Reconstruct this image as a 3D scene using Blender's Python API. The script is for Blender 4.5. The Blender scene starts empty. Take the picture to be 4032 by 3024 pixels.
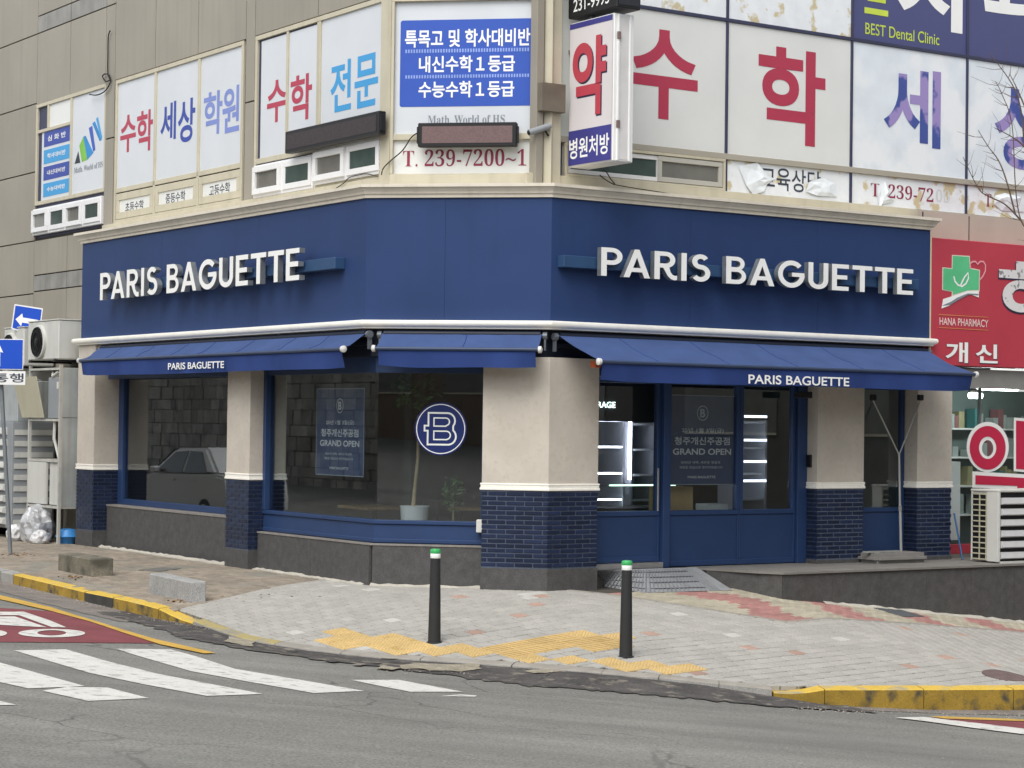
import bpy, bmesh, math, random
from mathutils import Vector, Matrix
random.seed(7)
R_ = math.radians
scn = bpy.context.scene
COL = scn.collection

# ------------------------------------------------------------------ camera
CAMZ = 2.2
FPX, PIT, ROL = 8292.95, R_(1.07988), R_(0.76677)      # focal length in 4032-px-wide frame, pitch, roll
fw = Vector((0, math.cos(PIT), math.sin(PIT)))
_u0 = Vector((0, -math.sin(PIT), math.cos(PIT)))
_r0 = Vector((1, 0, 0))
rt = _r0 * math.cos(ROL) + _u0 * math.sin(ROL)
up = -_r0 * math.sin(ROL) + _u0 * math.cos(ROL)
cd = bpy.data.cameras.new('camera')
cd.sensor_width = 36.0
cd.lens = FPX / 4032 * 36
cd.clip_start = 0.1
cd.clip_end = 3000
cam = bpy.data.objects.new('camera', cd)
COL.objects.link(cam)
cam.matrix_world = Matrix(((rt.x, up.x, -fw.x, 0), (rt.y, up.y, -fw.y, 0), (rt.z, up.z, -fw.z, CAMZ), (0, 0, 0, 1)))
scn.camera = cam

# ------------------------------------------------------------------ light
SUN_EL, SUN_AZ = 52.0, 200.0        # azimuth: compass-like, 180 = behind the camera
w = bpy.data.worlds.new('World'); scn.world = w; w.use_nodes = True
nt = w.node_tree
bg = nt.nodes['Background']
sky = nt.nodes.new('ShaderNodeTexSky'); sky.sky_type = 'NISHITA'; sky.sun_disc = False
sky.sun_elevation = R_(SUN_EL); sky.sun_rotation = R_(SUN_AZ)
sky.air_density = 1.0; sky.dust_density = 1.5; sky.ozone_density = 1.0
hs = nt.nodes.new('ShaderNodeHueSaturation'); hs.inputs['Saturation'].default_value = 0.22
nt.links.new(sky.outputs[0], hs.inputs['Color']); nt.links.new(hs.outputs[0], bg.inputs['Color'])
bg.inputs['Strength'].default_value = 0.15
sd = bpy.data.lights.new('sun', 'SUN'); sd.energy = 1.4; sd.angle = R_(40); sd.color = (1.0, 0.97, 0.92)
sun = bpy.data.objects.new('sun', sd); COL.objects.link(sun)
_a = R_(SUN_AZ); _e = R_(SUN_EL)
sdir = Vector((math.sin(_a) * math.cos(_e), math.cos(_a) * math.cos(_e), math.sin(_e)))
sun.rotation_euler = sdir.to_track_quat('Z', 'Y').to_euler(); sun.location = (0, 0, 30)
vs = scn.view_settings
vs.view_transform = 'Standard'; vs.look = 'None'; vs.exposure = 0.60; vs.gamma = 1.0; vs.use_curve_mapping = False

# ------------------------------------------------------------------ frames (facade planes) and pixel -> place
def ray(u, v): return fw + rt * ((u - 2016) / FPX) - up * ((v - 1512) / FPX)
V2 = lambda x, y: Vector((x, y))
PL, PC1, PC2, PR = V2(-7.577, 36.969), V2(-2.018, 28.747), V2(.506, 28.326), V2(6.395, 32.307)
class Fr:
    def __init__(s, a, b=None, ang=None, z=0.0):
        s.a = a; s.d = (b - a).normalized() if b is not None else V2(math.cos(ang), math.sin(ang))
        s.n = V2(s.d.y, -s.d.x); s.z = z
    def p(s, t, n, z):
        q = s.a + s.d * t + s.n * n
        return Vector((q.x, q.y, z + s.z))
    def ang(s): return math.atan2(s.d.y, s.d.x)
FL, FC, FRt = Fr(PL, PC1), Fr(PC1, PC2), Fr(PC2, PR)
LEN_L, LEN_C, LEN_R = (PC1 - PL).length, (PC2 - PC1).length, (PR - PC2).length
def on(F, n, u, v):
    """pixel (u, v) of the 4032-px photograph -> (s, z) on the vertical plane at offset n of facade F"""
    k = ray(u, v); p0 = F.a + F.n * n
    t = p0.dot(F.n) / V2(k.x, k.y).dot(F.n)
    q = k * t
    return (V2(q.x, q.y) - F.a).dot(F.d), q.z + CAMZ
def rect(F, n, tl, br):
    a = on(F, n, *tl); b = on(F, n, *br)
    return a[0], b[0], b[1], a[1]          # s0, s1, z0, z1
def lerp_tab(x, xs, ys):
    if x <= xs[0]: return ys[0] + (x - xs[0]) * (ys[1] - ys[0]) / (xs[1] - xs[0]) * 0
    for i in range(len(xs) - 1):
        if x <= xs[i + 1]:
            return ys[i] + (x - xs[i]) / (xs[i + 1] - xs[i]) * (ys[i + 1] - ys[i])
    return ys[-1]
def G(x, y):
    """walkway height: falls away from the building foot"""
    p = V2(x, y)
    sl = (p - FL.a).dot(FL.d); nl = (p - FL.a).dot(FL.n); nc = (p - FC.a).dot(FC.n)
    sr = (p - FRt.a).dot(FRt.d); nr = (p - FRt.a).dot(FRt.n)
    bl = lerp_tab(sl, [-40, 0, 9.92, 40], [.66, .13, 0, 0])
    br = lerp_tab(sr, [-20, 0, 2.8, 4.7, 8.1, 30], [0, 0, .01, -.18, -.56, -2.9])
    zl = bl - .08 * max(nl, 0); zr = br - .13 * max(nr, 0); zc = -.13 * max(nc, 0)
    k = 26.0
    m = min(zl, zr, zc)
    return m - math.log(sum(math.exp(-k * (z - m)) for z in (zl, zr, zc))) / k
KERB = [(-14.5, 42.3, .1, -.02), (-7.75, 32.1, 0, 0), (-5.86, 29.14, 0, 0), (-4.49, 27.26, 0, 0), (-3.8, 26.27, 0, 0), (-3.19, 25.49, 0, 0), (-2.41, 24.96, 0, 0),
        (-1.53, 24.53, 0, 0), (-.52, 24.25, 0, 0), (.86, 23.81, 0, 0), (1.33, 23.66, 0, 0), (2.2, 23.5, 0, 0), (2.95, 23.42, 0, 0), (3.55, 23.62, 0, 0), (4.78, 24.06, 0, 0), (5.97, 24.5, 0, 0), (9.2, 26.0, 0, 0), (16, 30.2, 0, 0)]
KZ = [-.30, -.30, -.34, -.40, -.43, -.50, -.54, -.555, -.585, -.64, -.665, -.70, -.785, -.92, -1.0, -1.05, -1.2, -1.6]   # road height at those points
for _i in range(4, 14):        # flush stretch of the kerb: road just below the walkway edge
    KZ[_i] = G(*KERB[_i][:2]) - {11: .045, 12: .09, 13: .18}.get(_i, .028)
def plane_r(x, y):
    x = max(-24, min(24, x)); y = max(-30, min(60, y))
    return -.58 - .072 * (x + .5) - .031 * (y - 24.25)
def seg_near(x, y):
    best = (1e9, 0)
    for i in range(len(KERB) - 1):
        ax, ay = KERB[i][:2]; bx, by = KERB[i + 1][:2]
        dx, dy = bx - ax, by - ay
        t = max(0, min(1, ((x - ax) * dx + (y - ay) * dy) / (dx * dx + dy * dy)))
        d = math.hypot(x - ax - dx * t, y - ay - dy * t)
        if d < best[0]: best = (d, KZ[i] + (KZ[i + 1] - KZ[i]) * t, plane_r(ax + dx * t, ay + dy * t))
    return best
def RD(x, y):
    if y < 20.2: return plane_r(x, y)
    d, kz, pz = seg_near(x, y)
    return plane_r(x, y) + (kz - pz) * math.exp(-(d / .9) ** 2)
def hit(fn, u, v, dz=0.0):
    k = ray(u, v); t = 10.0
    while t < 90 and k.z * t + CAMZ > fn(k.x * t, k.y * t) + dz: t += .6
    lo, hi = t - .6, t
    for _ in range(22):
        m = (lo + hi) / 2
        if k.z * m + CAMZ > fn(k.x * m, k.y * m) + dz: lo = m
        else: hi = m
    return Vector((k.x * hi, k.y * hi, k.z * hi + CAMZ))

# ------------------------------------------------------------------ materials
def lin(h):
    c = [int(h[i:i + 2], 16) / 255 for i in (0, 2, 4)]
    return tuple(x / 12.92 if x <= .04045 else ((x + .055) / 1.055) ** 2.4 for x in c)
MATS = {}
def mat(name, col, rough=.6, var=.12, scale=2.0, bump=0.0, bscale=60, metal=0.0, spec=.4, rnd=0.0, island=0.0,
        streak=0.0, streak_col=None, speck=0.0, speck_scale=120, emit=None, estr=0.0, blotch=None, blotch_scale=1.2, blotch_lo=.55, blotch_hi=.62, coat=0.0):
    if name in MATS: return MATS[name]
    m = bpy.data.materials.new(name); m.use_nodes = True
    n = m.node_tree.nodes; l = m.node_tree.links
    b = n['Principled BSDF']
    c = lin(col) if isinstance(col, str) else col
    b.inputs['Roughness'].default_value = rough; b.inputs['Metallic'].default_value = metal
    b.inputs['Specular IOR Level'].default_value = spec
    if coat: b.inputs['Coat Weight'].default_value = coat
    geo = n.new('ShaderNodeNewGeometry')
    def noise(sc, det=4, vec=None):
        t = n.new('ShaderNodeTexNoise'); t.inputs['Scale'].default_value = sc; t.inputs['Detail'].default_value = det
        l.new(vec or geo.outputs['Position'], t.inputs['Vector']); return t.outputs['Fac']
    def ramp(x, lo, hi, a=0.0, bb=1.0):
        r = n.new('ShaderNodeMapRange'); r.inputs[1].default_value = lo; r.inputs[2].default_value = hi
        r.inputs[3].default_value = a; r.inputs[4].default_value = bb; l.new(x, r.inputs[0]); return r.outputs[0]
    def mix(f, a, bb, mode='MIX'):
        x = n.new('ShaderNodeMix'); x.data_type = 'RGBA'; x.blend_type = mode
        if hasattr(f, 'is_linked'): l.new(f, x.inputs[0])
        else: x.inputs[0].default_value = f
        for k, s in ((6, a), (7, bb)):
            if hasattr(s, 'is_linked'): l.new(s, x.inputs[k])
            else: x.inputs[k].default_value = (*s, 1)
        return x.outputs[2]
    out = mix(ramp(noise(scale), .3, .7), tuple(x * (1 - var) for x in c), tuple(min(1, x * (1 + var)) for x in c))
    def vary(out, src, amt):
        return mix(1.0, out, (lambda r: r)(_grey(ramp(src, 0, 1, 1 - amt, 1 + amt))), 'MULTIPLY')
    def _grey(val):
        cc = n.new('ShaderNodeCombineColor')
        for i in range(3): l.new(val, cc.inputs[i])
        return cc.outputs[0]
    if rnd:
        oi = n.new('ShaderNodeObjectInfo'); out = vary(out, oi.outputs['Random'], rnd)
    if island: out = vary(out, geo.outputs['Random Per Island'], island)
    if speck: out = mix(1.0, out, _grey(ramp(noise(speck_scale, 2), .3, .7, 1 - speck, 1 + speck)), 'MULTIPLY')
    if blotch:
        bc = lin(blotch) if isinstance(blotch, str) else blotch
        out = mix(ramp(noise(blotch_scale, 6), blotch_lo, blotch_hi), out, bc)
    if streak:
        mp = n.new('ShaderNodeMapping'); mp.inputs['Scale'].default_value = (7, 7, .35); l.new(geo.outputs['Position'], mp.inputs[0])
        sc = lin(streak_col) if streak_col else tuple(x * .55 for x in c)
        out = mix(ramp(noise(1.0, 5, mp.outputs[0]), .5, .75, 0, streak), out, sc)
    l.new(out, b.inputs['Base Color'])
    if bump:
        bp = n.new('ShaderNodeBump'); bp.inputs['Strength'].default_value = bump; bp.inputs['Distance'].default_value = .01
        l.new(noise(bscale, 3), bp.inputs['Height']); l.new(bp.outputs[0], b.inputs['Normal'])
    if emit:
        b.inputs['Emission Color'].default_value = (*lin(emit), 1); b.inputs['Emission Strength'].default_value = estr
    MATS[name] = m
    return m
def glass(name, tint=(.86, .9, .9), ior=1.45, rough=0.0):
    m = bpy.data.materials.new(name); m.use_nodes = True
    n = m.node_tree.nodes; l = m.node_tree.links; n.remove(n['Principled BSDF'])
    tr = n.new('ShaderNodeBsdfTransparent'); tr.inputs[0].default_value = (*tint, 1)
    gl = n.new('ShaderNodeBsdfGlossy'); gl.inputs['Roughness'].default_value = rough
    lw = n.new('ShaderNodeLayerWeight'); lw.inputs[0].default_value = .5      # symmetric Schlick term for both faces of the pane
    pw = n.new('ShaderNodeMath'); pw.operation = 'POWER'; l.new(lw.outputs['Facing'], pw.inputs[0]); pw.inputs[1].default_value = 5.0
    f0 = ((ior - 1) / (ior + 1)) ** 2
    ma = n.new('ShaderNodeMath'); ma.operation = 'MULTIPLY_ADD'; l.new(pw.outputs[0], ma.inputs[0]); ma.inputs[1].default_value = 1 - f0; ma.inputs[2].default_value = f0
    mx = n.new('ShaderNodeMixShader'); l.new(ma.outputs[0], mx.inputs[0]); l.new(tr.outputs[0], mx.inputs[1]); l.new(gl.outputs[0], mx.inputs[2])
    l.new(mx.outputs[0], n['Material Output'].inputs[0])
    return m
def lamp_mat(name, col, s):
    m = bpy.data.materials.new(name); m.use_nodes = True
    n = m.node_tree.nodes; e = n.new('ShaderNodeEmission'); e.inputs[0].default_value = (*lin(col), 1); e.inputs[1].default_value = s
    m.node_tree.links.new(e.outputs[0], n['Material Output'].inputs[0]); return m

NAVY = mat('navy_painted_panel', '2d416b', .5, .08, .9, bump=.06, bscale=1.6, streak=.22, streak_col='26375a', spec=.2)
NAVYF = mat('navy_window_frame', '293f66', .42, .06, 3, spec=.4)
NAVYD = mat('dark_navy_metal', '141c2c', .5, .1, 3)
RACE = mat('blue_raceway_metal', '2f4c70', .4, .1, 3)
BRICKM = mat('navy_glazed_brick', '1d2842', .3, .15, 9, bump=.12, bscale=30, rnd=.3, spec=.5)
BRICKS = mat('navy_glazed_brick_small', '1d2842', .3, .15, 9, bump=.12, bscale=30, island=.3, spec=.5)
GROUT = mat('grey_grout', '565f6f', .9, .15, 20)
STONE = mat('beige_limestone', 'c4bcb0', .7, .06, 3.0, bump=.06, bscale=60, blotch='bab1a2', blotch_scale=15, blotch_lo=.5, blotch_hi=.8)
CREAM = mat('cream_moulding', 'd9d1c1', .55, .06, 2, streak=.3, streak_col='a99f8e')
WBAND = mat('ivory_moulding', 'f6f3e9', .5, .03, 2, streak=.12, streak_col='b5ab9a')
GRANITE = mat('dark_grey_granite', '4f4e4d', .75, .16, 9, speck=.25, speck_scale=70, bump=.05, bscale=120, island=.08)
GRANTOP = mat('grey_granite_ledge', '85817c', .7, .14, 9, speck=.15, speck_scale=90)
CLAD = mat('taupe_metal_cladding', '979184', .5, .06, .9, rnd=.05, streak=.3, streak_col='807a70', spec=.35)
CLADS = mat('stained_grey_cladding', '8b8983', .45, .18, 3, streak=.5, streak_col='63635f')
JOINT = mat('dark_joint', '3c3832', .9)
WINFR = mat('cream_aluminium_frame', 'c3bca6', .5, .06, 3, streak=.3, streak_col='9b937e')
PVC = mat('white_plastic_frame', 'e6e6e6', .4, .03, 3, streak=.12, streak_col='b8b6b0')
FILM = mat('white_window_film', 'd0d4d8', .35, .03, 1.5, spec=.4)
FILMG = mat('warm_white_film', 'dfe0dc', .4, .03, 1.5)
FILMP = mat('peeled_white_film', 'dfe6ec', .5, .05, 3, blotch='eceff1', blotch_scale=1.3, blotch_lo=.5, blotch_hi=.6)
FILMT = mat('torn_paper_and_glue', 'e9ecee', .6, .05, 5, blotch='cdbf9b', blotch_scale=3.2, blotch_lo=.56, blotch_hi=.61)
DGRID = mat('dark_window_grid', '3a3d55', .5)
PANEG = mat('grey_window_glass', '75746e', .08, .1, 4, spec=.6)
PANEGR = mat('green_window_glass', '4b5955', .06, .12, 5, spec=.6)
RED = mat('red_vinyl', 'b23a52', .45, .03, 3)
DRED = mat('dark_red_vinyl', '8e2f4a', .45)
BLUE = mat('blue_vinyl', '33489f', .45, .04)
BLUE2 = mat('royal_blue_vinyl', '2f55b4', .4, .03)
SKYB = mat('sky_blue_vinyl', '3d9bd4', .45, .03)
PERI = mat('faded_periwinkle_vinyl', '7b8bc9', .45, .06)
FADE = mat('peeling_blue_vinyl', '45559b', .5, .05, 4, blotch='9d8cc2', blotch_scale=1.6, blotch_lo=.5, blotch_hi=.54)
DGREY = mat('dark_lettering', '3d4450', .5)
GREYT = mat('grey_lettering', '80868e', .5)
WHITE = mat('white_lettering', 'f2f2ef', .4, .02)
WHITEP = mat('white_enamel', 'ececea', .35, .03)
LIME = mat('lime_vinyl', 'c8d94f', .45)
DENT = mat('dental_navy_film', '4c4f7c', .4, .03)
PHRED = mat('pharmacy_red', 'b8414f', .45, .05, 1.5)
PHRED2 = mat('decal_red', 'c32f4e', .4, .03)
SHADOWL = mat('dark_letter_shadow_edge', '33304a', .5)  # dark offset letter copies, painting edge and shadow behind the sign characters
GREEN = mat('cross_green', '5fc088', .45)
PINK = mat('heart_pink', 'e89aa4', .45)
SIGNB = mat('indigo_sign_film', '3e3d86', .4)
SIGNW = mat('pale_sign_face', 'd8d2d2', .4, .03)  # plain pale colour of the blade sign face
BLACKP = mat('black_plastic', '1b1b1d', .45, .15, 8)
LEDP = mat('led_matrix', '3a3334', .5, .25, 30)
LEDR = mat('led_matrix_reddish', '6f5a59', .5, .18, 40)
STEEL = mat('brushed_steel', 'b6b7b8', .3, .08, 6, metal=.7)
GALV = mat('galvanised_panel', 'aab0b0', .5, .12, 3, streak=.5, streak_col='8c7a68', metal=.15)
ACW = mat('aged_white_metal', 'c9c9c3', .5, .06, 2, streak=.3, streak_col='9c9a90')
ACB = mat('beige_metal', 'b9b49d', .5, .06, 2, streak=.2)
ACG = mat('grey_box_metal', '8f9396', .5, .06, 2)
FABRIC = mat('navy_awning_fabric', '41547f', .85, .1, 2.5, bump=.1, bscale=300, spec=.2)
FABV = mat('navy_valance_fabric', '2c4076', .85, .07, 3, bump=.1, bscale=300, spec=.2)
GLASS = glass('shop_glass', (.86, .9, .91), 2.0)
GLASSP = glass('pharmacy_glass', (.93, .96, .955), 1.4)
INTW = mat('interior_wall', '6f7274', .8)
INTD = mat('interior_dark', '383b42', .8)
WOOD = mat('wood_board', 'b08a5c', .5, .2, 6)
CARD = mat('cardboard', 'b79a6c', .8, .1, 5)
LEDW = lamp_mat('white_led_strip', 'f3f2ff', 13.0)
FLUO = lamp_mat('fluorescent_tube', 'f4fffb', 24.0)
LETLIT = lamp_mat('lit_menu_letters', 'e8fff4', 4.0)
# ------------------------------------------------------------------ mesh helpers
ORG = {}
def org_of(o): return ORG.get(o.name, Vector((0, 0, 0))) if o is not None else Vector((0, 0, 0))
def thing(name, label, cat, loc, group=None, kind=None):
    o = bpy.data.objects.new(name, None); COL.objects.link(o)
    o.empty_display_size = .2
    o.location = loc; ORG[o.name] = Vector(loc)
    tag(o, label, cat, group, kind)
    return o
def tag(o, label=None, cat=None, group=None, kind=None):
    if label: o['label'] = label
    if cat: o['category'] = cat
    if group: o['group'] = group
    if kind: o['kind'] = kind
    return o
def attach(o, parent):
    o.parent = parent
    if parent is not None: ORG[o.name] = org_of(parent)
class M:
    def __init__(s): s.v = []; s.f = []; s.mi = []; s.cur = 0
    def add(s, vs, fs):
        b = len(s.v); s.v += [Vector(x) for x in vs]; s.f += [tuple(b + i for i in f) for f in fs]; s.mi += [s.cur] * len(fs); return s
    def hexa(s, a):     # 8 corners: bottom 4 ccw, top 4 ccw
        return s.add(a, [(3, 2, 1, 0), (4, 5, 6, 7), (0, 1, 5, 4), (1, 2, 6, 5), (2, 3, 7, 6), (3, 0, 4, 7)])
    def box(s, F, s0, s1, n0, n1, z0, z1):      # n1 is the outer side
        p = F.p
        return s.hexa([p(s0, n1, z0), p(s1, n1, z0), p(s1, n0, z0), p(s0, n0, z0), p(s0, n1, z1), p(s1, n1, z1), p(s1, n0, z1), p(s0, n0, z1)])
    def prism(s, pts, vec):
        """closed polygon of 3-D points extruded by vec"""
        n = len(pts); v = [Vector(p) for p in pts] + [Vector(p) + Vector(vec) for p in pts]
        return s.add(v, [tuple(range(n))[::-1], tuple(range(n, 2 * n))] + [(i, (i + 1) % n, n + (i + 1) % n, n + i) for i in range(n)])
    def tube(s, pts, r, seg=8, r2=None, caps=True):
        pts = [Vector(p) for p in pts]; m = len(pts); b = len(s.v); vs = []
        for i, p in enumerate(pts):
            t = (pts[min(i + 1, m - 1)] - pts[max(i - 1, 0)]).normalized()
            a = t.cross(Vector((0, 0, 1))) if abs(t.z) < .95 else t.cross(Vector((1, 0, 0)))
            a.normalize(); c = t.cross(a)
            rr = r if r2 is None else r + (r2 - r) * i / (m - 1)
            for k in range(seg):
                an = 2 * math.pi * k / seg
                vs.append(p + a * (rr * math.cos(an)) + c * (rr * math.sin(an)))
        fs = []
        for i in range(m - 1):
            for k in range(seg):
                k2 = (k + 1) % seg
                fs.append((i * seg + k, i * seg + k2, (i + 1) * seg + k2, (i + 1) * seg + k))
        if caps: fs += [tuple(range(seg))[::-1], tuple((m - 1) * seg + k for k in range(seg))]
        return s.add(vs, fs)
    def lathe(s, c, prof, seg=16, axis=None):
        """profile [(r, h)] round an axis through c (default z)"""
        c = Vector(c); ax = Vector(axis or (0, 0, 1)).normalized()
        a = ax.cross(Vector((0, 0, 1))) if abs(ax.z) < .9 else ax.cross(Vector((1, 0, 0)))
        a.normalize(); b2 = ax.cross(a); vs = []; m = len(prof)
        for r, h in prof:
            for k in range(seg):
                an = 2 * math.pi * k / seg
                vs.append(c + ax * h + a * (r * math.cos(an)) + b2 * (r * math.sin(an)))
        fs = [(i * seg + k, i * seg + (k + 1) % seg, (i + 1) * seg + (k + 1) % seg, (i + 1) * seg + k) for i in range(m - 1) for k in range(seg)]
        fs += [tuple(range(seg))[::-1], tuple((m - 1) * seg + k for k in range(seg))]
        return s.add(vs, fs)
    def mesh(s, name, org):
        me = bpy.data.meshes.new(name); me.from_pydata([v - org for v in s.v], [], s.f)
        return me
    def build(s, name, m, parent=None, bevel=0.0, smooth=False, loc=None, seg=1):
        org = org_of(parent) if parent is not None else Vector(loc if loc is not None else (0, 0, 0))
        me = s.mesh(name, org)
        ms = m if isinstance(m, (list, tuple)) else [m]
        for x in ms: me.materials.append(x)
        if len(ms) > 1:
            me.polygons.foreach_set('material_index', s.mi)
        bm = bmesh.new(); bm.from_mesh(me)
        bmesh.ops.recalc_face_normals(bm, faces=bm.faces)
        if bevel: bmesh.ops.bevel(bm, geom=bm.edges[:], offset=bevel, segments=seg, affect='EDGES', clamp_overlap=True)
        bm.to_mesh(me); bm.free()
        if smooth:
            me.polygons.foreach_set('use_smooth', [True] * len(me.polygons))
            try: me.set_sharp_from_angle(angle=R_(40))
            except Exception: pass
        o = bpy.data.objects.new(name, me); COL.objects.link(o)
        if parent is not None: attach(o, parent)
        else: o.location = org; ORG[o.name] = org
        return o
def mbox(name, m, parent, F, s0, s1, n0, n1, z0, z1, bevel=0.0):
    return M().box(F, s0, s1, n0, n1, z0, z1).build(name, m, parent, bevel)
# shared-mesh pieces -------------------------------------------------
SHARED = {}
def piece(key, name, me_fn, m, parent, mtx):
    """object sharing mesh data; mtx is world matrix"""
    if key not in SHARED:
        me = me_fn(); me.materials.append(m); SHARED[key] = me
    o = bpy.data.objects.new(name, SHARED[key]); COL.objects.link(o)
    attach(o, parent)
    o.matrix_basis = Matrix.Translation(-org_of(parent)) @ mtx
    return o
def unit_box_mesh(name, sx, sy, sz, bevel):
    """x along, y outward (front at +y... centred), z up, centred"""
    bm = bmesh.new(); bmesh.ops.create_cube(bm, size=1.0)
    bmesh.ops.scale(bm, vec=(sx, sy, sz), verts=bm.verts)
    if bevel: bmesh.ops.bevel(bm, geom=bm.edges[:], offset=bevel, segments=1, affect='EDGES')
    me = bpy.data.meshes.new(name); bm.to_mesh(me); bm.free(); return me
# text -----------------------------------------------------------------
TXT = {}
def _eval_text(body, bold, spl=1.0):
    c = bpy.data.curves.new('txt', 'FONT'); c.body = body; c.size = 1.0; c.offset = bold; c.resolution_u = 7; c.space_line = spl
    o = bpy.data.objects.new('txt', c); me = bpy.data.meshes.new_from_object(o)
    vs = [v.co.copy() for v in me.vertices]; fs = [tuple(p.vertices) for p in me.polygons]
    bpy.data.objects.remove(o); bpy.data.curves.remove(c); bpy.data.meshes.remove(me)
    return vs, fs
def _store(k, vs, fs):
    xs = [v.x for v in vs]; ys = [v.y for v in vs]
    x0, x1, y0, y1 = min(xs), max(xs), min(ys), max(ys)
    TXT[k] = ([((v.x - x0) / (x1 - x0), (v.y - y0) / (y1 - y0)) for v in vs], fs, (x1 - x0) / (y1 - y0))
def preload(keys):
    """all strings of one weight are set as lines of a single text, then taken apart"""
    for bold in sorted({b for _, b in keys}):
        L = [t for t, b in keys if b == bold]
        vs, fs = _eval_text('\n'.join(L), bold, 3.0)
        line = [int(round((.35 - v.y) / 3.0)) for v in vs]
        for i, t in enumerate(L):
            ids = [k for k, q in enumerate(line) if q == i]; mp = {k: n for n, k in enumerate(ids)}
            _store((t, bold), [vs[k] for k in ids], [tuple(mp[k] for k in f) for f in fs if f[0] in mp])
def text_mesh(body, bold):
    k = (body, bold)
    if k not in TXT: _store(k, *_eval_text(body, bold)); print('TEXTKEY', k)
    return TXT[k]
preload([('심 화 반', 0.015), ('학사대비반', 0.015), ('내신대비반', 0.015), ('수능대비반', 0.015), ('𝐌𝐚𝐭𝐡. 𝐖𝐨𝐫𝐥𝐝 𝐨𝐟 𝐇𝐒', 0), ('수', 0.02), ('학', 0.02), ('세', 0.02), ('상', 0.02), ('원', 0.02), ('초등수학', 0.008), ('중등수학', 0.008), ('고등수학', 0.008), ('전', 0.02), ('문', 0.02), ('특목고 및 학사대비반', 0.022), ('내신수학１등급', 0.022), ('수능수학１등급', 0.022), ('𝐌𝐚𝐭𝐡. 𝐖𝐨𝐫𝐥𝐝 𝐨𝐟 𝐇𝐒', -0.004), ('𝐓. 𝟐𝟑𝟗-𝟕𝟐𝟎𝟎~𝟏', -0.006), ('수', 0.024), ('학', 0.024), ('세', 0.022), ('상', 0.022), ('교육상담', 0.006), ('𝐓. 𝟐𝟑𝟗-𝟕𝟐', -0.008), ('𝟎𝟎', -0.008), ('𝐓.', -0.008), ('트', 0.02), ('치', 0.03), ('과', 0.026), ('BEST Dental Clinic', 0.006), ('PARIS BAGUETTE', 0.016), ('약', 0.03), ('약', 0.028), ('병원처방', 0.018), ('231-9995', 0.006), ('HANA PHARMACY', 0.014), ('하', 0.03), ('하', 0.028), ('개', 0.024), ('신', 0.024), ('약', 0.042), ('25년 1월 3일(금)', 0.012), ('청주개신주공점', 0.02), ('GRAND OPEN', 0.022), ('2025년 새해, 새로운 얼굴로', 0.0), ('새로운 모습으로 맞이하겠습니다', 0.0), ('PARIS BAGUETTE', 0.012), ('B', 0.02), ('BEVERAGE', 0.006), ('일방통행', 0.014)])
def text(body, m, parent, F, n, s0, s1, z0, z1, bold=.018, name='lettering', shear=0.0, depth=0.0):
    vs, fs, asp = text_mesh(body, bold)
    g = M(); g.add([F.p(s0 + (s1 - s0) * x, n, z0 + (z1 - z0) * y + shear * (s1 - s0) * x) for x, y in vs], fs)
    if depth:
        bm_v = g.v; b = len(bm_v)
        edges = {}
        for f in fs:
            for i in range(len(f)):
                e = (f[i], f[(i + 1) % len(f)])
                if (e[1], e[0]) in edges: edges.pop((e[1], e[0]))
                else: edges[e] = 1
        g.v += [v - Vector((F.n.x, F.n.y, 0)) * depth for v in bm_v[:b]]
        for a, c in edges: g.f.append((a, a + b, c + b, c)); g.mi.append(0)
    o = g.build(name, m, parent)
    return o
def textc(body, m, parent, F, n, tl, br, bold=.018, name='lettering', depth=0.0):
    s0, s1, z0, z1 = rect(F, n, tl, br)
    return text(body, m, parent, F, n, s0, s1, z0, z1, bold, name, 0.0, depth)
def serif(x):
    o = ''
    for ch in x:
        if '0' <= ch <= '9': o += chr(0x1D7CE + ord(ch) - 48)
        elif 'A' <= ch <= 'Z': o += chr(0x1D400 + ord(ch) - 65)
        elif 'a' <= ch <= 'z': o += chr(0x1D41A + ord(ch) - 97)
        else: o += ch
    return o
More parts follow.
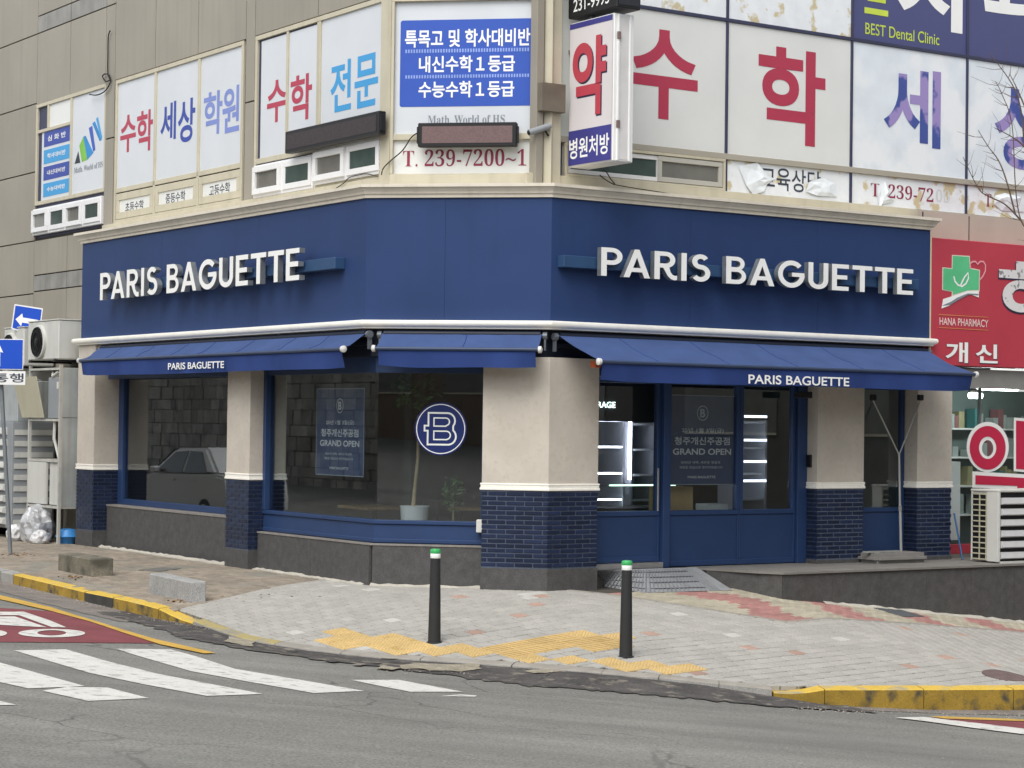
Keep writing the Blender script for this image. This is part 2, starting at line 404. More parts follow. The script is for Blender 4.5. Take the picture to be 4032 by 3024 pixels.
# outline letters of the bakery name -----------------------------------
def arc(cx, cy, r, a0, a1, n=10):
    return [(cx + r * math.cos(R_(a0 + (a1 - a0) * i / n)), cy + r * math.sin(R_(a0 + (a1 - a0) * i / n))) for i in range(n + 1)]
def offset_line(pts, h):
    out = []; inn = []
    m = len(pts)
    for i, (x, y) in enumerate(pts):
        x0, y0 = pts[max(i - 1, 0)]; x1, y1 = pts[min(i + 1, m - 1)]
        dx, dy = x1 - x0, y1 - y0; L = math.hypot(dx, dy) or 1
        out.append((x - dy / L * h, y + dx / L * h)); inn.append((x + dy / L * h, y - dx / L * h))
    return out + inn[::-1]
W_ = .165
_S = offset_line(arc(.31, .725, .19, 30, 270, 14)[:-1] + arc(.31, .309, .226, 90, -145, 14), .082)
GLY = {
 'I': ([[(0, 0), (0, 1), (W_, 1), (W_, 0)]], W_),
 'T': ([[(.265, 0), (.265, .84), (0, .84), (0, 1), (.70, 1), (.70, .84), (.435, .84), (.435, 0)]], .70),
 'E': ([[(0, 0), (0, 1), (.58, 1), (.58, .845), (.17, .845), (.17, .585), (.53, .585), (.53, .43), (.17, .43), (.17, .155), (.58, .155), (.58, 0)]], .58),
 'U': ([[(0, 1)] + arc(.34, .34, .34, 180, 360, 14) + [(.68, 1), (.515, 1)] + arc(.34, .34, .175, 360, 180, 12) + [(.165, 1)]], .68),
 'P': ([[(0, 0), (0, 1)] + arc(.33, .70, .30, 90, -90, 12) + [(.165, .40), (.165, 0)], [(.165, .845)] + arc(.33, .70, .145, 90, -90, 10) + [(.165, .555)]], .63),
 'R': ([[(0, 0), (0, 1)] + arc(.35, .71, .29, 90, -68, 12) + [(.50, .27), (.57, .175), (.64, .15), (.70, .165), (.70, .01), (.62, -.01), (.52, .02), (.42, .12), (.27, .42), (.165, .42), (.165, 0)],
         [(.165, .845)] + arc(.35, .71, .135, 90, -90, 10) + [(.165, .575)]], .70),
 'A': ([[(0, 0), (.33, 1), (.47, 1), (.80, 0), (.625, 0), (.56, .2), (.24, .2), (.175, 0)], [(.285, .345), (.515, .345), (.40, .72)]], .80),
 'B': ([[(0, 0), (0, 1)] + arc(.34, .745, .255, 90, -62, 10) + arc(.36, .285, .285, 62, -90, 12), [(.165, .855)] + arc(.34, .735, .12, 90, -90, 8) + [(.165, .615)], [(.165, .445)] + arc(.36, .30, .145, 90, -90, 8) + [(.165, .155)]], .645),
 'G': ([[(x * .88, y) for x, y in arc(.5, .5, .51, 42, 352, 26) + [(.99, .56), (.52, .56), (.52, .41), (.80, .41)] + arc(.5, .5, .335, -22, -318, 24)]], .88),
 'S': ([_S], .56),
}
def outline_mesh(loops):
    c = bpy.data.curves.new('g', 'CURVE'); c.dimensions = '2D'; c.fill_mode = 'BOTH'
    for lp in loops:
        sp = c.splines.new('POLY'); sp.points.add(len(lp) - 1); sp.use_cyclic_u = True
        for p, (x, y) in zip(sp.points, lp): p.co = (x, y, 0, 1)
    o = bpy.data.objects.new('g', c); COL.objects.link(o)
    me = bpy.data.meshes.new_from_object(o.evaluated_get(bpy.context.evaluated_depsgraph_get()))
    vs = [(v.co.x, v.co.y) for v in me.vertices]; fs = [tuple(p.vertices) for p in me.polygons]
    bpy.data.objects.remove(o); bpy.data.curves.remove(c); bpy.data.meshes.remove(me)
    return vs, fs
GM = {k: outline_mesh(v[0]) for k, v in GLY.items()}
def solid(vs, fs, F, n0, n1, fs_fn):
    """flat outline mesh made solid between n0 and n1; returns M with front = material 0, sides = 1"""
    g = M(); b = len(vs)
    fr = [F.p(*(lambda q: (q[0], n1, q[1]))(fs_fn(x, y))) for x, y in vs]
    bk = [F.p(*(lambda q: (q[0], n0, q[1]))(fs_fn(x, y))) for x, y in vs]
    g.add(fr + bk, fs)
    edges = {}
    for f in fs:
        for i in range(len(f)):
            e = (f[i], f[(i + 1) % len(f)])
            if (e[1], e[0]) in edges: edges.pop((e[1], e[0]))
            else: edges[e] = 1
    g.cur = 1
    g.f += [(a, a + b, c + b, c) for a, c in edges]; g.mi += [1] * len(edges)
    g.f += [tuple(i + b for i in f)[::-1] for f in fs]; g.mi += [1] * len(fs)
    return g
def brand_layout(word='PARIS BAGUETTE', gap=.13, sp=.56):
    x = 0; out = []
    for ch in word:
        if ch == ' ': x += sp - gap; continue
        out.append((ch, x)); x += GLY[ch][1] + (gap if ch not in 'PT' else gap * .75)
        if ch == 'P' : x -= .06
    last = out[-1]
    return out, last[1] + GLY[last[0]][1]
# sweep of a profile along the three facades ----------------------------
def corner(Fa, Fb, n):
    p = Fa.a + Fa.n * n; q = Fb.a + Fb.n * n
    # p + Fa.d*t = q + Fb.d*u
    d1, d2 = Fa.d, Fb.d
    den = d1.x * d2.y - d1.y * d2.x
    t = ((q.x - p.x) * d2.y - (q.y - p.y) * d2.x) / den
    return p + d1 * t
def plan(n, sL, sR, ret=0.0):
    a = FL.a + FL.d * sL + FL.n * n; b = FRt.a + FRt.d * sR + FRt.n * n
    return [a, corner(FL, FC, n), corner(FC, FRt, n), b]
def sweep(prof, sL, sR, taper=False):
    """closed profile [(n, z)] swept along left facade, chamfer and right facade"""
    g = M(); m = len(prof)
    rows = []
    for n, z in prof:
        rows.append([Vector((p.x, p.y, z)) for p in plan(n, sL - (max(n, 0) if taper else 0), sR + (max(n, 0) if taper else 0))])
    vs = [rows[i][j] for j in range(4) for i in range(m)]
    fs = [(j * m + i, j * m + (i + 1) % m, (j + 1) * m + (i + 1) % m, (j + 1) * m + i) for j in range(3) for i in range(m)]
    fs += [tuple(range(m)), tuple(3 * m + i for i in range(m))[::-1]]
    return g.add(vs, fs)
# ------------------------------------------------------------------ ground, road, walkways
def clip(poly, a, b):
    """keep the part of polygon on the left of a->b"""
    out = []; m = len(poly)
    f = lambda p: (b[0] - a[0]) * (p[1] - a[1]) - (b[1] - a[1]) * (p[0] - a[0])
    for i in range(m):
        p, q = poly[i], poly[(i + 1) % m]; fp, fq = f(p), f(q)
        if fp >= 0: out.append(p)
        if (fp >= 0) != (fq >= 0):
            t = fp / (fp - fq); out.append((p[0] + (q[0] - p[0]) * t, p[1] + (q[1] - p[1]) * t))
    return out
ASPH = mat('worn_asphalt', '807f79', .92, .12, .55, bump=.8, bscale=45, speck=.32, speck_scale=42, blotch='6d6c68', blotch_scale=.28, blotch_lo=.5, blotch_hi=.8)
def cracks(m, sc, wid, dark, mask_sc):
    n = m.node_tree.nodes; l = m.node_tree.links; b = n['Principled BSDF']; src = b.inputs['Base Color'].links[0].from_socket
    geo = n.new('ShaderNodeNewGeometry'); nz = n.new('ShaderNodeTexNoise'); nz.inputs['Scale'].default_value = 1.3; nz.inputs['Detail'].default_value = 6; l.new(geo.outputs['Position'], nz.inputs['Vector'])
    mx = n.new('ShaderNodeMix'); mx.data_type = 'RGBA'; mx.blend_type = 'LINEAR_LIGHT'; mx.inputs[0].default_value = .35; l.new(geo.outputs['Position'], mx.inputs[6]); l.new(nz.outputs['Color'], mx.inputs[7])
    vo = n.new('ShaderNodeTexVoronoi'); vo.feature = 'DISTANCE_TO_EDGE'; vo.inputs['Scale'].default_value = sc; l.new(mx.outputs[2], vo.inputs['Vector'])
    r1 = n.new('ShaderNodeMapRange'); r1.inputs[1].default_value = wid * .3; r1.inputs[2].default_value = wid; r1.inputs[3].default_value = 1; r1.inputs[4].default_value = 0; l.new(vo.outputs['Distance'], r1.inputs[0])
    n2 = n.new('ShaderNodeTexNoise'); n2.inputs['Scale'].default_value = mask_sc; l.new(geo.outputs['Position'], n2.inputs['Vector'])
    r2 = n.new('ShaderNodeMapRange'); r2.inputs[1].default_value = .48; r2.inputs[2].default_value = .6; l.new(n2.outputs['Fac'], r2.inputs[0])
    mu = n.new('ShaderNodeMath'); mu.operation = 'MULTIPLY'; l.new(r1.outputs[0], mu.inputs[0]); l.new(r2.outputs[0], mu.inputs[1])
    mp = n.new('ShaderNodeMapping'); mp.inputs['Scale'].default_value = (.22, 1.5, 1); mp.inputs['Rotation'].default_value = (0, 0, -.12); l.new(geo.outputs['Position'], mp.inputs[0])
    n3 = n.new('ShaderNodeTexNoise'); n3.inputs['Scale'].default_value = 1.0; n3.inputs['Detail'].default_value = 5; l.new(mp.outputs[0], n3.inputs['Vector'])
    r3 = n.new('ShaderNodeMapRange'); r3.inputs[1].default_value = .3; r3.inputs[2].default_value = .7; r3.inputs[3].default_value = .82; r3.inputs[4].default_value = 1.14; l.new(n3.outputs['Fac'], r3.inputs[0])
    cc = n.new('ShaderNodeCombineColor')
    for q in range(3): l.new(r3.outputs[0], cc.inputs[q])
    ms = n.new('ShaderNodeMix'); ms.data_type = 'RGBA'; ms.blend_type = 'MULTIPLY'; ms.inputs[0].default_value = 1.0; l.new(src, ms.inputs[6]); l.new(cc.outputs[0], ms.inputs[7]); src = ms.outputs[2]
    o = n.new('ShaderNodeMix'); o.data_type = 'RGBA'; l.new(mu.outputs[0], o.inputs[0]); l.new(src, o.inputs[6]); o.inputs[7].default_value = (*lin(dark), 1); l.new(o.outputs[2], b.inputs['Base Color'])
cracks(ASPH, .45, .010, '5f5e5a', .35)
PATCH = mat('dark_asphalt_patch', '4f4c4a', .95, .35, 2.5, blotch='7d776b', blotch_scale=5.5, blotch_lo=.56, blotch_hi=.66, bump=1.0, bscale=30, speck=.3, speck_scale=40)
GUTTER = mat('gritty_gutter', '7f7871', .95, .2, 3, bump=.8, bscale=50, speck=.3, speck_scale=50)
ROADW = mat('white_road_paint', 'd3d1ca', .8, .06, 4, speck=.12, speck_scale=50, blotch='8d8b85', blotch_scale=7, blotch_lo=.56, blotch_hi=.72)
ROADY = mat('yellow_road_paint', 'c9a24a', .8, .1, 3, speck=.15, speck_scale=50, blotch='9b8557', blotch_scale=4, blotch_lo=.6, blotch_hi=.8)
ROADR = mat('red_road_coating', '7d4145', .85, .12, 2, speck=.15, speck_scale=60, blotch='86635f', blotch_scale=3, blotch_lo=.6, blotch_hi=.85)
SANDJ = mat('paving_joint_sand', '4d4943', .95, .15, 6)
def grid_lines(lo, hi, fine0, fine1, fs, cs):
    xs = []; x = lo
    while x < hi:
        xs.append(x); x += fs if fine0 <= x < fine1 else cs
    return xs + [hi]
def sheet(name, fn, xs, ys, m, dz=0.0):
    g = M(); nx = len(xs)
    g.v = [Vector((x, y, fn(x, y) + dz)) for y in ys for x in xs]
    g.f = [(j * nx + i, j * nx + i + 1, (j + 1) * nx + i + 1, (j + 1) * nx + i) for j in range(len(ys) - 1) for i in range(nx - 1)]
    g.mi = [0] * len(g.f)
    return g
xs = [-400, -120] + grid_lines(-40, 40, -10, 10, .5, 3.0) + [120, 400]
ys = [-400, -120] + grid_lines(-30, 60, 11, 30, .5, 3.0) + [120, 400]
road = sheet('road', RD, xs, ys, ASPH).build('road', ASPH, smooth=True)
tag(road, 'grey worn asphalt road in front of the corner shop', None, kind='structure')
# the walkway slab under the pavers: strip between building and kerb line
def kerb_in(i, w):
    """kerb point i moved w towards the building"""
    a = Vector(KERB[max(i - 1, 0)][:2]); b = Vector(KERB[min(i + 1, len(KERB) - 1)][:2])
    d = (b - a).normalized()
    return Vector(KERB[i][:2]) + Vector((-d.y, d.x)) * w
def walk_pt(i, t):
    a = kerb_in(i, .16); 
    # matching point at the building
    if a.x < -2.6:
        s = (a - FL.a).dot(FL.d); b = FL.a + FL.d * min(s, LEN_L) + FL.n * -.8
    elif a.x < .6: b = FC.a + FC.d * ((a.x + 2.6) / 3.2 * LEN_C) - FC.n * .8
    else: s = (a - FRt.a).dot(FRt.d); b = FRt.a + FRt.d * max(s + 1.5, .1) - FRt.n * .8
    return a.lerp(b, t)
def dense_kerb():
    """kerb line resampled: list of (x, y, road_z)"""
    out = []
    for i in range(len(KERB) - 1):
        a, b = KERB[i], KERB[i + 1]; L = math.hypot(b[0] - a[0], b[1] - a[1]); k = max(1, int(L / .35))
        for j in range(k):
            t = j / k; out.append((a[0] + (b[0] - a[0]) * t, a[1] + (b[1] - a[1]) * t, KZ[i] + (KZ[i + 1] - KZ[i]) * t))
    out.append((*KERB[-1][:2], KZ[-1])); return out
walk = M(); NT = 14
idx = range(len(KERB))
fine = []
for i in range(len(KERB) - 1):
    for j in range(4): fine.append((i, j / 4))
fine.append((len(KERB) - 1, 0))
rows = []
for i, t in fine:
    r = []
    for k in range(NT + 1):
        p = walk_pt(i, k / NT)
        if t: p = p.lerp(walk_pt(i + 1, k / NT), t)
        r.append(Vector((p.x, p.y, G(p.x, p.y) - .012)))
    rows.append(r)
walk.v = [p for r in rows for p in r]
walk.f = [(a * (NT + 1) + k, (a + 1) * (NT + 1) + k, (a + 1) * (NT + 1) + k + 1, a * (NT + 1) + k + 1) for a in range(len(rows) - 1) for k in range(NT)]
walk.mi = [0] * len(walk.f)
sidewalk = walk.build('pavement', SANDJ, smooth=True)
tag(sidewalk, 'sloping paved walkway around the corner shop', None, kind='structure')

# --- pavers
TH = R_(38.0); E1 = V2(math.cos(TH), math.sin(TH)); E2 = V2(-math.sin(TH), math.cos(TH))
def px2(fn, u, v): q = hit(fn, u, v); return (q.x, q.y)
J1, J2 = px2(G, 735, 2392), px2(G, 1395, 2272)        # joint old brown / new grey paving
S1, S2, S3 = px2(G, 2080, 2318), px2(G, 3100, 2452), px2(G, 4032, 2492)   # line between grey paving and red strip
kp = [tuple(kerb_in(i, .16)) for i in range(len(KERB))]
def prism_piece(poly, top, thick, cham):
    """paver on polygon (xy list); top(x, y) gives height; chamfered rim"""
    cx = sum(p[0] for p in poly) / len(poly); cy = sum(p[1] for p in poly) / len(poly)
    n = len(poly); vs = []
    for p in poly: vs.append((p[0], p[1], top(*p) - thick))
    for p in poly: vs.append((p[0], p[1], top(*p) - cham))
    for p in poly:
        d = math.hypot(p[0] - cx, p[1] - cy) or 1; k = max(0, 1 - cham * 1.6 / d)
        q = (cx + (p[0] - cx) * k, cy + (p[1] - cy) * k); vs.append((q[0], q[1], top(*p)))
    fs = [tuple(2 * n + i for i in range(n))] + [(i, (i + 1) % n, n + (i + 1) % n, n + i) for i in range(n)] + [(n + i, n + (i + 1) % n, 2 * n + (i + 1) % n, 2 * n + i) for i in range(n)]
    return vs, fs
def area(poly):
    return abs(sum(poly[i][0] * poly[(i + 1) % len(poly)][1] - poly[(i + 1) % len(poly)][0] * poly[i][1] for i in range(len(poly)))) / 2
PVG = mat('light_grey_paver', 'a8a59e', .88, .07, 3, rnd=.06, speck=.1, speck_scale=90, bump=.25, bscale=110)
PVGS = mat('light_grey_paver_far', 'a8a59e', .88, .07, 3, island=.06, speck=.1, speck_scale=90, bump=.25, bscale=110)
PVO = mat('terracotta_paver', 'a78c7e', .88, .08, 5, rnd=.12, speck=.1, bump=.25, bscale=110)
PVW = mat('pale_paver', 'bdbbb4', .88, .05, 5, speck=.1, bump=.25, bscale=110)
PVB = mat('old_brown_paver', '8f8577', .9, .14, 1.3, island=.16, speck=.15, speck_scale=70, bump=.4, bscale=60, blotch='7f8078', blotch_scale=.9, blotch_lo=.55, blotch_hi=.75)
PVRD = mat('faded_red_paver', 'a57a73', .9, .1, 3, island=.12, speck=.12, speck_scale=70, bump=.3, bscale=60)
PVBE = mat('faded_beige_paver', 'aaa390', .9, .1, 3, island=.12, speck=.12, speck_scale=70, bump=.3, bscale=60)
TACT = mat('yellow_tactile_tile', 'c9ae78', .8, .08, 3, rnd=.08, speck=.12, speck_scale=80, blotch='b79a62', blotch_scale=5, blotch_lo=.58, blotch_hi=.75)
topG = lambda x, y: G(x, y) + .004
# tactile tile cells (0.3 m lattice along the walkway axes)
TS = .32
TO = V2(*px2(G, 2790, 2640)) - E1 * (TS / 2) - E2 * (-TS / 2) * -1 + E2 * TS
def cell_c(i, j, a=TS): return TO + E1 * (i * a) + E2 * (j * a)
regA = [px2(G, *p) for p in ((1160, 2543), (1353, 2486), (1458, 2503), (1646, 2526), (1823, 2553), (2100, 2580), (2284, 2601), (2374, 2583), (2448, 2606), (2516, 2601), (2611, 2625), (2706, 2612), (2792, 2640), (2590, 2668), (2500, 2643), (2416, 2656), (2316, 2630), (2242, 2636), (2100, 2626), (1899, 2616), (1729, 2601), (1564, 2580), (1376, 2570))]
regB = [px2(G, *p) for p in ((1823, 2553), (2100, 2518), (2284, 2488), (2440, 2506), (2440, 2544), (2184, 2573), (2050, 2587))]
def inpoly(p, P):
    c = False; x, y = p
    for k in range(len(P)):
        (x0, y0), (x1, y1) = P[k - 1], P[k]
        if (y0 > y) != (y1 > y) and x < (x1 - x0) * (y - y0) / (y1 - y0) + x0: c = not c
    return c
endd = [V2(*px2(G, *p)) for p in ((2290, 2497), (2415, 2512))]
def inside_kerb(p, off):
    x, y = p; best = (1e9, 0)
    for i in range(len(KERB) - 1):
        a = V2(*KERB[i][:2]); b = V2(*KERB[i + 1][:2]); d = b - a
        t = max(0, min(1, (V2(x, y) - a).dot(d) / d.length_squared)); q = a + d * t
        dd = (V2(x, y) - q).length
        if dd < best[0]: best = (dd, d.x * (y - q.y) - d.y * (x - q.x))
    return best[0] > off and best[1] > 0
cells = {}
for i in range(-26, 14):
    for j in range(-18, 26):
        c = cell_c(i, j)
        if not all(inside_kerb((c + E1 * (.15 * a) + E2 * (.15 * b)), .06) for a in (-1, 1) for b in (-1, 1)): continue
        cov = lambda P: sum(inpoly(tuple(c + E1 * (a * TS) + E2 * (b * TS)), P) for a in (-.3, 0, .3) for b in (-.3, 0, .3))
        if min((c - e).length for e in endd) < .2: cells[(i, j)] = 'dot'
        elif cov(regB) >= 5: cells[(i, j)] = 'bar'
        elif cov(regA) >= 4: cells[(i, j)] = 'dot'
def ground_mtx(c, dz, fn=G, ang=TH):
    e = .1; gx = (fn(c.x + e, c.y) - fn(c.x - e, c.y)) / (2 * e); gy = (fn(c.x, c.y + e) - fn(c.x, c.y - e)) / (2 * e)
    n = Vector((-gx, -gy, 1)).normalized()
    x = Vector((math.cos(ang), math.sin(ang), 0)); x = (x - n * x.dot(n)).normalized(); y = n.cross(x)
    return Matrix(((x.x, y.x, n.x, c.x), (x.y, y.y, n.y, c.y), (x.z, y.z, n.z, fn(c.x, c.y) + dz), (0, 0, 0, 1)))
def tact_mesh(kind):
    me = bpy.data.meshes.new('tactile_tile'); bm = bmesh.new()
    r = bmesh.ops.create_cube(bm, size=1.0); bmesh.ops.scale(bm, vec=(TS - .005, TS - .005, .04), verts=r['verts'])
    bmesh.ops.translate(bm, vec=(0, 0, -.02), verts=r['verts'])
    if kind == 'bar':
        for k in range(4):
            q = bmesh.ops.create_cube(bm, size=1.0)['verts']; bmesh.ops.scale(bm, vec=(TS - .03, .036, .012), verts=q); bmesh.ops.translate(bm, vec=(0, -.11 + .073 * k, .003), verts=q)
    else:
        for a in range(6):
            for b in range(6):
                q = bmesh.ops.create_cone(bm, segments=6, radius1=.017, radius2=.012, depth=.011, cap_ends=True)['verts']
                bmesh.ops.translate(bm, vec=(-.13 + .052 * a, -.13 + .052 * b, .004), verts=q)
    bm.to_mesh(me); bm.free(); return me
for (i, j), k in cells.items():
    piece('tact_' + k, 'tactile_tile', lambda k=k: tact_mesh(k), TACT, sidewalk, ground_mtx(cell_c(i, j), .010))
def cell_of(p):
    d = V2(*p) - TO
    return (round(d.dot(E1) / TS), round(d.dot(E2) / TS))
# grey pavers
PSZ = .2; cand = []
for j in range(-60, 70):
    for i in range(-70, 60):
        c = TO + E1 * ((i + (.5 if j % 2 else 0)) * PSZ) + E2 * (j * PSZ) + E1 * .05
        if c.x < -6 or c.x > 13 or c.y < 22 or c.y > 36: continue
        h = PSZ / 2 - .009
        poly = [tuple(c + E1 * (a * h) + E2 * (b * h)) for a, b in ((-1, -1), (1, -1), (1, 1), (-1, 1))]
        full = poly
        poly = clip(poly, J2, J1)                    # right of the old/new joint
        if len(poly) < 3: continue
        poly = clip(poly, *((S3, S2) if c.x > S2[0] else (S2, S1)))
        if len(poly) < 3: continue
        for a, b in zip(kp, kp[1:]):
            if abs((a[0] + b[0]) / 2 - c.x) < 4 and poly: poly = clip(poly, a, b)
        if len(poly) < 3 or area(poly) < .004: continue
        whole = area(poly) > area(full) * .999
        r = random.random()
        kind = 2 if r < .009 else (1 if r < .018 else 0)
        cand.append((c.y + abs(c.x) * .1, c, poly, whole, kind))

cand.sort(key=lambda t: t[0])
def in_view(c):
    k = Vector((c.x, c.y, G(c.x, c.y) - CAMZ)); d = k.dot(fw)
    return abs(k.dot(rt) / d * FPX) < 2050
single = [t for t in cand if t[3] and in_view(t[1])][:300]
sid = set(id(t) for t in single)
PM = [PVG, PVW, PVO]
for _, c, poly, wh, kind in single:
    piece('paver%d' % kind, 'paver', lambda: unit_box_mesh('paver', PSZ - .018, PSZ - .018, .06, .006), PM[kind], sidewalk,
          ground_mtx(c, .004 - .03 + random.uniform(-.002, .002)))
far = M()
for t in cand:
    if id(t) in sid: continue
    vs, fs = prism_piece(t[2], topG, .05, .005)
    far.cur = t[4]; far.add(vs, fs)
o = far.build('paver', [PVGS, PVW, PVO], sidewalk); o['kind'] = 'stuff'
# old brown paving on the left, small blocks
g = M(); a0 = FL.ang() ; D1 = FL.d; D2 = FL.n
for i in range(-70, 60):
    for j in range(0, 64):
        c = FL.a + D1 * (i * .2 + (.1 if j % 2 else 0)) + D2 * (j * .1 + .02)
        if (c.x < -11): continue
        if not inside_kerb(c, .12): continue
        poly = [tuple(c + D1 * (a * .097) + D2 * (b * .047)) for a, b in ((-1, 1), (1, 1), (1, -1), (-1, -1))]
        poly = clip(poly, J1, J2)
        if len(poly) < 3 or area(poly) < .002: continue
        dz = random.uniform(-.003, .004)
        vs, fs = prism_piece(poly, lambda x, y: G(x, y) + .004 + dz, .03, .006); g.add(vs, fs)
o = g.build('old_paver', PVB, sidewalk); o['kind'] = 'stuff'
# red and beige strip along the terrace
g = M(); D1 = E1; D2 = -E2
O3 = V2(*S2)
for i in range(-60, 80):
    for j in range(-16, 40):
        c = O3 + E1 * (i * .2 + (.1 if j % 2 else 0)) + E2 * (j * .1)
        if c.x < -.2 or c.x > 13 or c.y > 37: continue
        if (c - FRt.a).dot(FRt.n) < .4: continue
        poly = [tuple(c + E1 * (a * .097) + E2 * (b * .047)) for a, b in ((-1, -1), (1, -1), (1, 1), (-1, 1))]
        poly = clip(poly, *((S2, S3) if c.x > S2[0] else (S1, S2)))
        if len(poly) < 3 or area(poly) < .002: continue
        dz = random.uniform(-.002, .004)
        q = (c - O3); band = (q.dot(E1) + 0.15 * math.sin(q.dot(E2) * 4)) % 1.5
        g.cur = 1 if (band < .62) else 0
        vs, fs = prism_piece(poly, lambda x, y: G(x, y) + .004 + dz, .03, .006); g.add(vs, fs)
o = g.build('strip_paver', [PVBE, PVRD], sidewalk); o['kind'] = 'stuff'
# flush border stones: along the red strip and along the old joint
EDGE = mat('concrete_edging', '98938a', .9, .12, 5, bump=.3, bscale=80)
def ribbon(pts, wdt, z_fn, dz, thick, m, name, parent):
    """flat strip following pts (xy), its right side on the line"""
    g = M(); vs = []
    P = [V2(*p) for p in pts]
    for i, p in enumerate(P):
        d = (P[min(i + 1, len(P) - 1)] - P[max(i - 1, 0)]).normalized(); nn = V2(-d.y, d.x)
        for q in (p, p + nn * wdt):
            z = z_fn(q.x, q.y) + dz; vs += [(q.x, q.y, z), (q.x, q.y, z - thick)]
    for i in range(len(P) - 1):
        b = 4 * i; g_ = [(b, b + 4, b + 6, b + 2), (b + 1, b + 3, b + 7, b + 5), (b, b + 1, b + 5, b + 4), (b + 2, b + 6, b + 7, b + 3)]
        g.f += g_; g.mi += [0] * 4
    e = 4 * (len(P) - 1); g.f += [(0, 2, 3, 1), (e, e + 1, e + 3, e + 2)]; g.mi += [0, 0]
    g.v = [Vector(v) for v in vs]
    return g.build(name, m, parent)
def seg(p, q, n): return [(p[0] + (q[0] - p[0]) * k / n, p[1] + (q[1] - p[1]) * k / n) for k in range(n + 1)]
for k, (a, b) in enumerate(zip(seg(S1, S2, 4) + seg(S2, S3, 6)[1:], (seg(S1, S2, 4) + seg(S2, S3, 6)[1:])[1:])):
    ribbon(seg(a, tuple(V2(*b).lerp(V2(*a), .008)), 3), .07, G, .008, .05, EDGE, 'edging_stone', sidewalk)

# --- kerbs: one stone after another
kerb = thing('kerb', 'painted kerb edging the corner walkway', None, (KERB[4][0], KERB[4][1], -.4), kind='structure')
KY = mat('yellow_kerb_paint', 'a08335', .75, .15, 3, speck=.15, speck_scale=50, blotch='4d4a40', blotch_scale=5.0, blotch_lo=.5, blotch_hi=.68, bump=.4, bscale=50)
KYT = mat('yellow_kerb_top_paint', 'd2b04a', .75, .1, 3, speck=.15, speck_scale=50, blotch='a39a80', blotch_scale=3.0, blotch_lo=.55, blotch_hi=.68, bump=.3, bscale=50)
KYW = mat('worn_yellow_edging', 'a89a68', .85, .12, 4, speck=.15, blotch='8e8a80', blotch_scale=4, blotch_lo=.48, blotch_hi=.62, bump=.3, bscale=50)
KB = mat('black_kerb_paint', '3f3e3b', .8, .2, 4, speck=.2, bump=.4, bscale=50)
KG = mat('bare_granite_kerb', '9d9b96', .85, .12, 5, speck=.2, speck_scale=70, bump=.4, bscale=60)
def kerb_stone(u0, u1, m_face, m_top, wid=.17, z0=None, z1=None, steps=3, gapz=0.0):
    """u = index along KERB (float); z0/z1 = top height above road at the ends (None: walkway level)"""
    def at(u, w):
        i = min(int(u), len(KERB) - 2); t = u - i
        a = kerb_in(i, w).lerp(kerb_in(i + 1, w), t); return a
    def rz(u):
        i = min(int(u), len(KERB) - 2); t = u - i; return KZ[i] + (KZ[i + 1] - KZ[i]) * t
    g = M(); vs = []
    for k in range(steps + 1):
        t = k / steps; u = u0 + (u1 - u0) * t
        p = at(u, 0.0); q = at(u, wid)
        def top(pp, h): 
            return G(pp.x, pp.y) + .006 if h is None else rz(u) + h
        if z0 is None and z1 is None: zp, zq = top(p, None), top(q, None)
        else:
            a = top(p, z0); b = top(p, z1); zp = a + (b - a) * t
            a = top(q, z0); b = top(q, z1); zq = a + (b - a) * t
        vs += [(p.x, p.y, rz(u) - .25), (p.x, p.y, zp - .012), (p.x + (q.x - p.x) * .08, p.y + (q.y - p.y) * .08, zp), (q.x, q.y, zq), (q.x, q.y, zq - .3)]
    for k in range(steps):
        b = 5 * k
        g.cur = 0; 
        g.f += [(b, b + 5, b + 6, b + 1)]; g.mi += [0]
        g.f += [(b + 1, b + 6, b + 7, b + 2), (b + 2, b + 7, b + 8, b + 3), (b + 3, b + 8, b + 9, b + 4)]; g.mi += [1, 1, 0]
    e = 5 * steps; g.f += [(0, 1, 2, 3, 4), (e + 4, e + 3, e + 2, e + 1, e)]; g.mi += [0, 0]
    g.v = [Vector(v) for v in vs]
    return g.build('kerb_stone', [m_face, m_top], kerb)
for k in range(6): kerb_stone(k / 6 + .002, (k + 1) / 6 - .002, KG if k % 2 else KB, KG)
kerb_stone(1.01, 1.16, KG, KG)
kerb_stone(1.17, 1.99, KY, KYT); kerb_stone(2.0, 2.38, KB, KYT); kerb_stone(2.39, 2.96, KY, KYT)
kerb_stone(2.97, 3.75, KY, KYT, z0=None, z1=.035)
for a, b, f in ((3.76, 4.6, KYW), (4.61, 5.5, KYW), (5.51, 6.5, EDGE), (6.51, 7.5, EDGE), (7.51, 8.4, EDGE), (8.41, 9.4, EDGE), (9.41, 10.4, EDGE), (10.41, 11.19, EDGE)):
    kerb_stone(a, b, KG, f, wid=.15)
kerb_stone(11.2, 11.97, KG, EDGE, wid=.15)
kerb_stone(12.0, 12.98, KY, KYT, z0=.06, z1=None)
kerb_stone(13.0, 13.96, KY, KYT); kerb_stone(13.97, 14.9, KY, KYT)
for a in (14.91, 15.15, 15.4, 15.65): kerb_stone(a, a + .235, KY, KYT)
for k in range(6): kerb_stone(16 + k / 6, 16 + (k + 1) / 6 - .003, KB if k % 2 else KY, KYT)

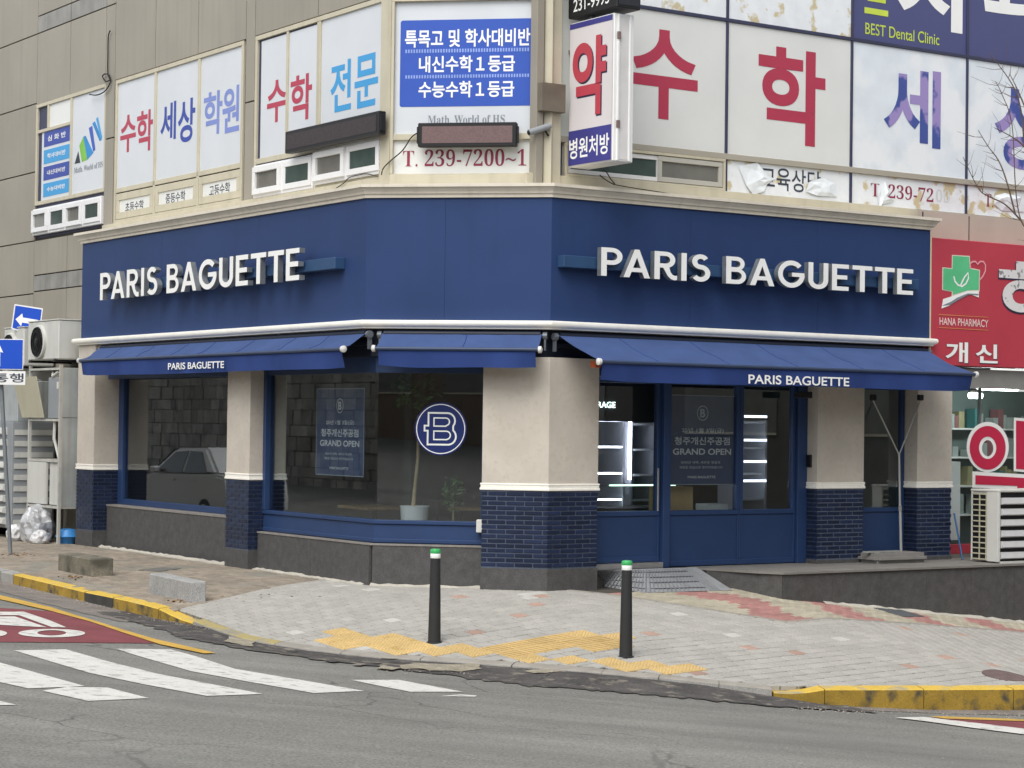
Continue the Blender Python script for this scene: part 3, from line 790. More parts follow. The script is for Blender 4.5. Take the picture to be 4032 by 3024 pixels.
# --- gutter band of rough patched asphalt at the kerb foot
def paint(pts, dz, m, name, parent=road, sub=5, fn=RD):
    P = [px2(fn, *p) for p in pts]
    g = M(); n = len(P)
    bm = bmesh.new(); vs = [bm.verts.new((p[0], p[1], 0)) for p in P]; bm.faces.new(vs)
    bmesh.ops.triangulate(bm, faces=bm.faces[:])
    for _ in range(3):
        es = [e for e in bm.edges if e.calc_length() > .6]
        if not es: break
        bmesh.ops.subdivide_edges(bm, edges=es, cuts=1); bmesh.ops.triangulate(bm, faces=bm.faces[:])
    for v in bm.verts: v.co.z = fn(v.co.x, v.co.y) + dz
    me = bpy.data.meshes.new(name); bm.to_mesh(me); bm.free(); me.materials.append(m)
    o = bpy.data.objects.new(name, me); COL.objects.link(o)
    if me.polygons and sum(p.normal.z for p in me.polygons) < 0: me.flip_normals()
    attach(o, parent); return o
def band_on_road(u0, u1, w0, w1, m, name, dz, jit=.04, lump=0.0):
    """strip along the kerb foot from kerb outwards, ragged outer edge"""
    g = M(); vs = []; N = int((u1 - u0) * 14)
    for k in range(N + 1):
        u = u0 + (u1 - u0) * k / N; i = min(int(u), len(KERB) - 2); t = u - i
        wv = (w0 + (w1 - w0) * k / N) + random.uniform(-jit, jit)
        if k in (0, N): wv *= .2
        for q in range(5):
            p = kerb_in(i, -.0 - wv * q / 4 + .02).lerp(kerb_in(i + 1, -.0 - wv * q / 4 + .02), t)
            vs.append((p.x, p.y, RD(p.x, p.y) + dz + (random.uniform(-.003, lump) if 0 < q < 4 else 0)))
    g.v = [Vector(v) for v in vs]
    g.f = [(k * 5 + q, k * 5 + q + 1, (k + 1) * 5 + q + 1, (k + 1) * 5 + q) for k in range(N) for q in range(4)]; g.mi = [0] * len(g.f)
    o = g.build(name, m, road); return o
band_on_road(.2, 3.6, .75, .9, GUTTER, 'gutter_strip', .006)
band_on_road(2.6, 5.2, .55, .95, PATCH, 'asphalt_patch', .008, .08, .010)
band_on_road(4.9, 9.0, 1.0, 1.7, PATCH, 'asphalt_patch', .010, .12, .010)
band_on_road(8.8, 13.2, 1.6, .9, PATCH, 'asphalt_patch', .0125, .10, .012)
band_on_road(12.9, 16.5, .45, .5, GUTTER, 'gutter_strip', .006)
# broken hollow in the patch
PALE = mat('crumbled_concrete', '9a9280', .95, .3, 6, bump=1.0, bscale=30, speck=.3, speck_scale=40)
def ragged(pts, it, amt, rnd):
    for _ in range(it):
        out = []
        for k, p in enumerate(pts):
            q = pts[(k + 1) % len(pts)]; L = math.hypot(q[0] - p[0], (q[1] - p[1]) * 4)
            out += [p, ((p[0] + q[0]) / 2 + rnd.gauss(0, amt * L), (p[1] + q[1]) / 2 + rnd.gauss(0, amt * L) * .22)]
        pts = out
    return pts
rg = random.Random(3)
for pts, m, dz in (([(1490, 2584), (1600, 2576), (1680, 2590), (1600, 2602), (1500, 2600)], PALE, .022), ([(1640, 2616), (1790, 2624), (1880, 2614), (1896, 2640), (1820, 2652), (1690, 2648), (1580, 2640)], PALE, .022),
                   ([(1500, 2628), (1590, 2636), (1540, 2646), (1480, 2640)], PALE, .022), ([(900, 2512), (1010, 2530), (1000, 2552), (880, 2532)], PALE, .022), ([(2060, 2650), (2150, 2640), (2230, 2652), (2100, 2658)], PALE, .022), ([(2880, 2700), (2990, 2712), (3040, 2738), (2960, 2728)], PALE, .022)):
    paint(ragged(pts, 3, .09, rg), dz, m, 'broken_asphalt')
for k in range(9):
    u = rg.uniform(800, 2700); v = 2500 + (u - 800) * .085 + rg.uniform(30, 75); r = rg.uniform(14, 34)
    paint(ragged([(u - r, v), (u, v - r * .16), (u + r, v + r * .05), (u + r * .2, v + r * .2)], 2, .1, rg), .016 + k * .0005, PATCH if k % 3 else GUTTER, 'asphalt_lump')
# --- road markings
Z = .006
def pz(o, s, pts): return [(o[0] + s * x, o[1] + s * y) for x, y in pts]
A0 = ((0, 2000), .6173); B0 = ((1000, 2200), .5877); C0 = ((2900, 2150), .5268)
cw = 'crossing_stripe'
paint(pz(*A0, [(90, 912), (420, 905), (700, 985), (1000, 1060), (1675, 1190), (1320, 1203), (900, 1125), (570, 1055), (330, 985)]), Z, ROADW, cw)
paint([(457, 2556), (673, 2559), (772, 2586), (926, 2636), (1200, 2682), (1435, 2723), (1235, 2731), (1000, 2690), (753, 2645), (519, 2577)], Z, ROADW, cw)
paint(pz(*B0, [(650, 815), (970, 815), (1190, 855), (1400, 895), (1050, 895), (890, 865)]), Z, ROADW, cw)
paint(pz(*B0, [(1245, 925), (1380, 912), (1495, 920), (1480, 928)]), Z, ROADW, cw)
paint(pz(*A0, [(-220, 930), (0, 990), (540, 1140), (180, 1155), (0, 1115), (-220, 1060)]), Z, ROADW, cw)
paint(pz(*A0, [(270, 1170), (430, 1145), (690, 1150), (950, 1217), (560, 1235)]), Z, ROADW, cw)
paint(pz(*A0, [(-160, 1200), (0, 1235), (105, 1260), (0, 1262), (-160, 1262)]), Z, ROADW, cw)
paint(pz(*A0, [(-200, 625), (0, 640), (330, 662), (560, 722), (800, 802), (985, 866), (0, 858), (-200, 856)]), Z, ROADR, 'red_road_surface')
paint(pz(*A0, [(-100, 540), (0, 562), (330, 640), (700, 755), (1000, 845), (1200, 890), (1375, 932), (1300, 935), (1020, 876), (800, 806), (560, 726), (330, 664), (0, 588), (-100, 565)]), .013, ROADY, 'yellow_road_line')
# letters on the red surface (cropped characters)
Zl = .012
paint(pz(*A0, [(-120, 668), (40, 668), (150, 667), (310, 720), (424, 768), (330, 766), (120, 690), (-120, 690)]), Zl, ROADW, 'road_lettering')
paint(pz(*A0, [(-120, 698), (95, 698), (300, 768), (180, 762), (-120, 745)]), Zl, ROADW, 'road_lettering')
def ring(cx, cy, rx, ry, ix, iy, m, name):
    outer = []; inner = []
    for k in range(24):
        a = 2 * math.pi * k / 24
        outer.append(px2(RD, A0[0][0] + A0[1] * (cx + rx * math.cos(a)), A0[0][1] + A0[1] * (cy + ry * math.sin(a))))
        inner.append(px2(RD, A0[0][0] + A0[1] * (cx + ix * math.cos(a)), A0[0][1] + A0[1] * (cy - 2 + iy * math.sin(a))))
    g = M(); g.v = [Vector((p[0], p[1], RD(*p) + Zl)) for p in outer + inner]
    g.f = [(k, (k + 1) % 24, 24 + (k + 1) % 24, 24 + k) for k in range(24)]; g.mi = [0] * 24
    g.build(name, m, road)
ring(330, 805, 214, 27, 92, 17, ROADW, 'road_lettering'); ring(-70, 806, 115, 24, 50, 15, ROADW, 'road_lettering')
paint(pz(*C0, [(1185, 1290), (1400, 1285), (1790, 1330), (2300, 1392), (2300, 1436), (2149, 1415), (1790, 1370), (1400, 1315)]), .012, ROADW, 'white_road_line')
paint(pz(*C0, [(1440, 1284), (2300, 1318), (2300, 1388), (1790, 1326)]), Z, ROADR, 'red_road_surface')
paint(pz(*C0, [(1440, 1280), (1560, 1280), (2300, 1306), (2300, 1320), (1560, 1297)]), .012, ROADY, 'yellow_road_line')

# cement fillet along the building foot
FIL = mat('pale_cement_fillet', 'b9b4a8', .95, .15, 4, bump=.6, bscale=40)
def fillet(F, s0, s1, n, k, wd):
    g = M(); rnd = random.Random(k); N = int((s1 - s0) / .12); vs = []
    for i in range(N + 1):
        s_ = s0 + (s1 - s0) * i / N; w_ = wd * rnd.uniform(.35, 1.2)
        a = F.p(s_, n - .02, 0); b = F.p(s_, n + w_, 0); vs += [(a.x, a.y, G(a.x, a.y) + rnd.uniform(.02, .045)), (b.x, b.y, G(b.x, b.y) + .0065), (b.x, b.y, G(b.x, b.y) - .03)]
    g.v = [Vector(v) for v in vs]; g.f = [(3 * i + e, 3 * i + 3 + e, 3 * i + 4 + e, 3 * i + 1 + e) for i in range(N) for e in range(2)]; g.mi = [0] * len(g.f)
    g.build('cement_fillet', FIL, sidewalk)
fillet(FL, .65, 9.75, -.15, 1, .09); fillet(FC, .1, 2.45, -.12, 2, .06); fillet(FRt, 3.9, 12, 1.17, 3, .12)
# ------------------------------------------------------------------ the corner building
ZT, ZB = 5.254, 3.594          # fascia top / bottom
ZP = 3.10                      # pillar top
bld = thing('corner_building', 'taupe clad corner building with navy bakery shopfront', 'building', (PC1.x, PC1.y, 0))
def poly_prism(pts, z0, z1): return M().prism([(p.x, p.y, z0) for p in pts], (0, 0, z1 - z0))
def to2(v): return V2(v.x, v.y)
body = plan(-.575, -9, 16)
body += [FRt.a + FRt.d * 16 - FRt.n * 9, FL.a - FL.d * 9 - FL.n * 9 + FRt.d * 3]
poly_prism(body, 3.62, 13).build('wall_core', CLADS, bld)
fl = plan(-.32, -.1, 14) + [to2(FRt.p(14, -7, 0)), to2(FL.p(-.1, -7, 0))]
poly_prism(fl, -.4, .2).build('shop_floor', mat('shop_floor_tile', '5d5a55', .5, .1, 3), bld)
mbox('inner_wall', INTW, bld, FL, -.1, 7.0, -6.2, -6.0, .2, 3.6)
mbox('inner_wall', INTW, bld, FRt, 1.0, 14.0, -5.4, -5.2, .2, 3.6)
mbox('inner_wall', mat('pharmacy_wall', '98a3a0', .8), bld, FRt, 7.42, 7.6, -5.2, -.36, .2, 3.6)
mbox('side_wall', CLADS, bld, FL, -9, -.12, -5, -.56, -.8, 3.61)
poly_prism([to2(FL.p(-.3, -6, 0)), to2(FL.p(-.1, -.58, 0)), to2(FL.p(-.02, -.58, 0)), to2(FL.p(-.02, -6, 0))], .2, 3.6).build('inner_wall', INTW, bld)
# fascia
fas = sweep([(-.012, ZB), (-.012, ZT), (-.56, ZT), (-.56, ZB)], .002, LEN_R - .002).build('fascia_board', NAVY, bld)
for F, js in ((FL, [0, 3.3, 6.7, LEN_L]), (FC, [0, 1.1, LEN_C]), (FRt, [0, 2.4, 4.8, LEN_R])):
    for k, (a, b) in enumerate(zip(js, js[1:])):
        mbox('fascia_panel', NAVY, fas, F, a + (.0015 if k else 0), b - (.0015 if k < len(js) - 2 else 0), -.0115, 0, ZB + .001, ZT - .001)
sweep([(-.5, ZT + .004), (.03, ZT + .004), (.035, ZT + .05), (.055, ZT + .056), (.065, ZT + .085), (.10, ZT + .135), (.125, ZT + .142), (.125, ZT + .185), (-.5, ZT + .2)], 0, LEN_R, True).build('cornice', CREAM, bld)
sweep([(-.3, ZB - .118), (.045, ZB - .118), (.05, ZB - .098), (.07, ZB - .092), (.092, ZB - .07), (.1, ZB - .04), (.09, ZB - .012), (.07, ZB - .004), (-.3, ZB - .004)], -.1, LEN_R, True).build('string_moulding', WBAND, bld, smooth=True)
sweep([(-.5, ZP + .004), (-.14, ZP + .004), (-.14, ZB - .12), (-.5, ZB - .12)], .66, LEN_R + .4).build('lintel', NAVYD, bld)
sweep([(-.42, 2.88), (-.24, 2.88), (-.24, ZP), (-.42, ZP)], .66, LEN_R + .4).build('lintel_trim', NAVYF, bld)
# --- pillars
NB = [0]
def bricks(F, s0, s1, z0, z1, n, parent, single, row0=0):
    pit, bh, bl = .0637, .0475, .25; g = M(); rows = int((z1 - z0) / pit)
    off = (z1 - z0 - rows * pit) / 2
    for r in range(rows):
        z = z0 + off + (r + .5) * pit; x = s0 - (.125 if (r + row0) % 2 else 0.0) - .04
        while x < s1:
            a, b = max(x + .007, s0 + .004), min(x + bl - .007, s1 - .004); x += bl
            if b - a < .03: continue
            if single and NB[0] < 300:
                NB[0] += 1; c = F.p((a + b) / 2, n - .012, z)
                mt = Matrix.Translation(c) @ Matrix.Rotation(F.ang(), 4, 'Z') @ Matrix.Diagonal(((b - a) / .236, 1, 1, 1))
                piece('brick', 'brick', lambda: unit_box_mesh('brick', .236, .03, bh, .004), BRICKM, parent, mt)
            else: g.box(F, a, b, n - .03, n + .003, z - bh / 2, z + bh / 2)
    if g.v:
        o = g.build('brick', BRICKS, parent); o['kind'] = 'stuff'
def pillar(pts, faces, zfoot, ztop, label=None):
    """pts: plan polygon (V2) outer line first; faces: (Frame, s0, s1, n, single)"""
    p = poly_prism(pts, 1.392, ztop).build('pillar', STONE, bld, bevel=.004)
    if label: p['label'] = label
    cen = sum((q for q in pts), V2(0, 0)) / len(pts)
    def grow(k): return [q + (q - cen).normalized() * k for q in pts]
    poly_prism(grow(-.012), .2, 1.302).build('grout_bed', GROUT, p)
    t = M()
    t = poly_prism(grow(.03), 1.302, 1.335); q = poly_prism(grow(.018), 1.335, 1.372); r = poly_prism(grow(.026), 1.372, 1.396)
    b = len(t.v); t.v += q.v; t.f += [tuple(i + b for i in f) for f in q.f]; b = len(t.v); t.v += r.v; t.f += [tuple(i + b for i in f) for f in r.f]; t.mi = [0] * len(t.f)
    t.build('trim_moulding', WBAND, p, bevel=.005)
    poly_prism(grow(.006), zfoot, .25).build('plinth', GRANITE, p)
    for k, (F, s0, s1, n, single) in enumerate(faces): bricks(F, s0, s1, .255, 1.298, n, p, single, k % 2)
    return p
def sideR(F, s): a = F.p(s, 0, 0); return Fr(to2(a), ang=math.atan2(-F.n.y, -F.n.x))          # face looking along +d
def sideL(F, s, dep): a = F.p(s, -dep, 0); return Fr(to2(a), ang=math.atan2(F.n.y, F.n.x))      # face looking along -d
p2 = lambda F, s, n: to2(F.p(s, n, 0))
c2 = corner(FC, FRt, 0); c2i = corner(FC, FRt, -.4)
pillar([p2(FC, 1.65, 0), c2, p2(FRt, .83, 0), p2(FRt, .83, -.4), c2i, p2(FC, 1.65, -.4)],
       [(FC, 1.65, LEN_C, 0, True), (FRt, 0, .83, 0, True)], -.8, ZP)
rb = lambda F, s0, s1, dep: [p2(F, s0, 0), p2(F, s1, 0), p2(F, s1, -dep), p2(F, s0, -dep)]
pillar(rb(FRt, 4.84, 5.77, .42), [(FRt, 4.84, 5.77, 0, True), (sideL(FRt, 4.84, .42), 0, .42, 0, False)], -.3, ZP)
pillar(rb(FRt, 6.88, 7.62, .42), [(FRt, 6.88, 7.62, 0, True), (sideL(FRt, 6.88, .42), 0, .42, 0, False)], -.3, ZP)
pillar(rb(FL, 5.77, 6.53, .62), [(FL, 5.77, 6.53, 0, False), (sideR(FL, 6.53), 0, .62, 0, False)], -.8, ZP)
pillar(rb(FL, -.1, .64, .57), [(FL, -.1, .64, 0, False), (sideR(FL, .64), 0, .57, 0, False)], -.8, 3.472)
# thin pale corner beads on the pillars
for F, s, n in ((FL, .64, -.56), (FL, 6.53, -.28)):
    M().box(F, s - .004, s + .012, n - .02, n + .02, 1.4, ZP - .01).build('corner_bead', WBAND, bld)
# --- granite bases, made of slabs
base = M().box(FL, .66, 5.75, -.6, -.29, -.6, .67).build('granite_base', GRANITE, bld)
for k in range(4):
    a = .655 + k * 1.28; mbox('granite_slab', GRANITE, base, FL, a, a + 1.276 if k < 3 else 5.766, -.288, -.255, -.6, .676)
mbox('granite_ledge', GRANTOP, base, FL, .65, 5.766, -.6, -.245, .68, .71)
b2 = M(); cA, cB = corner(FL, FC, -.19), corner(FL, FC, -.7)
b2 = poly_prism([p2(FL, 6.55, -.19), cA, p2(FC, 1.64, -.19), p2(FC, 1.64, -.7), cB, p2(FL, 6.55, -.7)], -.8, .5).build('granite_base', GRANITE, bld)
for a, b in ((6.55, 8.2), (8.205, LEN_L - .06)): mbox('granite_slab', GRANITE, b2, FL, a, b, -.188, -.15, -.8, .51)
for a, b in ((.115, 1.0), (1.005, 1.635)): mbox('granite_slab', GRANITE, b2, FC, a, b, -.188, -.15, -.8, .51)
cO, cI = corner(FL, FC, -.14), corner(FL, FC, -.7)
poly_prism([p2(FL, 6.54, -.14), cO, p2(FC, 1.645, -.14), p2(FC, 1.645, -.7), cI, p2(FL, 6.54, -.7)], .512, .535).build('granite_ledge', GRANTOP, b2)
# --- shop windows
def shop_window(F, n, s0, s1, z0, z1, left=.07, right=.07, bot=.09, top=.08, mull=()):
    wdw = M().box(F, s0, s1, n - .06, n + .05, z0, z0 + bot).build('shop_window', NAVYF, bld, bevel=.006)
    if left: mbox('frame', NAVYF, wdw, F, s0, s0 + left, n - .06, n + .05, z0 + bot, z1, .006)
    if right: mbox('frame', NAVYF, wdw, F, s1 - right, s1, n - .06, n + .05, z0 + bot, z1, .006)
    mbox('frame', NAVYF, wdw, F, s0 + left, s1 - right, n - .06, n + .05, z1 - top, z1, .006)
    for x in mull: mbox('frame', NAVYF, wdw, F, x - .03, x + .03, n - .05, n + .04, z0 + bot, z1 - top, .004)
    xs = [s0 + left] + [x for x in mull] + [s1 - right]
    for a, b in zip(xs, xs[1:]): mbox('pane', GLASS, wdw, F, a, b, n - .008, n, z0 + bot, z1 - top)
    return wdw
shop_window(FL, -.5, .642, 5.768, .712, ZP, left=.2, right=.05, bot=.1)
# corner window with a butt-jointed glass corner
def cplan(nn0, nn1, a, b): return [p2(FL, a, nn1), corner(FL, FC, nn1), p2(FC, b, nn1), p2(FC, b, nn0), corner(FL, FC, nn0), p2(FL, a, nn0)]
cw_ = poly_prism(cplan(-.42, -.25, 6.532, 1.645), .537, .80).build('shop_window', NAVYF, bld, bevel=.006)
poly_prism(cplan(-.42, -.225, 6.532, 1.645), .80, .855).build('sill', NAVYF, cw_, bevel=.008)
poly_prism(cplan(-.42, -.235, 6.532, 1.645), .545, .60).build('base_moulding', NAVYF, cw_, bevel=.008)
mbox('frame', NAVYF, cw_, FL, 6.535, 6.62, -.36, -.22, .857, ZP - .02, .006)
mbox('frame', NAVYF, cw_, FC, 1.60, 1.645, -.36, -.24, .857, ZP - .02, .006)
cg = corner(FL, FC, -.30); sg = (cg - FL.a).dot(FL.d); tg = (cg - FC.a).dot(FC.d)
mbox('pane', GLASS, cw_, FL, 6.62, sg - .002, -.308, -.30, .855, 2.88)
mbox('pane', GLASS, cw_, FC, tg + .002, 1.60, -.308, -.30, .855, 2.88)
# doors
def door(s0, s1, name='door', z0=.24, n=-.3, post=.06, leaf=True):
    d = M().box(FRt, s0, s1, n - .05, n + .012, z0, .93).build(name, NAVYF, bld, bevel=.004)
    mbox('rail', NAVYF, d, FRt, s0, s1, n - .06, n + .035, .93, 1.0, .008)
    mbox('rail', NAVYF, d, FRt, s0, s1, n - .06, n + .035, z0, z0 + .08, .008)
    mbox('stile', NAVYF, d, FRt, s0, s0 + post, n - .06, n + .03, 1.0, 2.87, .005)
    mbox('stile', NAVYF, d, FRt, s1 - post, s1, n - .06, n + .03, 1.0, 2.87, .005)
    mbox('stile', NAVYF, d, FRt, s0, s0 + post * .6, n - .04, n + .03, z0 + .08, .93, .005)
    mbox('stile', NAVYF, d, FRt, s1 - post * .6, s1, n - .04, n + .03, z0 + .08, .93, .005)
    mbox('head_rail', NAVYF, d, FRt, s0 + post, s1 - post, n - .06, n + .03, 2.79, 2.87, .005)
    mbox('pane', GLASS, d, FRt, s0 + post, s1 - post, n - .02, n - .012, 1.0, 2.79)
    return d
d1 = door(.84, 2.12, z0=.285)
M().tube([FRt.p(2.05, -.23, 1.0), FRt.p(2.05, -.23, 1.6)], .013).build('door_handle', STEEL, d1)
mbox('threshold', STEEL, bld, FRt, .835, 2.12, -.36, -.18, .2, .28, .004)
mbox('door_post', NAVYF, bld, FRt, 2.125, 2.245, -.4, -.2, .2, 2.878, .006)
door(2.25, 3.58, 'shop_window', z0=.205); door(3.585, 4.65, 'shop_window', z0=.205)
mbox('door_post', NAVYF, bld, FRt, 4.655, 4.838, -.4, -.22, .2, 2.878, .006)
door(5.773, 6.875, 'shop_window', z0=.205)
# --- terrace
tp = [p2(FRt, 2.62, -.3), p2(FRt, 2.68, .08), p2(FRt, 2.95, .82), p2(FRt, 3.14, 1.2), p2(FRt, 14, 1.2), p2(FRt, 14, -.3)]
TERT = mat('grey_terrace_stone', '7b7873', .7, .12, 3, speck=.15, speck_scale=80)
ter = poly_prism([p2(FRt, 2.66, -.28), p2(FRt, 2.72, .08), p2(FRt, 2.99, .78), p2(FRt, 3.17, 1.13), p2(FRt, 14, 1.13), p2(FRt, 14, -.28)], -2.5, .165).build('terrace', GRANITE, bld)
poly_prism(tp, .167, .197).build('paving_slab', TERT, ter)
for k in range(12):
    a = 3.16 + k * .92; mbox('granite_slab', GRANITE, ter, FRt, a, a + .916, 1.133, 1.17, -2.5, .16)
sl = Fr(p2(FRt, 2.68, .08), p2(FRt, 3.15, 1.17)); mbox('granite_slab', GRANITE, ter, sl, .01, (p2(FRt, 3.15, 1.17) - p2(FRt, 2.68, .08)).length - .005, -.03, .0, -.9, .16)
# --- cladding on the left upper wall
UP = -.5
wl = M().box(FL, -9, LEN_L - .3, -.572, -.545, 3.0, 12).build('cladding', JOINT, bld)
def zpx(u, v): return on(FL, UP, u, v)[1]
zr = [zpx(0, 191), zpx(0, 453), zpx(0, 711), zpx(0, 972), zpx(0, 1172)]
NP = [0]
def panel(F, s0, s1, z0, z1, m=CLAD, n=UP, par=None):
    g = .011
    return mbox('cladding_panel', m, par or wl, F, s0 + g, s1 - g, n - .04, n, z0 + g, z1 - g, .003)
sj = [-9, -6.3, on(FL, UP, 146, 300)[0]]
zs = [-.2, 1.0, 2.2] + zr[::-1] + [zr[0] + 1.2, zr[0] + 2.4, 12]
zs = sorted(zs)
for a, b in zip(sj, sj[1:]):
    for c, d in zip(zs, zs[1:]): panel(FL, a, b, c, d)
cj = [on(FL, UP, u, 300)[0] for u in (146, 276, 416, 452, 610, 778, 966, 1002)] + [7.55, LEN_L - .36]
zst = zpx(146, 134); zsu = zpx(146, 67)
WT, WB = 8.17, 5.62
for k, (a, b) in enumerate(zip(cj, cj[1:])):
    narrow = k in (2, 6)
    panel(FL, a, b, WT if not narrow else WT - 1.0, zst if k < 3 else 9.75)
    if k < 3:
        panel(FL, a, b, zst, zsu, CLADS if k != 2 else CLAD); panel(FL, a, b, zsu, zsu + 1.3)
    else: panel(FL, a, b, 9.75, 11)
    if narrow: panel(FL, a, b, WB - .3, WT - 1.0)
zq = [zpx(131, 949), zpx(131, 1086), zpx(131, 1149), zpx(131, 1420), 2.0, 1.0, -.1]
for k in range(2):
    a, b = cj[k], cj[k + 1]
    b = b if k == 0 else -.14
    panel(FL, a, b, zq[1], zq[0]); panel(FL, a, b, zq[2], zq[1], CLADS); panel(FL, a, b, zq[3], zq[2]); panel(FL, a, b, zq[4], zq[3]); panel(FL, a, b, zq[5], zq[4]); panel(FL, a, b, zq[6], zq[5])
# beige metal strip under the upper windows
for F, a, b in ((FL, cj[2] + .04, LEN_L - .47), (FC, .2, LEN_C - .2), (FRt, -.1, 7.3)):
    mbox('sill_flashing', WINFR, bld, F, a, b, -.545, -.46, ZT + .19, 5.63, .004)
mbox('sill_flashing', mat('pale_wall_panel', 'b7ada0', .6, .05), bld, FRt, 7.3, 14, -.56, -.49, 4.9, 5.63, .004)
mbox('pipe_joint', JOINT, bld, FRt, 7.42, 7.44, -.495, -.48, 4.9, 5.6); mbox('pipe_joint', JOINT, bld, FRt, 8.45, 8.465, -.495, -.485, 4.9, 5.6)
# --- upper windows
def frame_rect(F, n, s0, s1, z0, z1, m, par, w=.06, dep=.07):
    mbox('frame', m, par, F, s0, s1, n - .03, n + dep, z1 - w, z1, .004); mbox('frame', m, par, F, s0, s1, n - .03, n + dep, z0, z0 + w, .004)
    mbox('frame', m, par, F, s0, s0 + w, n - .03, n + dep, z0 + w, z1 - w, .004); mbox('frame', m, par, F, s1 - w, s1, n - .03, n + dep, z0 + w, z1 - w, .004)
def pvc(F, n, s0, s1, z0, z1, par):
    """white plastic slider: two pairs of sashes"""
    mbox('plastic_frame', PVC, par, F, s0, s1, n - .03, n + .03, z0, z1, .006)
    k = 2 if s1 - s0 > 1.2 else 1
    for h in range(2):
        m = (s1 - s0) / 2; a = s0 + m * h
        e = .05; mm = .085
        a0, b0, c0, d0 = a + e, a + m - e * .4, z0 + .07, z1 - .05
        dep = .075 if h == 0 else .05
        frame_rect(F, n, a0 - .02, b0, c0 - .02, d0 + .02, PVC, par, mm, dep)
        mbox('pane', PANEG if h == 0 else PANEGR, par, F, a0 + .06, b0 - .08, n + .031, n + .036, c0 + .06, d0 - .06)
def pane(F, n, s0, s1, z0, z1, m, par, name='pane'): return mbox(name, m, par, F, s0, s1, n - .02, n, z0, z1)
PN = -.53; FN = -.53
# group 1: two bays
s0, s1, z0, z1 = rect(FL, UP, (143, 413), (411, 753)); sm = on(FL, UP, 276, 600)[0]
w1 = M().box(FL, s0, s1, -.56, -.54, WB, z1).build('upper_window', DGRID, bld)
frame_rect(FL, FN, s0, s1, z0, z1, WINFR, w1, .07, .03)
mbox('frame', WINFR, w1, FL, sm - .04, sm + .04, FN - .03, FN + .025, z0 + .07, z1 - .07, .004)
zt_ = on(FL, UP, 152, 513)[1]
mbox('frame', WINFR, w1, FL, s0 + .07, sm - .04, FN - .03, FN + .025, zt_ - .06, zt_, .004)
mbox('frame', WINFR, w1, FL, s0 + .55, s0 + .63, FN - .03, FN + .025, zt_, z1 - .07, .004)
pane(FL, PN, s0 + .63, sm - .04, zt_, z1 - .07, FILMG, w1); pane(FL, PN, s0 + .25, sm - .04, z0 + .07, zt_ - .06, FILM, w1)
pane(FL, PN, sm + .04, s1 - .07, z0 + .07, z1 - .07, FILM, w1)
for k, (ya, yb, m, t) in enumerate(((857, 952, BLUE, '심 화 반'), (972, 1062, SKYB, '학사대비반'), (1080, 1168, BLUE, '내신대비반'), (1188, 1275, SKYB, '수능대비반'))):
    a = on(FL, PN, 300 * .6076, ya * .6076); b = on(FL, PN, 300 * .6076, yb * .6076)
    q = mbox('printed_bar', m, w1, FL, s0 + .36, sm - .1, PN + .001, PN + .004, b[1], a[1])
    text(t, WHITE, w1, FL, PN + .007, s0 + .55, sm - .28, b[1] + .09, a[1] - .08, .015)
def flat(F, n, pts, m, par, name='printed_mark'):
    g = M(); P = [on(F, n, *p) for p in pts]; g.prism([F.p(p[0], n, p[1]) for p in P], -Vector((F.n.x, F.n.y, 0)) * .002); return g.build(name, m, par)
zz = lambda pts: [(x * .6076, y * .6076) for x, y in pts]
BLK = mat('black_vinyl', '2c3038', .5); GRN = mat('green_vinyl', '7ab648', .5); BL3 = mat('mid_blue_vinyl', '2f86c4', .5)
flat(FL, PN + .003, zz([(483, 1062), (520, 1055), (507, 980)]), BLK, w1)
flat(FL, PN + .003, zz([(514, 945), (540, 885), (565, 1035), (530, 1050)]), GRN, w1)
flat(FL, PN + .003, zz([(540, 885), (555, 880), (605, 990), (566, 1035)]), BL3, w1)
flat(FL, PN + .0045, zz([(575, 830), (597, 815), (617, 970), (603, 982)]), BLUE2, w1)
flat(FL, PN + .003, zz([(598, 800), (615, 785), (660, 905), (645, 915)]), BL3, w1)
flat(FL, PN + .0045, zz([(622, 770), (634, 757), (662, 890), (652, 900)]), SKYB, w1)
textc(serif('Math. World of HS'), GREYT, w1, FL, PN + .003, (482 * .6076, 1085 * .6076), (650 * .6076, 1088 * .6076), 0) if False else text(serif('Math. World of HS'), GREYT, w1, FL, PN + .003, sm + .14, s1 - .16, on(FL, PN, 340, 672)[1], on(FL, PN, 340, 650)[1], 0)
pv = rect(FL, UP + .02, (131, 826), (398, 881)); pm = (pv[0] + pv[1]) / 2
wp = M().box(FL, pv[0], pv[1], -.56, -.53, pv[2], pv[3]).build('sliding_window', PVC, bld)
pvc(FL, -.5, pv[0], pm - .01, pv[2], pv[3], wp); pvc(FL, -.5, pm + .01, pv[1], pv[2], pv[3], wp)
# group 2: three bays
s0, s1, z1 = .15, 5.13, 8.17; ms = [1.82, 3.52]
w2 = M().box(FL, s0, s1, -.56, -.54, WB, z1).build('upper_window', DGRID, bld)
frame_rect(FL, FN, s0, s1, WB, z1, WINFR, w2, .07, .03)
for x in ms: mbox('frame', WINFR, w2, FL, x - .04, x + .04, FN - .03, FN + .025, WB + .07, z1 - .07, .004)
ed = [s0 + .03] + ms + [s1 - .03]
mbox('frame', WINFR, w2, FL, s0 + .07, s1 - .07, FN - .03, FN + .025, 6.17, 6.25, .004)
for k in range(3):
    a, b = ed[k] + .04, ed[k + 1] - .04
    pane(FL, PN, a, b, 6.25, z1 - .07, FILM, w2)
    frame_rect(FL, FN, a + .01, b - .01, WB + .08, 6.15, WINFR, w2, .12, .02)
    pane(FL, PN, a + .12, b - .12, WB + .2, 6.03, FILMG, w2)
zq_ = lambda F, n, x0, y0, x1, y1, o, s: rect(F, n, (o[0] + s * x0, o[1] + s * y0), (o[0] + s * x1, o[1] + s * y1))
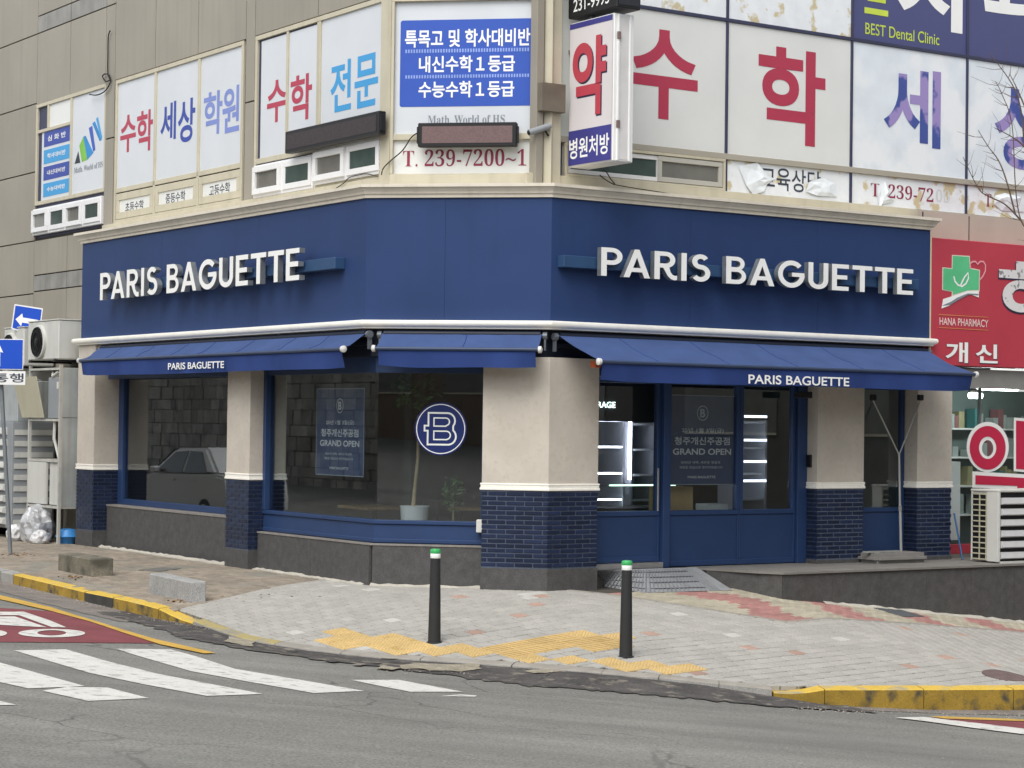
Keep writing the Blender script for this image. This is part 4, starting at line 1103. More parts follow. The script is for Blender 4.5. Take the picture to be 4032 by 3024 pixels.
def ch(t, m, par, F, n, x0, y0, x1, y1, xm, yt, yb, o, s, bold=.02):
    """one big character: s-range from x0/x1, z-range measured at x = xm between yt and yb"""
    sa = on(F, n, o[0] + s * x0, o[1] + s * (yt + yb) / 2)[0]; sb = on(F, n, o[0] + s * x1, o[1] + s * (yt + yb) / 2)[0]
    za = on(F, n, o[0] + s * xm, o[1] + s * yb)[1]; zb = on(F, n, o[0] + s * xm, o[1] + s * yt)[1]
    return text(t, m, par, F, n, sa, sb, za, zb, bold)
O1, Q1 = (0, 0), .6076
ch('수', RED, w2, FL, PN + .003, 780, 0, 880, 0, 828, 745, 985, O1, Q1); ch('학', RED, w2, FL, PN + .003, 887, 0, 990, 0, 950, 712, 978, O1, Q1)
ch('세', BLUE, w2, FL, PN + .003, 1040, 0, 1140, 0, 1110, 660, 905, O1, Q1); ch('상', BLUE, w2, FL, PN + .003, 1153, 0, 1264, 0, 1215, 640, 918, O1, Q1)
ch('학', PERI, w2, FL, PN + .003, 1320, 0, 1440, 0, 1390, 590, 872, O1, Q1); ch('원', PERI, w2, FL, PN + .003, 1441, 0, 1550, 0, 1500, 560, 856, O1, Q1)
for t, x0, x1, yt, yb in (('초등수학', 812, 930, 1302, 1365), ('중등수학', 1073, 1200, 1243, 1312), ('고등수학', 1355, 1490, 1188, 1264)):
    ch(t, DGREY, w2, FL, PN + .003, x0, 0, x1, 0, (x0 + x1) / 2, yt + 2, yb - 2, O1, Q1, .008)
# group 3: next to the corner
s0, s1 = 5.53, LEN_L - .47
w3 = M().box(FL, s0, s1, -.56, -.54, WB, z1).build('upper_window', DGRID, bld)
frame_rect(FL, FN, s0, s1, WB, z1, WINFR, w3, .07, .03)
mbox('frame', WINFR, w3, FL, 7.51, 7.62, FN - .03, FN + .025, WB + .07, z1 - .07, .004)
mbox('frame', WINFR, w3, FL, 6.55, 6.61, FN - .03, FN + .025, 6.25, z1 - .07, .004)
mbox('frame', WINFR, w3, FL, s0 + .07, s1 - .07, FN - .03, FN + .025, 6.17, 6.25, .004)
pane(FL, PN, s0 + .16, 6.56, 6.25, z1 - .1, FILM, w3); pane(FL, PN, 6.6, 7.52, 6.25, z1 - .1, FILM, w3); pane(FL, PN, 7.61, s1 - .06, 6.25, z1 - .07, FILM, w3)
O2, Q2 = (1000, 0), .5425
ch('수', RED, w3, FL, PN + .003, 95, 0, 235, 0, 165, 580, 885, O2, Q2); ch('학', RED, w3, FL, PN + .003, 265, 0, 420, 0, 385, 530, 865, O2, Q2)
ch('전', SKYB, w3, FL, PN + .003, 555, 0, 705, 0, 640, 440, 805, O2, Q2); ch('문', SKYB, w3, FL, PN + .003, 730, 0, 900, 0, 815, 395, 775, O2, Q2)
for x0, x1, yt, yb, x in ((5, 432, 1205, 1440, 15), (443, 922, 1098, 1345, 450)):
    a = on(FL, -.48, 1000 + x0 * Q2, Q2 * 1300)[0]; b = on(FL, -.48, 1000 + x1 * Q2, Q2 * 1250)[0]
    zb_ = on(FL, -.48, 1000 + x * Q2, yb * Q2)[1]; zt2 = on(FL, -.48, 1000 + x * Q2, yt * Q2)[1]
    wq = M().box(FL, a, b, -.56, -.52, zb_, zt2).build('sliding_window', PVC, bld); pvc(FL, -.49, a, b, zb_, zt2, wq)
# corner posts
cpost = corner(FL, FC, -.5)
M().prism([(q.x, q.y, 5.45) for q in (p2(FL, LEN_L - .47, -.46), corner(FL, FC, -.46), p2(FC, .2, -.46), p2(FC, .2, -.56), p2(FL, LEN_L - .47, -.56))], (0, 0, 4.5)).build('corner_post', WINFR, bld)
# chamfer window
wc = M().box(FC, .2, 2.36, -.56, -.54, WB, 8.07).build('upper_window', DGRID, bld)
frame_rect(FC, FN, .2, 2.37, 5.6, 8.09, WINFR, wc, .045, .06)
mbox('frame', WINFR, wc, FC, .245, 2.325, FN - .03, FN + .05, 6.115, 6.20, .004)
pane(FC, PN, .245, 2.325, 6.2, 8.045, FILM, wc); pane(FC, PN, .245, 2.325, 5.645, 6.115, FILMG, wc)
mbox('frame', CLAD, wc, FC, .2, 2.4, -.56, -.5, 8.1, 11)
a, b, c, d = rect(FC, PN + .004, (1578, 81), (2101, 415))
g = M(); r_ = .035
g.prism([FC.p(x, PN + .004, y) for x, y in arc(b - r_, c + r_, r_, -90, 0, 5) + arc(b - r_, d - r_, r_, 0, 90, 5) + arc(a + r_, d - r_, r_, 90, 180, 5) + arc(a + r_, c + r_, r_, 180, 270, 5)], -Vector((FC.n.x, FC.n.y, 0)) * .003)
g.build('printed_panel', BLUE2, wc)
for t, x0, x1, yt, yb in (('특목고 및 학사대비반', 1097, 2005, 218, 332), ('내신수학１등급', 1198, 1893, 408, 518), ('수능수학１등급', 1195, 1888, 592, 702)):
    q = zq_(FC, PN + .007, x0, yt, x1, yb, O2, Q2); text(t, WHITE, wc, FC, PN + .007, q[0], q[1], q[2], q[3], .022)
PALEB = mat('pale_blue_print', '8fa6e0', .5)
for yy in (365, 552):
    q = zq_(FC, PN + .007, 1095, yy - 5, 2000, yy + 6, O2, Q2); g = M(); N = 46
    for k in range(N):
        x = q[0] + (q[1] - q[0]) * (k + .5) / N; g.box(FC, x - .011, x + .011, PN + .0045, PN + .007, q[2], q[3])
    o = g.build('dotted_line', PALEB, wc)
q = zq_(FC, PN + .004, 1262, 838, 1820, 888, O2, Q2); text(serif('Math. World of HS'), GREYT, wc, FC, PN + .004, q[0], q[1], q[2] - .01, q[3], -.004)
q = zq_(FC, PN + .004, 1082, 1088, 1975, 1203, O2, Q2); text(serif('T. 239-7200~1'), DRED, wc, FC, PN + .004, q[0], q[1], q[2], q[3], -.006)
# metal column and pipes between chamfer and right facade
for F, a, b, n0, n1 in ((FC, 2.365, 2.48, -.56, -.42), (FRt, .0, .12, -.56, -.40), (FRt, .14, .22, -.56, -.46), (FRt, .24, .44, -.56, -.43)):
    mbox('corner_column', WINFR if a > .1 else CLAD, bld, F, a, b, n0, n1, ZT + .2, 10, .006)
mbox('junction_box', mat('weathered_brown_metal', '6f675a', .6, .15, 4, streak=.5), bld, FRt, .02, .42, -.42, -.3, on(FRt, -.3, 2200, 442)[1], on(FRt, -.3, 2200, 330)[1], .005)
# --- right facade upper windows with vinyl panels
rs = [.46, 3.46, 5.93, 8.42, 10.9, 13.4]
wr = M().box(FRt, .3, 14, -.6, -.556, WB, 11).build('upper_window', DGRID, bld)
pan = [FILMG, FILMG, FILMP, FILMP, FILMP]
O3z, Q3 = (2150, 0), .5425; O4, Q4 = (3000, 0), .5426
MULL = mat('grey_beige_mullion', 'a8a294', .5, .05)
mbox('transom', MULL, wr, FRt, .46, 14, -.555, -.49, 6.10, 6.185, .004)
mbox('transom', DGRID, wr, FRt, .46, 14, -.555, -.505, 8.12, 8.17, .003)
for x in rs[1:]:
    mbox('mullion', DGRID, wr, FRt, x - .02, x + .02, -.555, -.507, 6.186, 8.119, .002); mbox('mullion', DGRID, wr, FRt, x - .02, x + .02, -.555, -.507, WB, 6.099, .002); mbox('mullion', DGRID, wr, FRt, x - .02, x + .02, -.555, -.507, 8.171, 11, .002)
for k in range(5):
    a, b = rs[k] + .022, rs[k + 1] - .022
    pane(FRt, PN, a, b, 6.187, 8.118, pan[k], wr, 'film_panel')
    pane(FRt, PN, a, b, 8.172, 11, FILMT if k < 2 else DENT, wr, 'film_panel')
    if k: pane(FRt, PN, a, b, WB + .02, 6.098, FILMT, wr, 'film_panel')
ch('수', RED, wr, FRt, PN + .004, 605, 0, 1102, 0, 860, 217, 866, O3z, Q3, .024)
ch('학', RED, wr, FRt, PN + .004, 1540, 0, 2027, 0, 1915, 372, 1062, O3z, Q3, .024)
ch('세', FADE, wr, FRt, PN + .004, 885, 0, 1298, 0, 1270, 520, 1080, O4, Q4, .022)
ch('상', FADE, wr, FRt, PN + .004, 1690, 0, 2120, 0, 1820, 612, 1225, O4, Q4, .022)
ch('교육상담', DGREY, wr, FRt, PN + .004, 1560 - 0, 0, 1995, 0, 1780, 1225, 1390, O3z, Q3, .006)
q = rect(FRt, PN + .004, (3000 + 790 * Q4, 1320 * Q4), (3000 + 1245 * Q4, 1452 * Q4)); 
ch(serif('T. 239-72'), DRED, wr, FRt, PN + .004, 790, 0, 1245, 0, 1010, 1345, 1445, O4, Q4, -.008)
ch(serif('00'), mat('ghost_print', 'd3d6d6', .6), wr, FRt, PN + .004, 1262, 0, 1365, 0, 1310, 1378, 1465, O4, Q4, -.008)
ch(serif('T.'), DRED, wr, FRt, PN + .004, 1618, 0, 1680, 0, 1640, 1408, 1500, O4, Q4, -.008)
# torn sheet hanging over the print
TORN = mat('torn_white_paper', 'e6ebee', .7, .06, 6, bump=.8, bscale=12)
def torn(px, n, par, seed):
    rnd = random.Random(seed); P = [on(FRt, n, *p) for p in px]; cx = sum(p[0] for p in P) / len(P); cz = sum(p[1] for p in P) / len(P)
    g = M(); m = len(P); vs = [FRt.p(cx, n + .03, cz)]
    for k, p in enumerate(P): vs.append(FRt.p(p[0], n + rnd.uniform(.002, .02), p[1]))
    for k, p in enumerate(P): vs.append(FRt.p(cx + (p[0] - cx) * .55, n + rnd.uniform(.005, .045), cz + (p[1] - cz) * .55))
    fs = []
    for k in range(m):
        k2 = (k + 1) % m; fs += [(1 + k, 1 + k2, 1 + m + k2, 1 + m + k), (0, 1 + m + k, 1 + m + k2)]
    g.add(vs, fs); g.build('torn_sheet', TORN, par)
t3 = lambda pts: [(2150 + x * Q3, y * Q3) for x, y in pts]; t4 = lambda pts: [(3000 + x * Q4, y * Q4) for x, y in pts]
torn(t3([(1395, 1205), (1530, 1180), (1600, 1270), (1660, 1300), (1600, 1340), (1580, 1390), (1500, 1415), (1450, 1350)]), PN + .006, wr, 1)
torn(t3([(1905, 1320), (2000, 1290), (2100, 1330), (2110, 1430), (1960, 1420), (1880, 1390)]), PN + .006, wr, 2)
torn(t4([(840, 1345), (890, 1315), (920, 1380), (910, 1440), (960, 1460), (870, 1485), (850, 1520), (835, 1430)]), PN + .006, wr, 3)
torn(t4([(1690, 1420), (1760, 1400), (1880, 1430), (1900, 1540), (1740, 1530), (1680, 1480)]), PN + .006, wr, 4)
# dental sign
ch('트', LIME, wr, FRt, PN + .004, 745, 0, 918, 0, 830, -190, 108, O4, Q4, .02)
ch('치', WHITE, wr, FRt, PN + .004, 985, 0, 1458, 0, 1415, -360, 240, O4, Q4, .03)
ch('과', WHITE, wr, FRt, PN + .004, 1612, 0, 2120, 0, 1750, -420, 238, O4, Q4, .026)
ch('BEST Dental Clinic', LIME, wr, FRt, PN + .004, 750, 0, 1288, 0, 1020, 205, 288, O4, Q4, .006)
# small sliding window under the first panel
a, b, c, d = rect(FRt, -.5, (2360, 590), (2852, 748)); a = .55; c, d = WB + .01, 6.095
ws = M().box(FRt, a, 3.42, -.556, -.54, c, d).build('sliding_window', PVC, bld)
frame_rect(FRt, -.53, a, 3.42, c, d, WINFR, ws, .04, .06)
ms_ = on(FRt, -.5, 2600, 650)[0]
GREYF = mat('silver_sash', 'b9b6ac', .4, .05)
frame_rect(FRt, -.53, a + .05, ms_, c + .05, d - .05, PVC, ws, .06, .03); frame_rect(FRt, -.53, ms_ - .05, 3.37, c + .05, d - .05, GREYF, ws, .07, .05)
pane(FRt, -.525, a + .1, ms_ - .05, c + .1, d - .1, PANEGR, ws); pane(FRt, -.51, ms_ + .02, 3.30, c + .12, d - .12, PANEG, ws)
# --- pharmacy shopfront
pf = M().box(FRt, 7.64, 14, -.45, -.1, 2.86, 3.15).build('shutter_box', mat('grey_shutter_box', '8b8a86', .5, .08, 4), bld)
zr0, zr1 = on(FRt, -.3, 3745, 2170)[1], on(FRt, -.3, 3745, 2134)[1]
pw = mbox('shop_window', PHRED, bld, FRt, 7.63, 14, -.36, -.26, .26, .26 + (zr1 - zr0))
mbox('sill', GRANTOP, pw, FRt, 7.63, 14, -.4, -.24, .18, .255)
sv = on(FRt, -.3, 3859, 1700)[0]
for x in (7.64, sv, sv + 1.6, sv + 3.2): mbox('frame', STEEL, pw, FRt, x, x + .045, -.36, -.312, .26 + (zr1 - zr0), 2.86)
for a, b in ((7.685, sv), (sv + .045, sv + 1.6), (sv + 1.645, sv + 3.2), (sv + 3.245, 14)): mbox('pane', GLASSP, pw, FRt, a - .045 if a > 7.7 else a, b, -.31, -.302, .26 + (zr1 - zr0), 2.86)
# ------------------------------------------------------------------ things on the building
def hitz(u, v, z):
    k = ray(u, v); t = (z - CAMZ) / k.z; return k * t + Vector((0, 0, CAMZ))
def n_for(F, s, u, v, lo=-3.0, hi=6.0):
    f = lambda n: on(F, n, u, v)[0] - s
    a = f(lo)
    for _ in range(50):
        m = (lo + hi) / 2
        if (f(m) > 0) == (a > 0): lo = m
        else: hi = m
    return (lo + hi) / 2
LETSIDE = mat('letter_return', '8a8f92', .4, .2, 6, metal=.5)
LETFACE = mat('white_acrylic_face', 'f1f1ee', .35, .02)
def brand_sign(F, s0, s1, z0, z1, n0, n1, r0, r1, rz0, rz1, label):
    T = thing('storefront_sign', label, 'sign', F.p((s0 + s1) / 2, 0, z0), 'bakery name signs')
    mbox('raceway', RACE, T, F, r0, r1, .002, n0 - .03, rz0, rz1, .006)
    lay, tot = brand_layout(); k = (s1 - s0) / tot
    for c, x in lay:
        vs, fs = GM[c]
        g = solid(vs, fs, F, n0, n1, lambda a, b: (s0 + (x + a) * k, z0 + b * (z1 - z0)))
        L = g.build('letter_' + c.lower(), [LETFACE, LETSIDE], T)
        st = M().box(F, s0 + (x + GLY[c][1] / 2) * k - .02, s0 + (x + GLY[c][1] / 2) * k + .02, n0 - .032, n0 + .01, rz0 + .04, rz1 - .04)
    return T
brand_sign(FRt, .63, 6.475, 4.22, 4.605, .19, .28, .1, 6.72, 4.315, 4.475, 'white raised shop name letters on the navy fascia above the entrance doors')
brand_sign(FL, 1.46, 8.53, 4.195, 4.65, .19, .28, 1.5, 9.35, 4.315, 4.475, 'white raised shop name letters on the receding left side of the navy fascia')
# --- awnings
CAPW = mat('white_cap_plastic', 'd9d8d2', .4, .05)
def awning(F, s0, s1, p, zt, zf, zv, label, txt, seedv, letters_bold=.016):
    rnd = random.Random(seedv)
    T = thing('awning', label, 'awning', F.p((s0 + s1) / 2, 0, zf), 'navy awnings')
    N = 28; K = 6; top = []; bot = []
    for i in range(N + 1):
        s = s0 + (s1 - s0) * i / N
        for k in range(K + 1):
            t = k / K; sag = -.025 * math.sin(math.pi * t) + (.010 * math.sin(i * 1.3 + k * 1.1 + seedv) + rnd.uniform(-.005, .005) + .012 * max(0, math.sin(i * .55 + k * .9))) * math.sin(math.pi * min(1, t * 1.02)) 
            top.append(F.p(s, .03 + (p - .03) * t, zt + (zf - zt) * t + sag)); bot.append(F.p(s, .03 + (p - .03) * t, zt + (zf - zt) * t + sag - .006))
    g = M(); m = K + 1; b = len(top); g.v = top + bot
    for i in range(N):
        for k in range(K):
            q = (i * m + k, (i + 1) * m + k, (i + 1) * m + k + 1, i * m + k + 1); g.f += [q, tuple(x + b for x in q)[::-1]]; g.mi += [0, 0]
    for i in range(N):
        for k in (0, K):
            g.f.append((i * m + k, i * m + k + b, (i + 1) * m + k + b, (i + 1) * m + k)); g.mi.append(0)
    for k in range(K):
        for i in (0, N): g.f.append((i * m + k, i * m + k + 1, i * m + k + 1 + b, i * m + k + b)); g.mi.append(0)
    g.build('canopy', FABRIC, T, smooth=True)
    for q in range(1, int((s1 - s0) / 1.2) + 1):
        i = int(N * q * 1.2 / (s1 - s0)); 
        if i < N: M().tube([top[i * (K + 1) + k] + Vector((0, 0, .001)) for k in range(K + 1)], .006, 5).build('seam', FABV, T)
    # valance
    g = M(); N2 = 60; K2 = 4; fr = []; bk = []
    for i in range(N2 + 1):
        x = i / N2; s = s0 + .03 + (s1 - s0 - .06) * x
        wv = .018 * math.sin(x * (s1 - s0) * 3.1 + seedv) + .010 * math.sin(x * (s1 - s0) * 7.7)
        ed = math.exp(-((x - .0) * (s1 - s0) / .25) ** 2) + math.exp(-((1 - x) * (s1 - s0) / .25) ** 2)
        for k in range(K2 + 1):
            t = k / K2; n = p - .01 + wv * t - .05 * ed * t
            z = zf - .03 + (zv - zf + .03 + .03 * ed * .6 + .006 * math.sin(x * 9 + seedv)) * t
            fr.append(F.p(s, n, z)); bk.append(F.p(s, n - .005, z))
    m = K2 + 1; b = len(fr); g.v = fr + bk
    for i in range(N2):
        for k in range(K2):
            q = (i * m + k, i * m + k + 1, (i + 1) * m + k + 1, (i + 1) * m + k); g.f += [q, tuple(x + b for x in q)[::-1]]; g.mi += [0, 0]
        g.f += [(i * m + K2, i * m + K2 + b, (i + 1) * m + K2 + b, (i + 1) * m + K2)]; g.mi += [0]
    va = g.build('valance', FABV, T, smooth=True)
    if txt:
        a, b_, c, d = txt; text('PARIS BAGUETTE', WHITE, va, F, p + .026, a, b_, c, d, letters_bold)
    M().tube([F.p(s0 - .01, p - .005, zf - .012), F.p(s1 + .01, p - .005, zf - .012)], .026, 10).build('front_bar', mat('grey_navy_bar', '35435e', .4), T, smooth=True)
    for s, d in ((s0, -1), (s1, 1)):
        M().lathe(F.p(s + .005 * d, p - .005, zf - .012), [(.01, 0), (.045, .005), (.047, .045), (.02, .06)], 12, (F.d.x * d, F.d.y * d, 0)).build('end_cap', CAPW, T, smooth=True)
    M().tube([F.p(s0 + .02, .0, zt - .005), F.p(s1 - .02, .0, zt - .005)], .05, 10).build('roller', NAVYD, T, smooth=True)
    M().box(F, s0 + .05, s1 - .05, -.138, -.07, zt - .16, zt - .1).build('wall_rail', NAVYD, T)
    for t in (.12, .88):
        s = s0 + (s1 - s0) * t
        M().tube([F.p(s, -.06, zt - .22), F.p(s + .2, p * .5, min(zt - .2, zf - .1)), F.p(s + .03, p - .03, zf - .06)], .016, 6).build('arm', NAVYD, T)
    for s, d in ((s0 + .02, 1), (s1 - .02, -1)):
        b_ = M(); b_.lathe(F.p(s + .06 * -d, .0, zt - .02), [(.05, -.03), (.052, .03)], 12, (F.d.x, F.d.y, 0)); b_.box(F, s - .06 * d - .012, s - .06 * d + .012, -.04, .02, zt - .22, zt - .03)
        b_.build('bracket', mat('grey_bracket_metal', '70767c', .45, .1, 5, metal=.4), T)
    return T
def tx(F, n, tl, br): return rect(F, n, tl, br)
a_ = tx(FL, .42, (663, 1428), (883, 1450))
awning(FL, .93, 10.0, .4, 3.41, 3.19, 2.915, 'long navy awning on the left street side beside the outdoor unit rack', (a_[0], a_[1], on(FL, .42, 773, 1455)[1] + .01, on(FL, .42, 773, 1424)[1] - .005), 1)
awning(FC, .25, 2.45, .4, 3.41, 3.20, 2.94, 'short plain navy awning over the corner window with round emblem', None, 2)
a_ = tx(FRt, 1.02, (2946, 1490), (3343, 1505))
awning(FRt, .12, 7.05, 1.0, 3.40, 3.04, 2.775, 'long navy awning projecting over the entrance door and terrace', (a_[0], a_[1], on(FRt, 1.02, 3144, 1519)[1] + .01, on(FRt, 1.02, 3144, 1479)[1] - .005), 3)
# --- led boards
def led_board(F, s0, s1, n0, n1, z0, z1, m, label):
    T = thing('led_board', label, 'led sign', F.p((s0 + s1) / 2, n0, z0), 'scrolling text boards')
    mbox('housing', BLACKP, T, F, s0, s1, n0, n1, z0, z1, .012)
    mbox('display', m, T, F, s0 + .06, s1 - .06, n1 - .002, n1 + .004, z0 + .05, z1 - .05)
    for s in (s0 - .02, s1 - .02): mbox('end_cap', BLACKP, T, F, s, s + .04, n0 + .02, n1 - .02, z0 + .05, z1 - .05, .006)
    for s in (s0 + .2, s1 - .2): mbox('bracket', BLACKP, T, F, s - .02, s + .02, -.5, n0 + .02, (z0 + z1) / 2 - .03, (z0 + z1) / 2 + .03)
    return T
sa = on(FL, -.28, 1122, 560)[0]; sb = on(FL, -.28, 1491, 480)[0]
led_board(FL, sa, sb, -.4, -.28, on(FL, -.28, 1122, 605)[1], on(FL, -.28, 1122, 519)[1], LEDP, 'dark scrolling text board below the blue Hangul on the left windows')
a, b, c, d = rect(FC, -.3, (1000 + 1190 * .5425, 892 * .5425), (1000 + 1905 * .5425, 1060 * .5425))
led_board(FC, a, b, -.42, -.3, c, d, LEDR, 'reddish scrolling text board between the blue panel and phone number')
# --- security camera
T = thing('security_camera', 'small grey bullet camera at the corner below the blue panel', 'camera', FC.p(2.36, -.4, 6.2))
c0 = FC.p(2.46, -.38, on(FC, -.38, 2165, 495)[1]); c1 = FC.p(2.2, -.2, on(FC, -.2, 2115, 525)[1] + .01)
ax = (c1 - c0).normalized()
M().tube([c0, c1], .045, 10).build('housing', ACG, T, smooth=True)
M().tube([c1, c1 + ax * .015], .03, 10).build('lens', BLACKP, T)
M().tube([c0 + ax * .1, c0 + ax * .1 + Vector((.06, .04, -.1)), FC.p(2.44, -.44, c0.z - .12)], .014, 6).build('bracket', BLACKP, T)
# --- projecting pharmacy sign
n0 = -.38; s0 = on(FRt, n0, 2243, 380)[0]; n1 = n_for(FRt, s0, 2414, 350); s1 = on(FRt, n1, 2495, 350)[0]
FS = sideL(FRt, s0, -n0); wd = n1 - n0
zb, zt = on(FS, 0, 2243, 660)[1], on(FS, 0, 2243, 94)[1]
T = thing('projecting_sign', 'tall white pharmacy blade sign with red Hangul character over navy foot', 'sign', FRt.p((s0 + s1) / 2, n0, zb))
mbox('box', WHITEP, T, FRt, s0 + .004, s1, n0, n1, zb, zt, .012)
mbox('face', SIGNW, T, FS, .012, wd - .012, 0, .012, zb + .02, zt - .02)
zq1 = on(FS, .012, 2330, 545)[1]; 
zn = on(FS, .012, 2245, 518)[1]
mbox('face_band', SIGNB, T, FS, .012, wd - .012, .0125, .016, zb + .02, zn)
mbox('face_band', SIGNB, T, FS, .012, wd - .012, .0125, .016, on(FS, .012, 2245, 119)[1], zt - .02)
text('약', SHADOWL, T, FS, .0145, .11, .88 * wd, on(FS, .012, 2360, 455)[1], on(FS, .012, 2360, 142)[1], .03)
text('약', PHRED, T, FS, .018, .085, .86 * wd, on(FS, .012, 2360, 448)[1], on(FS, .012, 2360, 136)[1], .028)
text('병원처방', WHITE, T, FS, .018, .03, wd - .05, on(FS, .018, 2250, 628)[1], on(FS, .018, 2250, 548)[1], .018)
sm_ = (s0 + s1) / 2
mbox('edge_channel', mat('pale_edge_channel', 'd6d4d2', .4), T, FRt, s0 + .09, s1 - .09, n1 - .01, n1 + .006, zb + .03, zt - .03)
for s in (s0 + .06, s1 - .09): mbox('edge_rib', WHITEP, T, FRt, s, s + .03, n1, n1 + .022, zb + .01, zt - .01, .004)
for z in (zb + .45, zt - .35): mbox('clip', mat('rusty_clip', '7d6a66', .6), T, FRt, s0 + .055, s0 + .1, n1 + .004, n1 + .034, z, z + .1)
for z in (zb + .3, zt - .4): mbox('bracket', mat('bracket_steel', '6e6a64', .6), T, FRt, s0 + .08, s0 + .2, -.56, n0 + .01, z, z + .06)
# led box above
T = thing('led_box_sign', 'black box sign with white phone number above the pharmacy blade sign', 'sign', FRt.p((s0 + s1) / 2, n0, zt + .05))
zl = on(FS, .0, 2247, 76)[1]
mbox('housing', BLACKP, T, FRt, s0 - .03, s1 + .03, n0 - .02, n1 + .1, zl, zl + .75, .012)
text('231-9995', WHITE, T, FS, .034, .11, .93, on(FS, .03, 2266, 47)[1], on(FS, .03, 2266, 47)[1] + .17, .006)
mbox('end_plate', mat('dark_end_plate', '2b2d33', .4, .1), T, FRt, s0, s1, n1 + .098, n1 + .106, zl + .04, zl + .7)
mbox('bracket', ACG, T, FRt, s0 + .1, s0 + .16, n0 + .3, n0 + .36, zt - .005, zl + .02)
# --- pharmacy fascia sign
n = .0
T = thing('pharmacy_sign', 'red pharmacy fascia with green cross and white Hangul beside the awning', 'sign', FRt.p(9, 0, 3.17))
mbox('panel', PHRED, T, FRt, 7.115, 13, -.45, .0, 3.19, 5.15, .01)
mbox('edge_trim', mat('cream_trim', 'd8cba8', .5), T, FRt, 7.113, 7.135, -.02, .006, 3.19, 5.15)
OP, QP = (2900, 850), .5118
zp = lambda pts: [(OP[0] + QP * x, OP[1] + QP * y) for x, y in pts]
def prt(pts, m, off, name='printed_mark'):
    g = M(); P = [on(FRt, off, *p) for p in zp(pts)]; g.prism([FRt.p(p[0], off, p[1]) for p in P], -Vector((FRt.n.x, FRt.n.y, 0)) * .002); return g.build(name, m, T)
prt([(1658, 300), (1795, 308), (1800, 400), (1873, 415), (1870, 582), (1780, 585), (1655, 622), (1658, 585), (1582, 570), (1584, 395), (1656, 402)], CREAM, .004)
prt([(1665, 307), (1790, 316), (1795, 407), (1866, 421), (1864, 568), (1780, 572), (1664, 606), (1664, 580), (1590, 564), (1591, 402), (1663, 409)], GREEN, .007)
prt([(1578, 712), (1590, 640), (1660, 618), (1780, 578), (1865, 576), (1865, 628), (1790, 600), (1700, 640), (1640, 690)], WHITE, .0075)
prt([(1582, 690), (1650, 660), (1700, 628), (1780, 596), (1862, 600), (1862, 612), (1785, 606), (1705, 648), (1640, 688)], GREYT, .0095)
def stroke_px(F, off, pts, w, m, par, name='printed_mark'):
    P = [on(F, off, *p) for p in pts]; L = offset_line(P, w); h = len(P)
    g = M(); g.v = [F.p(x, off, y) for x, y in L]; g.f = [(i, i + 1, 2 * h - 2 - i, 2 * h - 1 - i) for i in range(h - 1)]; g.mi = [0] * (h - 1)
    return g.build(name, m, par)
stroke_px(FRt, .009, zp([(1800, 405), (1797, 370), (1815, 352), (1840, 352), (1856, 372), (1875, 350), (1900, 352), (1916, 378), (1914, 425), (1895, 465), (1872, 492)]), .014, PINK, T)
stroke_px(FRt, .0095, zp([(1672, 465), (1682, 505), (1705, 532), (1735, 542), (1765, 522), (1785, 480), (1782, 438), (1755, 470), (1735, 510), (1722, 540)]), .014, WHITE, T)
ch2 = lambda t, m, x0, x1, xm, yt, yb, off, bold, name='lettering': ch(t, m, T, FRt, off, x0, 0, x1, 0, xm, yt, yb, OP, QP, bold)
ch2('HANA PHARMACY', mat('pale_pink_print', 'eccac6', .5), 1562, 1938, 1750, 790, 848, .006, .014)
for yy in (766, 866): prt([(1556, yy - 10), (1938, yy + 12), (1938, yy + 17), (1556, yy - 4)], mat('orange_print', 'd9875a', .5), .006)
ch2('하', SHADOWL, 2012, 2520, 2120, 350, 860, .006, .03); ch2('하', mat('aged_white_letter', 'dcd9d8', .5, .06, 3, blotch='8d8b8c', blotch_scale=9, blotch_lo=.6, blotch_hi=.63), 2018, 2530, 2120, 340, 845, .012, .028)
ch2('개', SHADOWL, 1604, 1786, 1700, 968, 1136, .006, .024); ch2('개', WHITE, 1608, 1782, 1700, 970, 1130, .010, .024)
ch2('신', SHADOWL, 1836, 2014, 1930, 985, 1139, .006, .024); ch2('신', WHITE, 1840, 2010, 1930, 987, 1133, .010, .024)
# --- pharmacy glass character
T = thing('window_decal', 'large red Hangul pharmacy character with white outline on the glass', 'decal', FRt.p(8.3, -.29, 1.0))
def dec(pts, m, n, holes=None):
    P = [on(FRt, n, *p) for p in pts]
    if holes:
        H = [on(FRt, n, *p) for p in holes]; k = len(P); g = M(); g.v = [FRt.p(a, n, b) for a, b in P + H]; g.f = [(i, (i + 1) % k, k + (i + 1) % k, k + i) for i in range(k)]; g.mi = [0] * k
    else: g = M(); g.prism([FRt.p(a, n, b) for a, b in P], -Vector((FRt.n.x, FRt.n.y, 0)) * .002)
    g.build('lettering', m, T)
el = lambda cx, cy, rx, ry: [(cx + rx * math.cos(2 * math.pi * k / 40), cy + ry * math.sin(2 * math.pi * k / 40)) for k in range(40)]
dec(el(3889, 1760, 83, 99), WHITE, -.292, el(3889, 1765, 22, 32)); dec(el(3889, 1763, 71, 86), PHRED2, -.286, el(3889, 1763, 34, 44))
dec([(3992, 1644), (4072, 1650), (4072, 1700), (4100, 1702), (4100, 1750), (4072, 1748), (4072, 1775), (4100, 1777), (4100, 1822), (4072, 1820), (4072, 1862), (3992, 1855)], WHITE, -.292)
dec([(4001, 1656), (4062, 1661), (4062, 1712), (4092, 1714), (4092, 1740), (4062, 1738), (4062, 1787), (4092, 1789), (4092, 1812), (4062, 1810), (4062, 1851), (4001, 1846)], PHRED2, -.287)
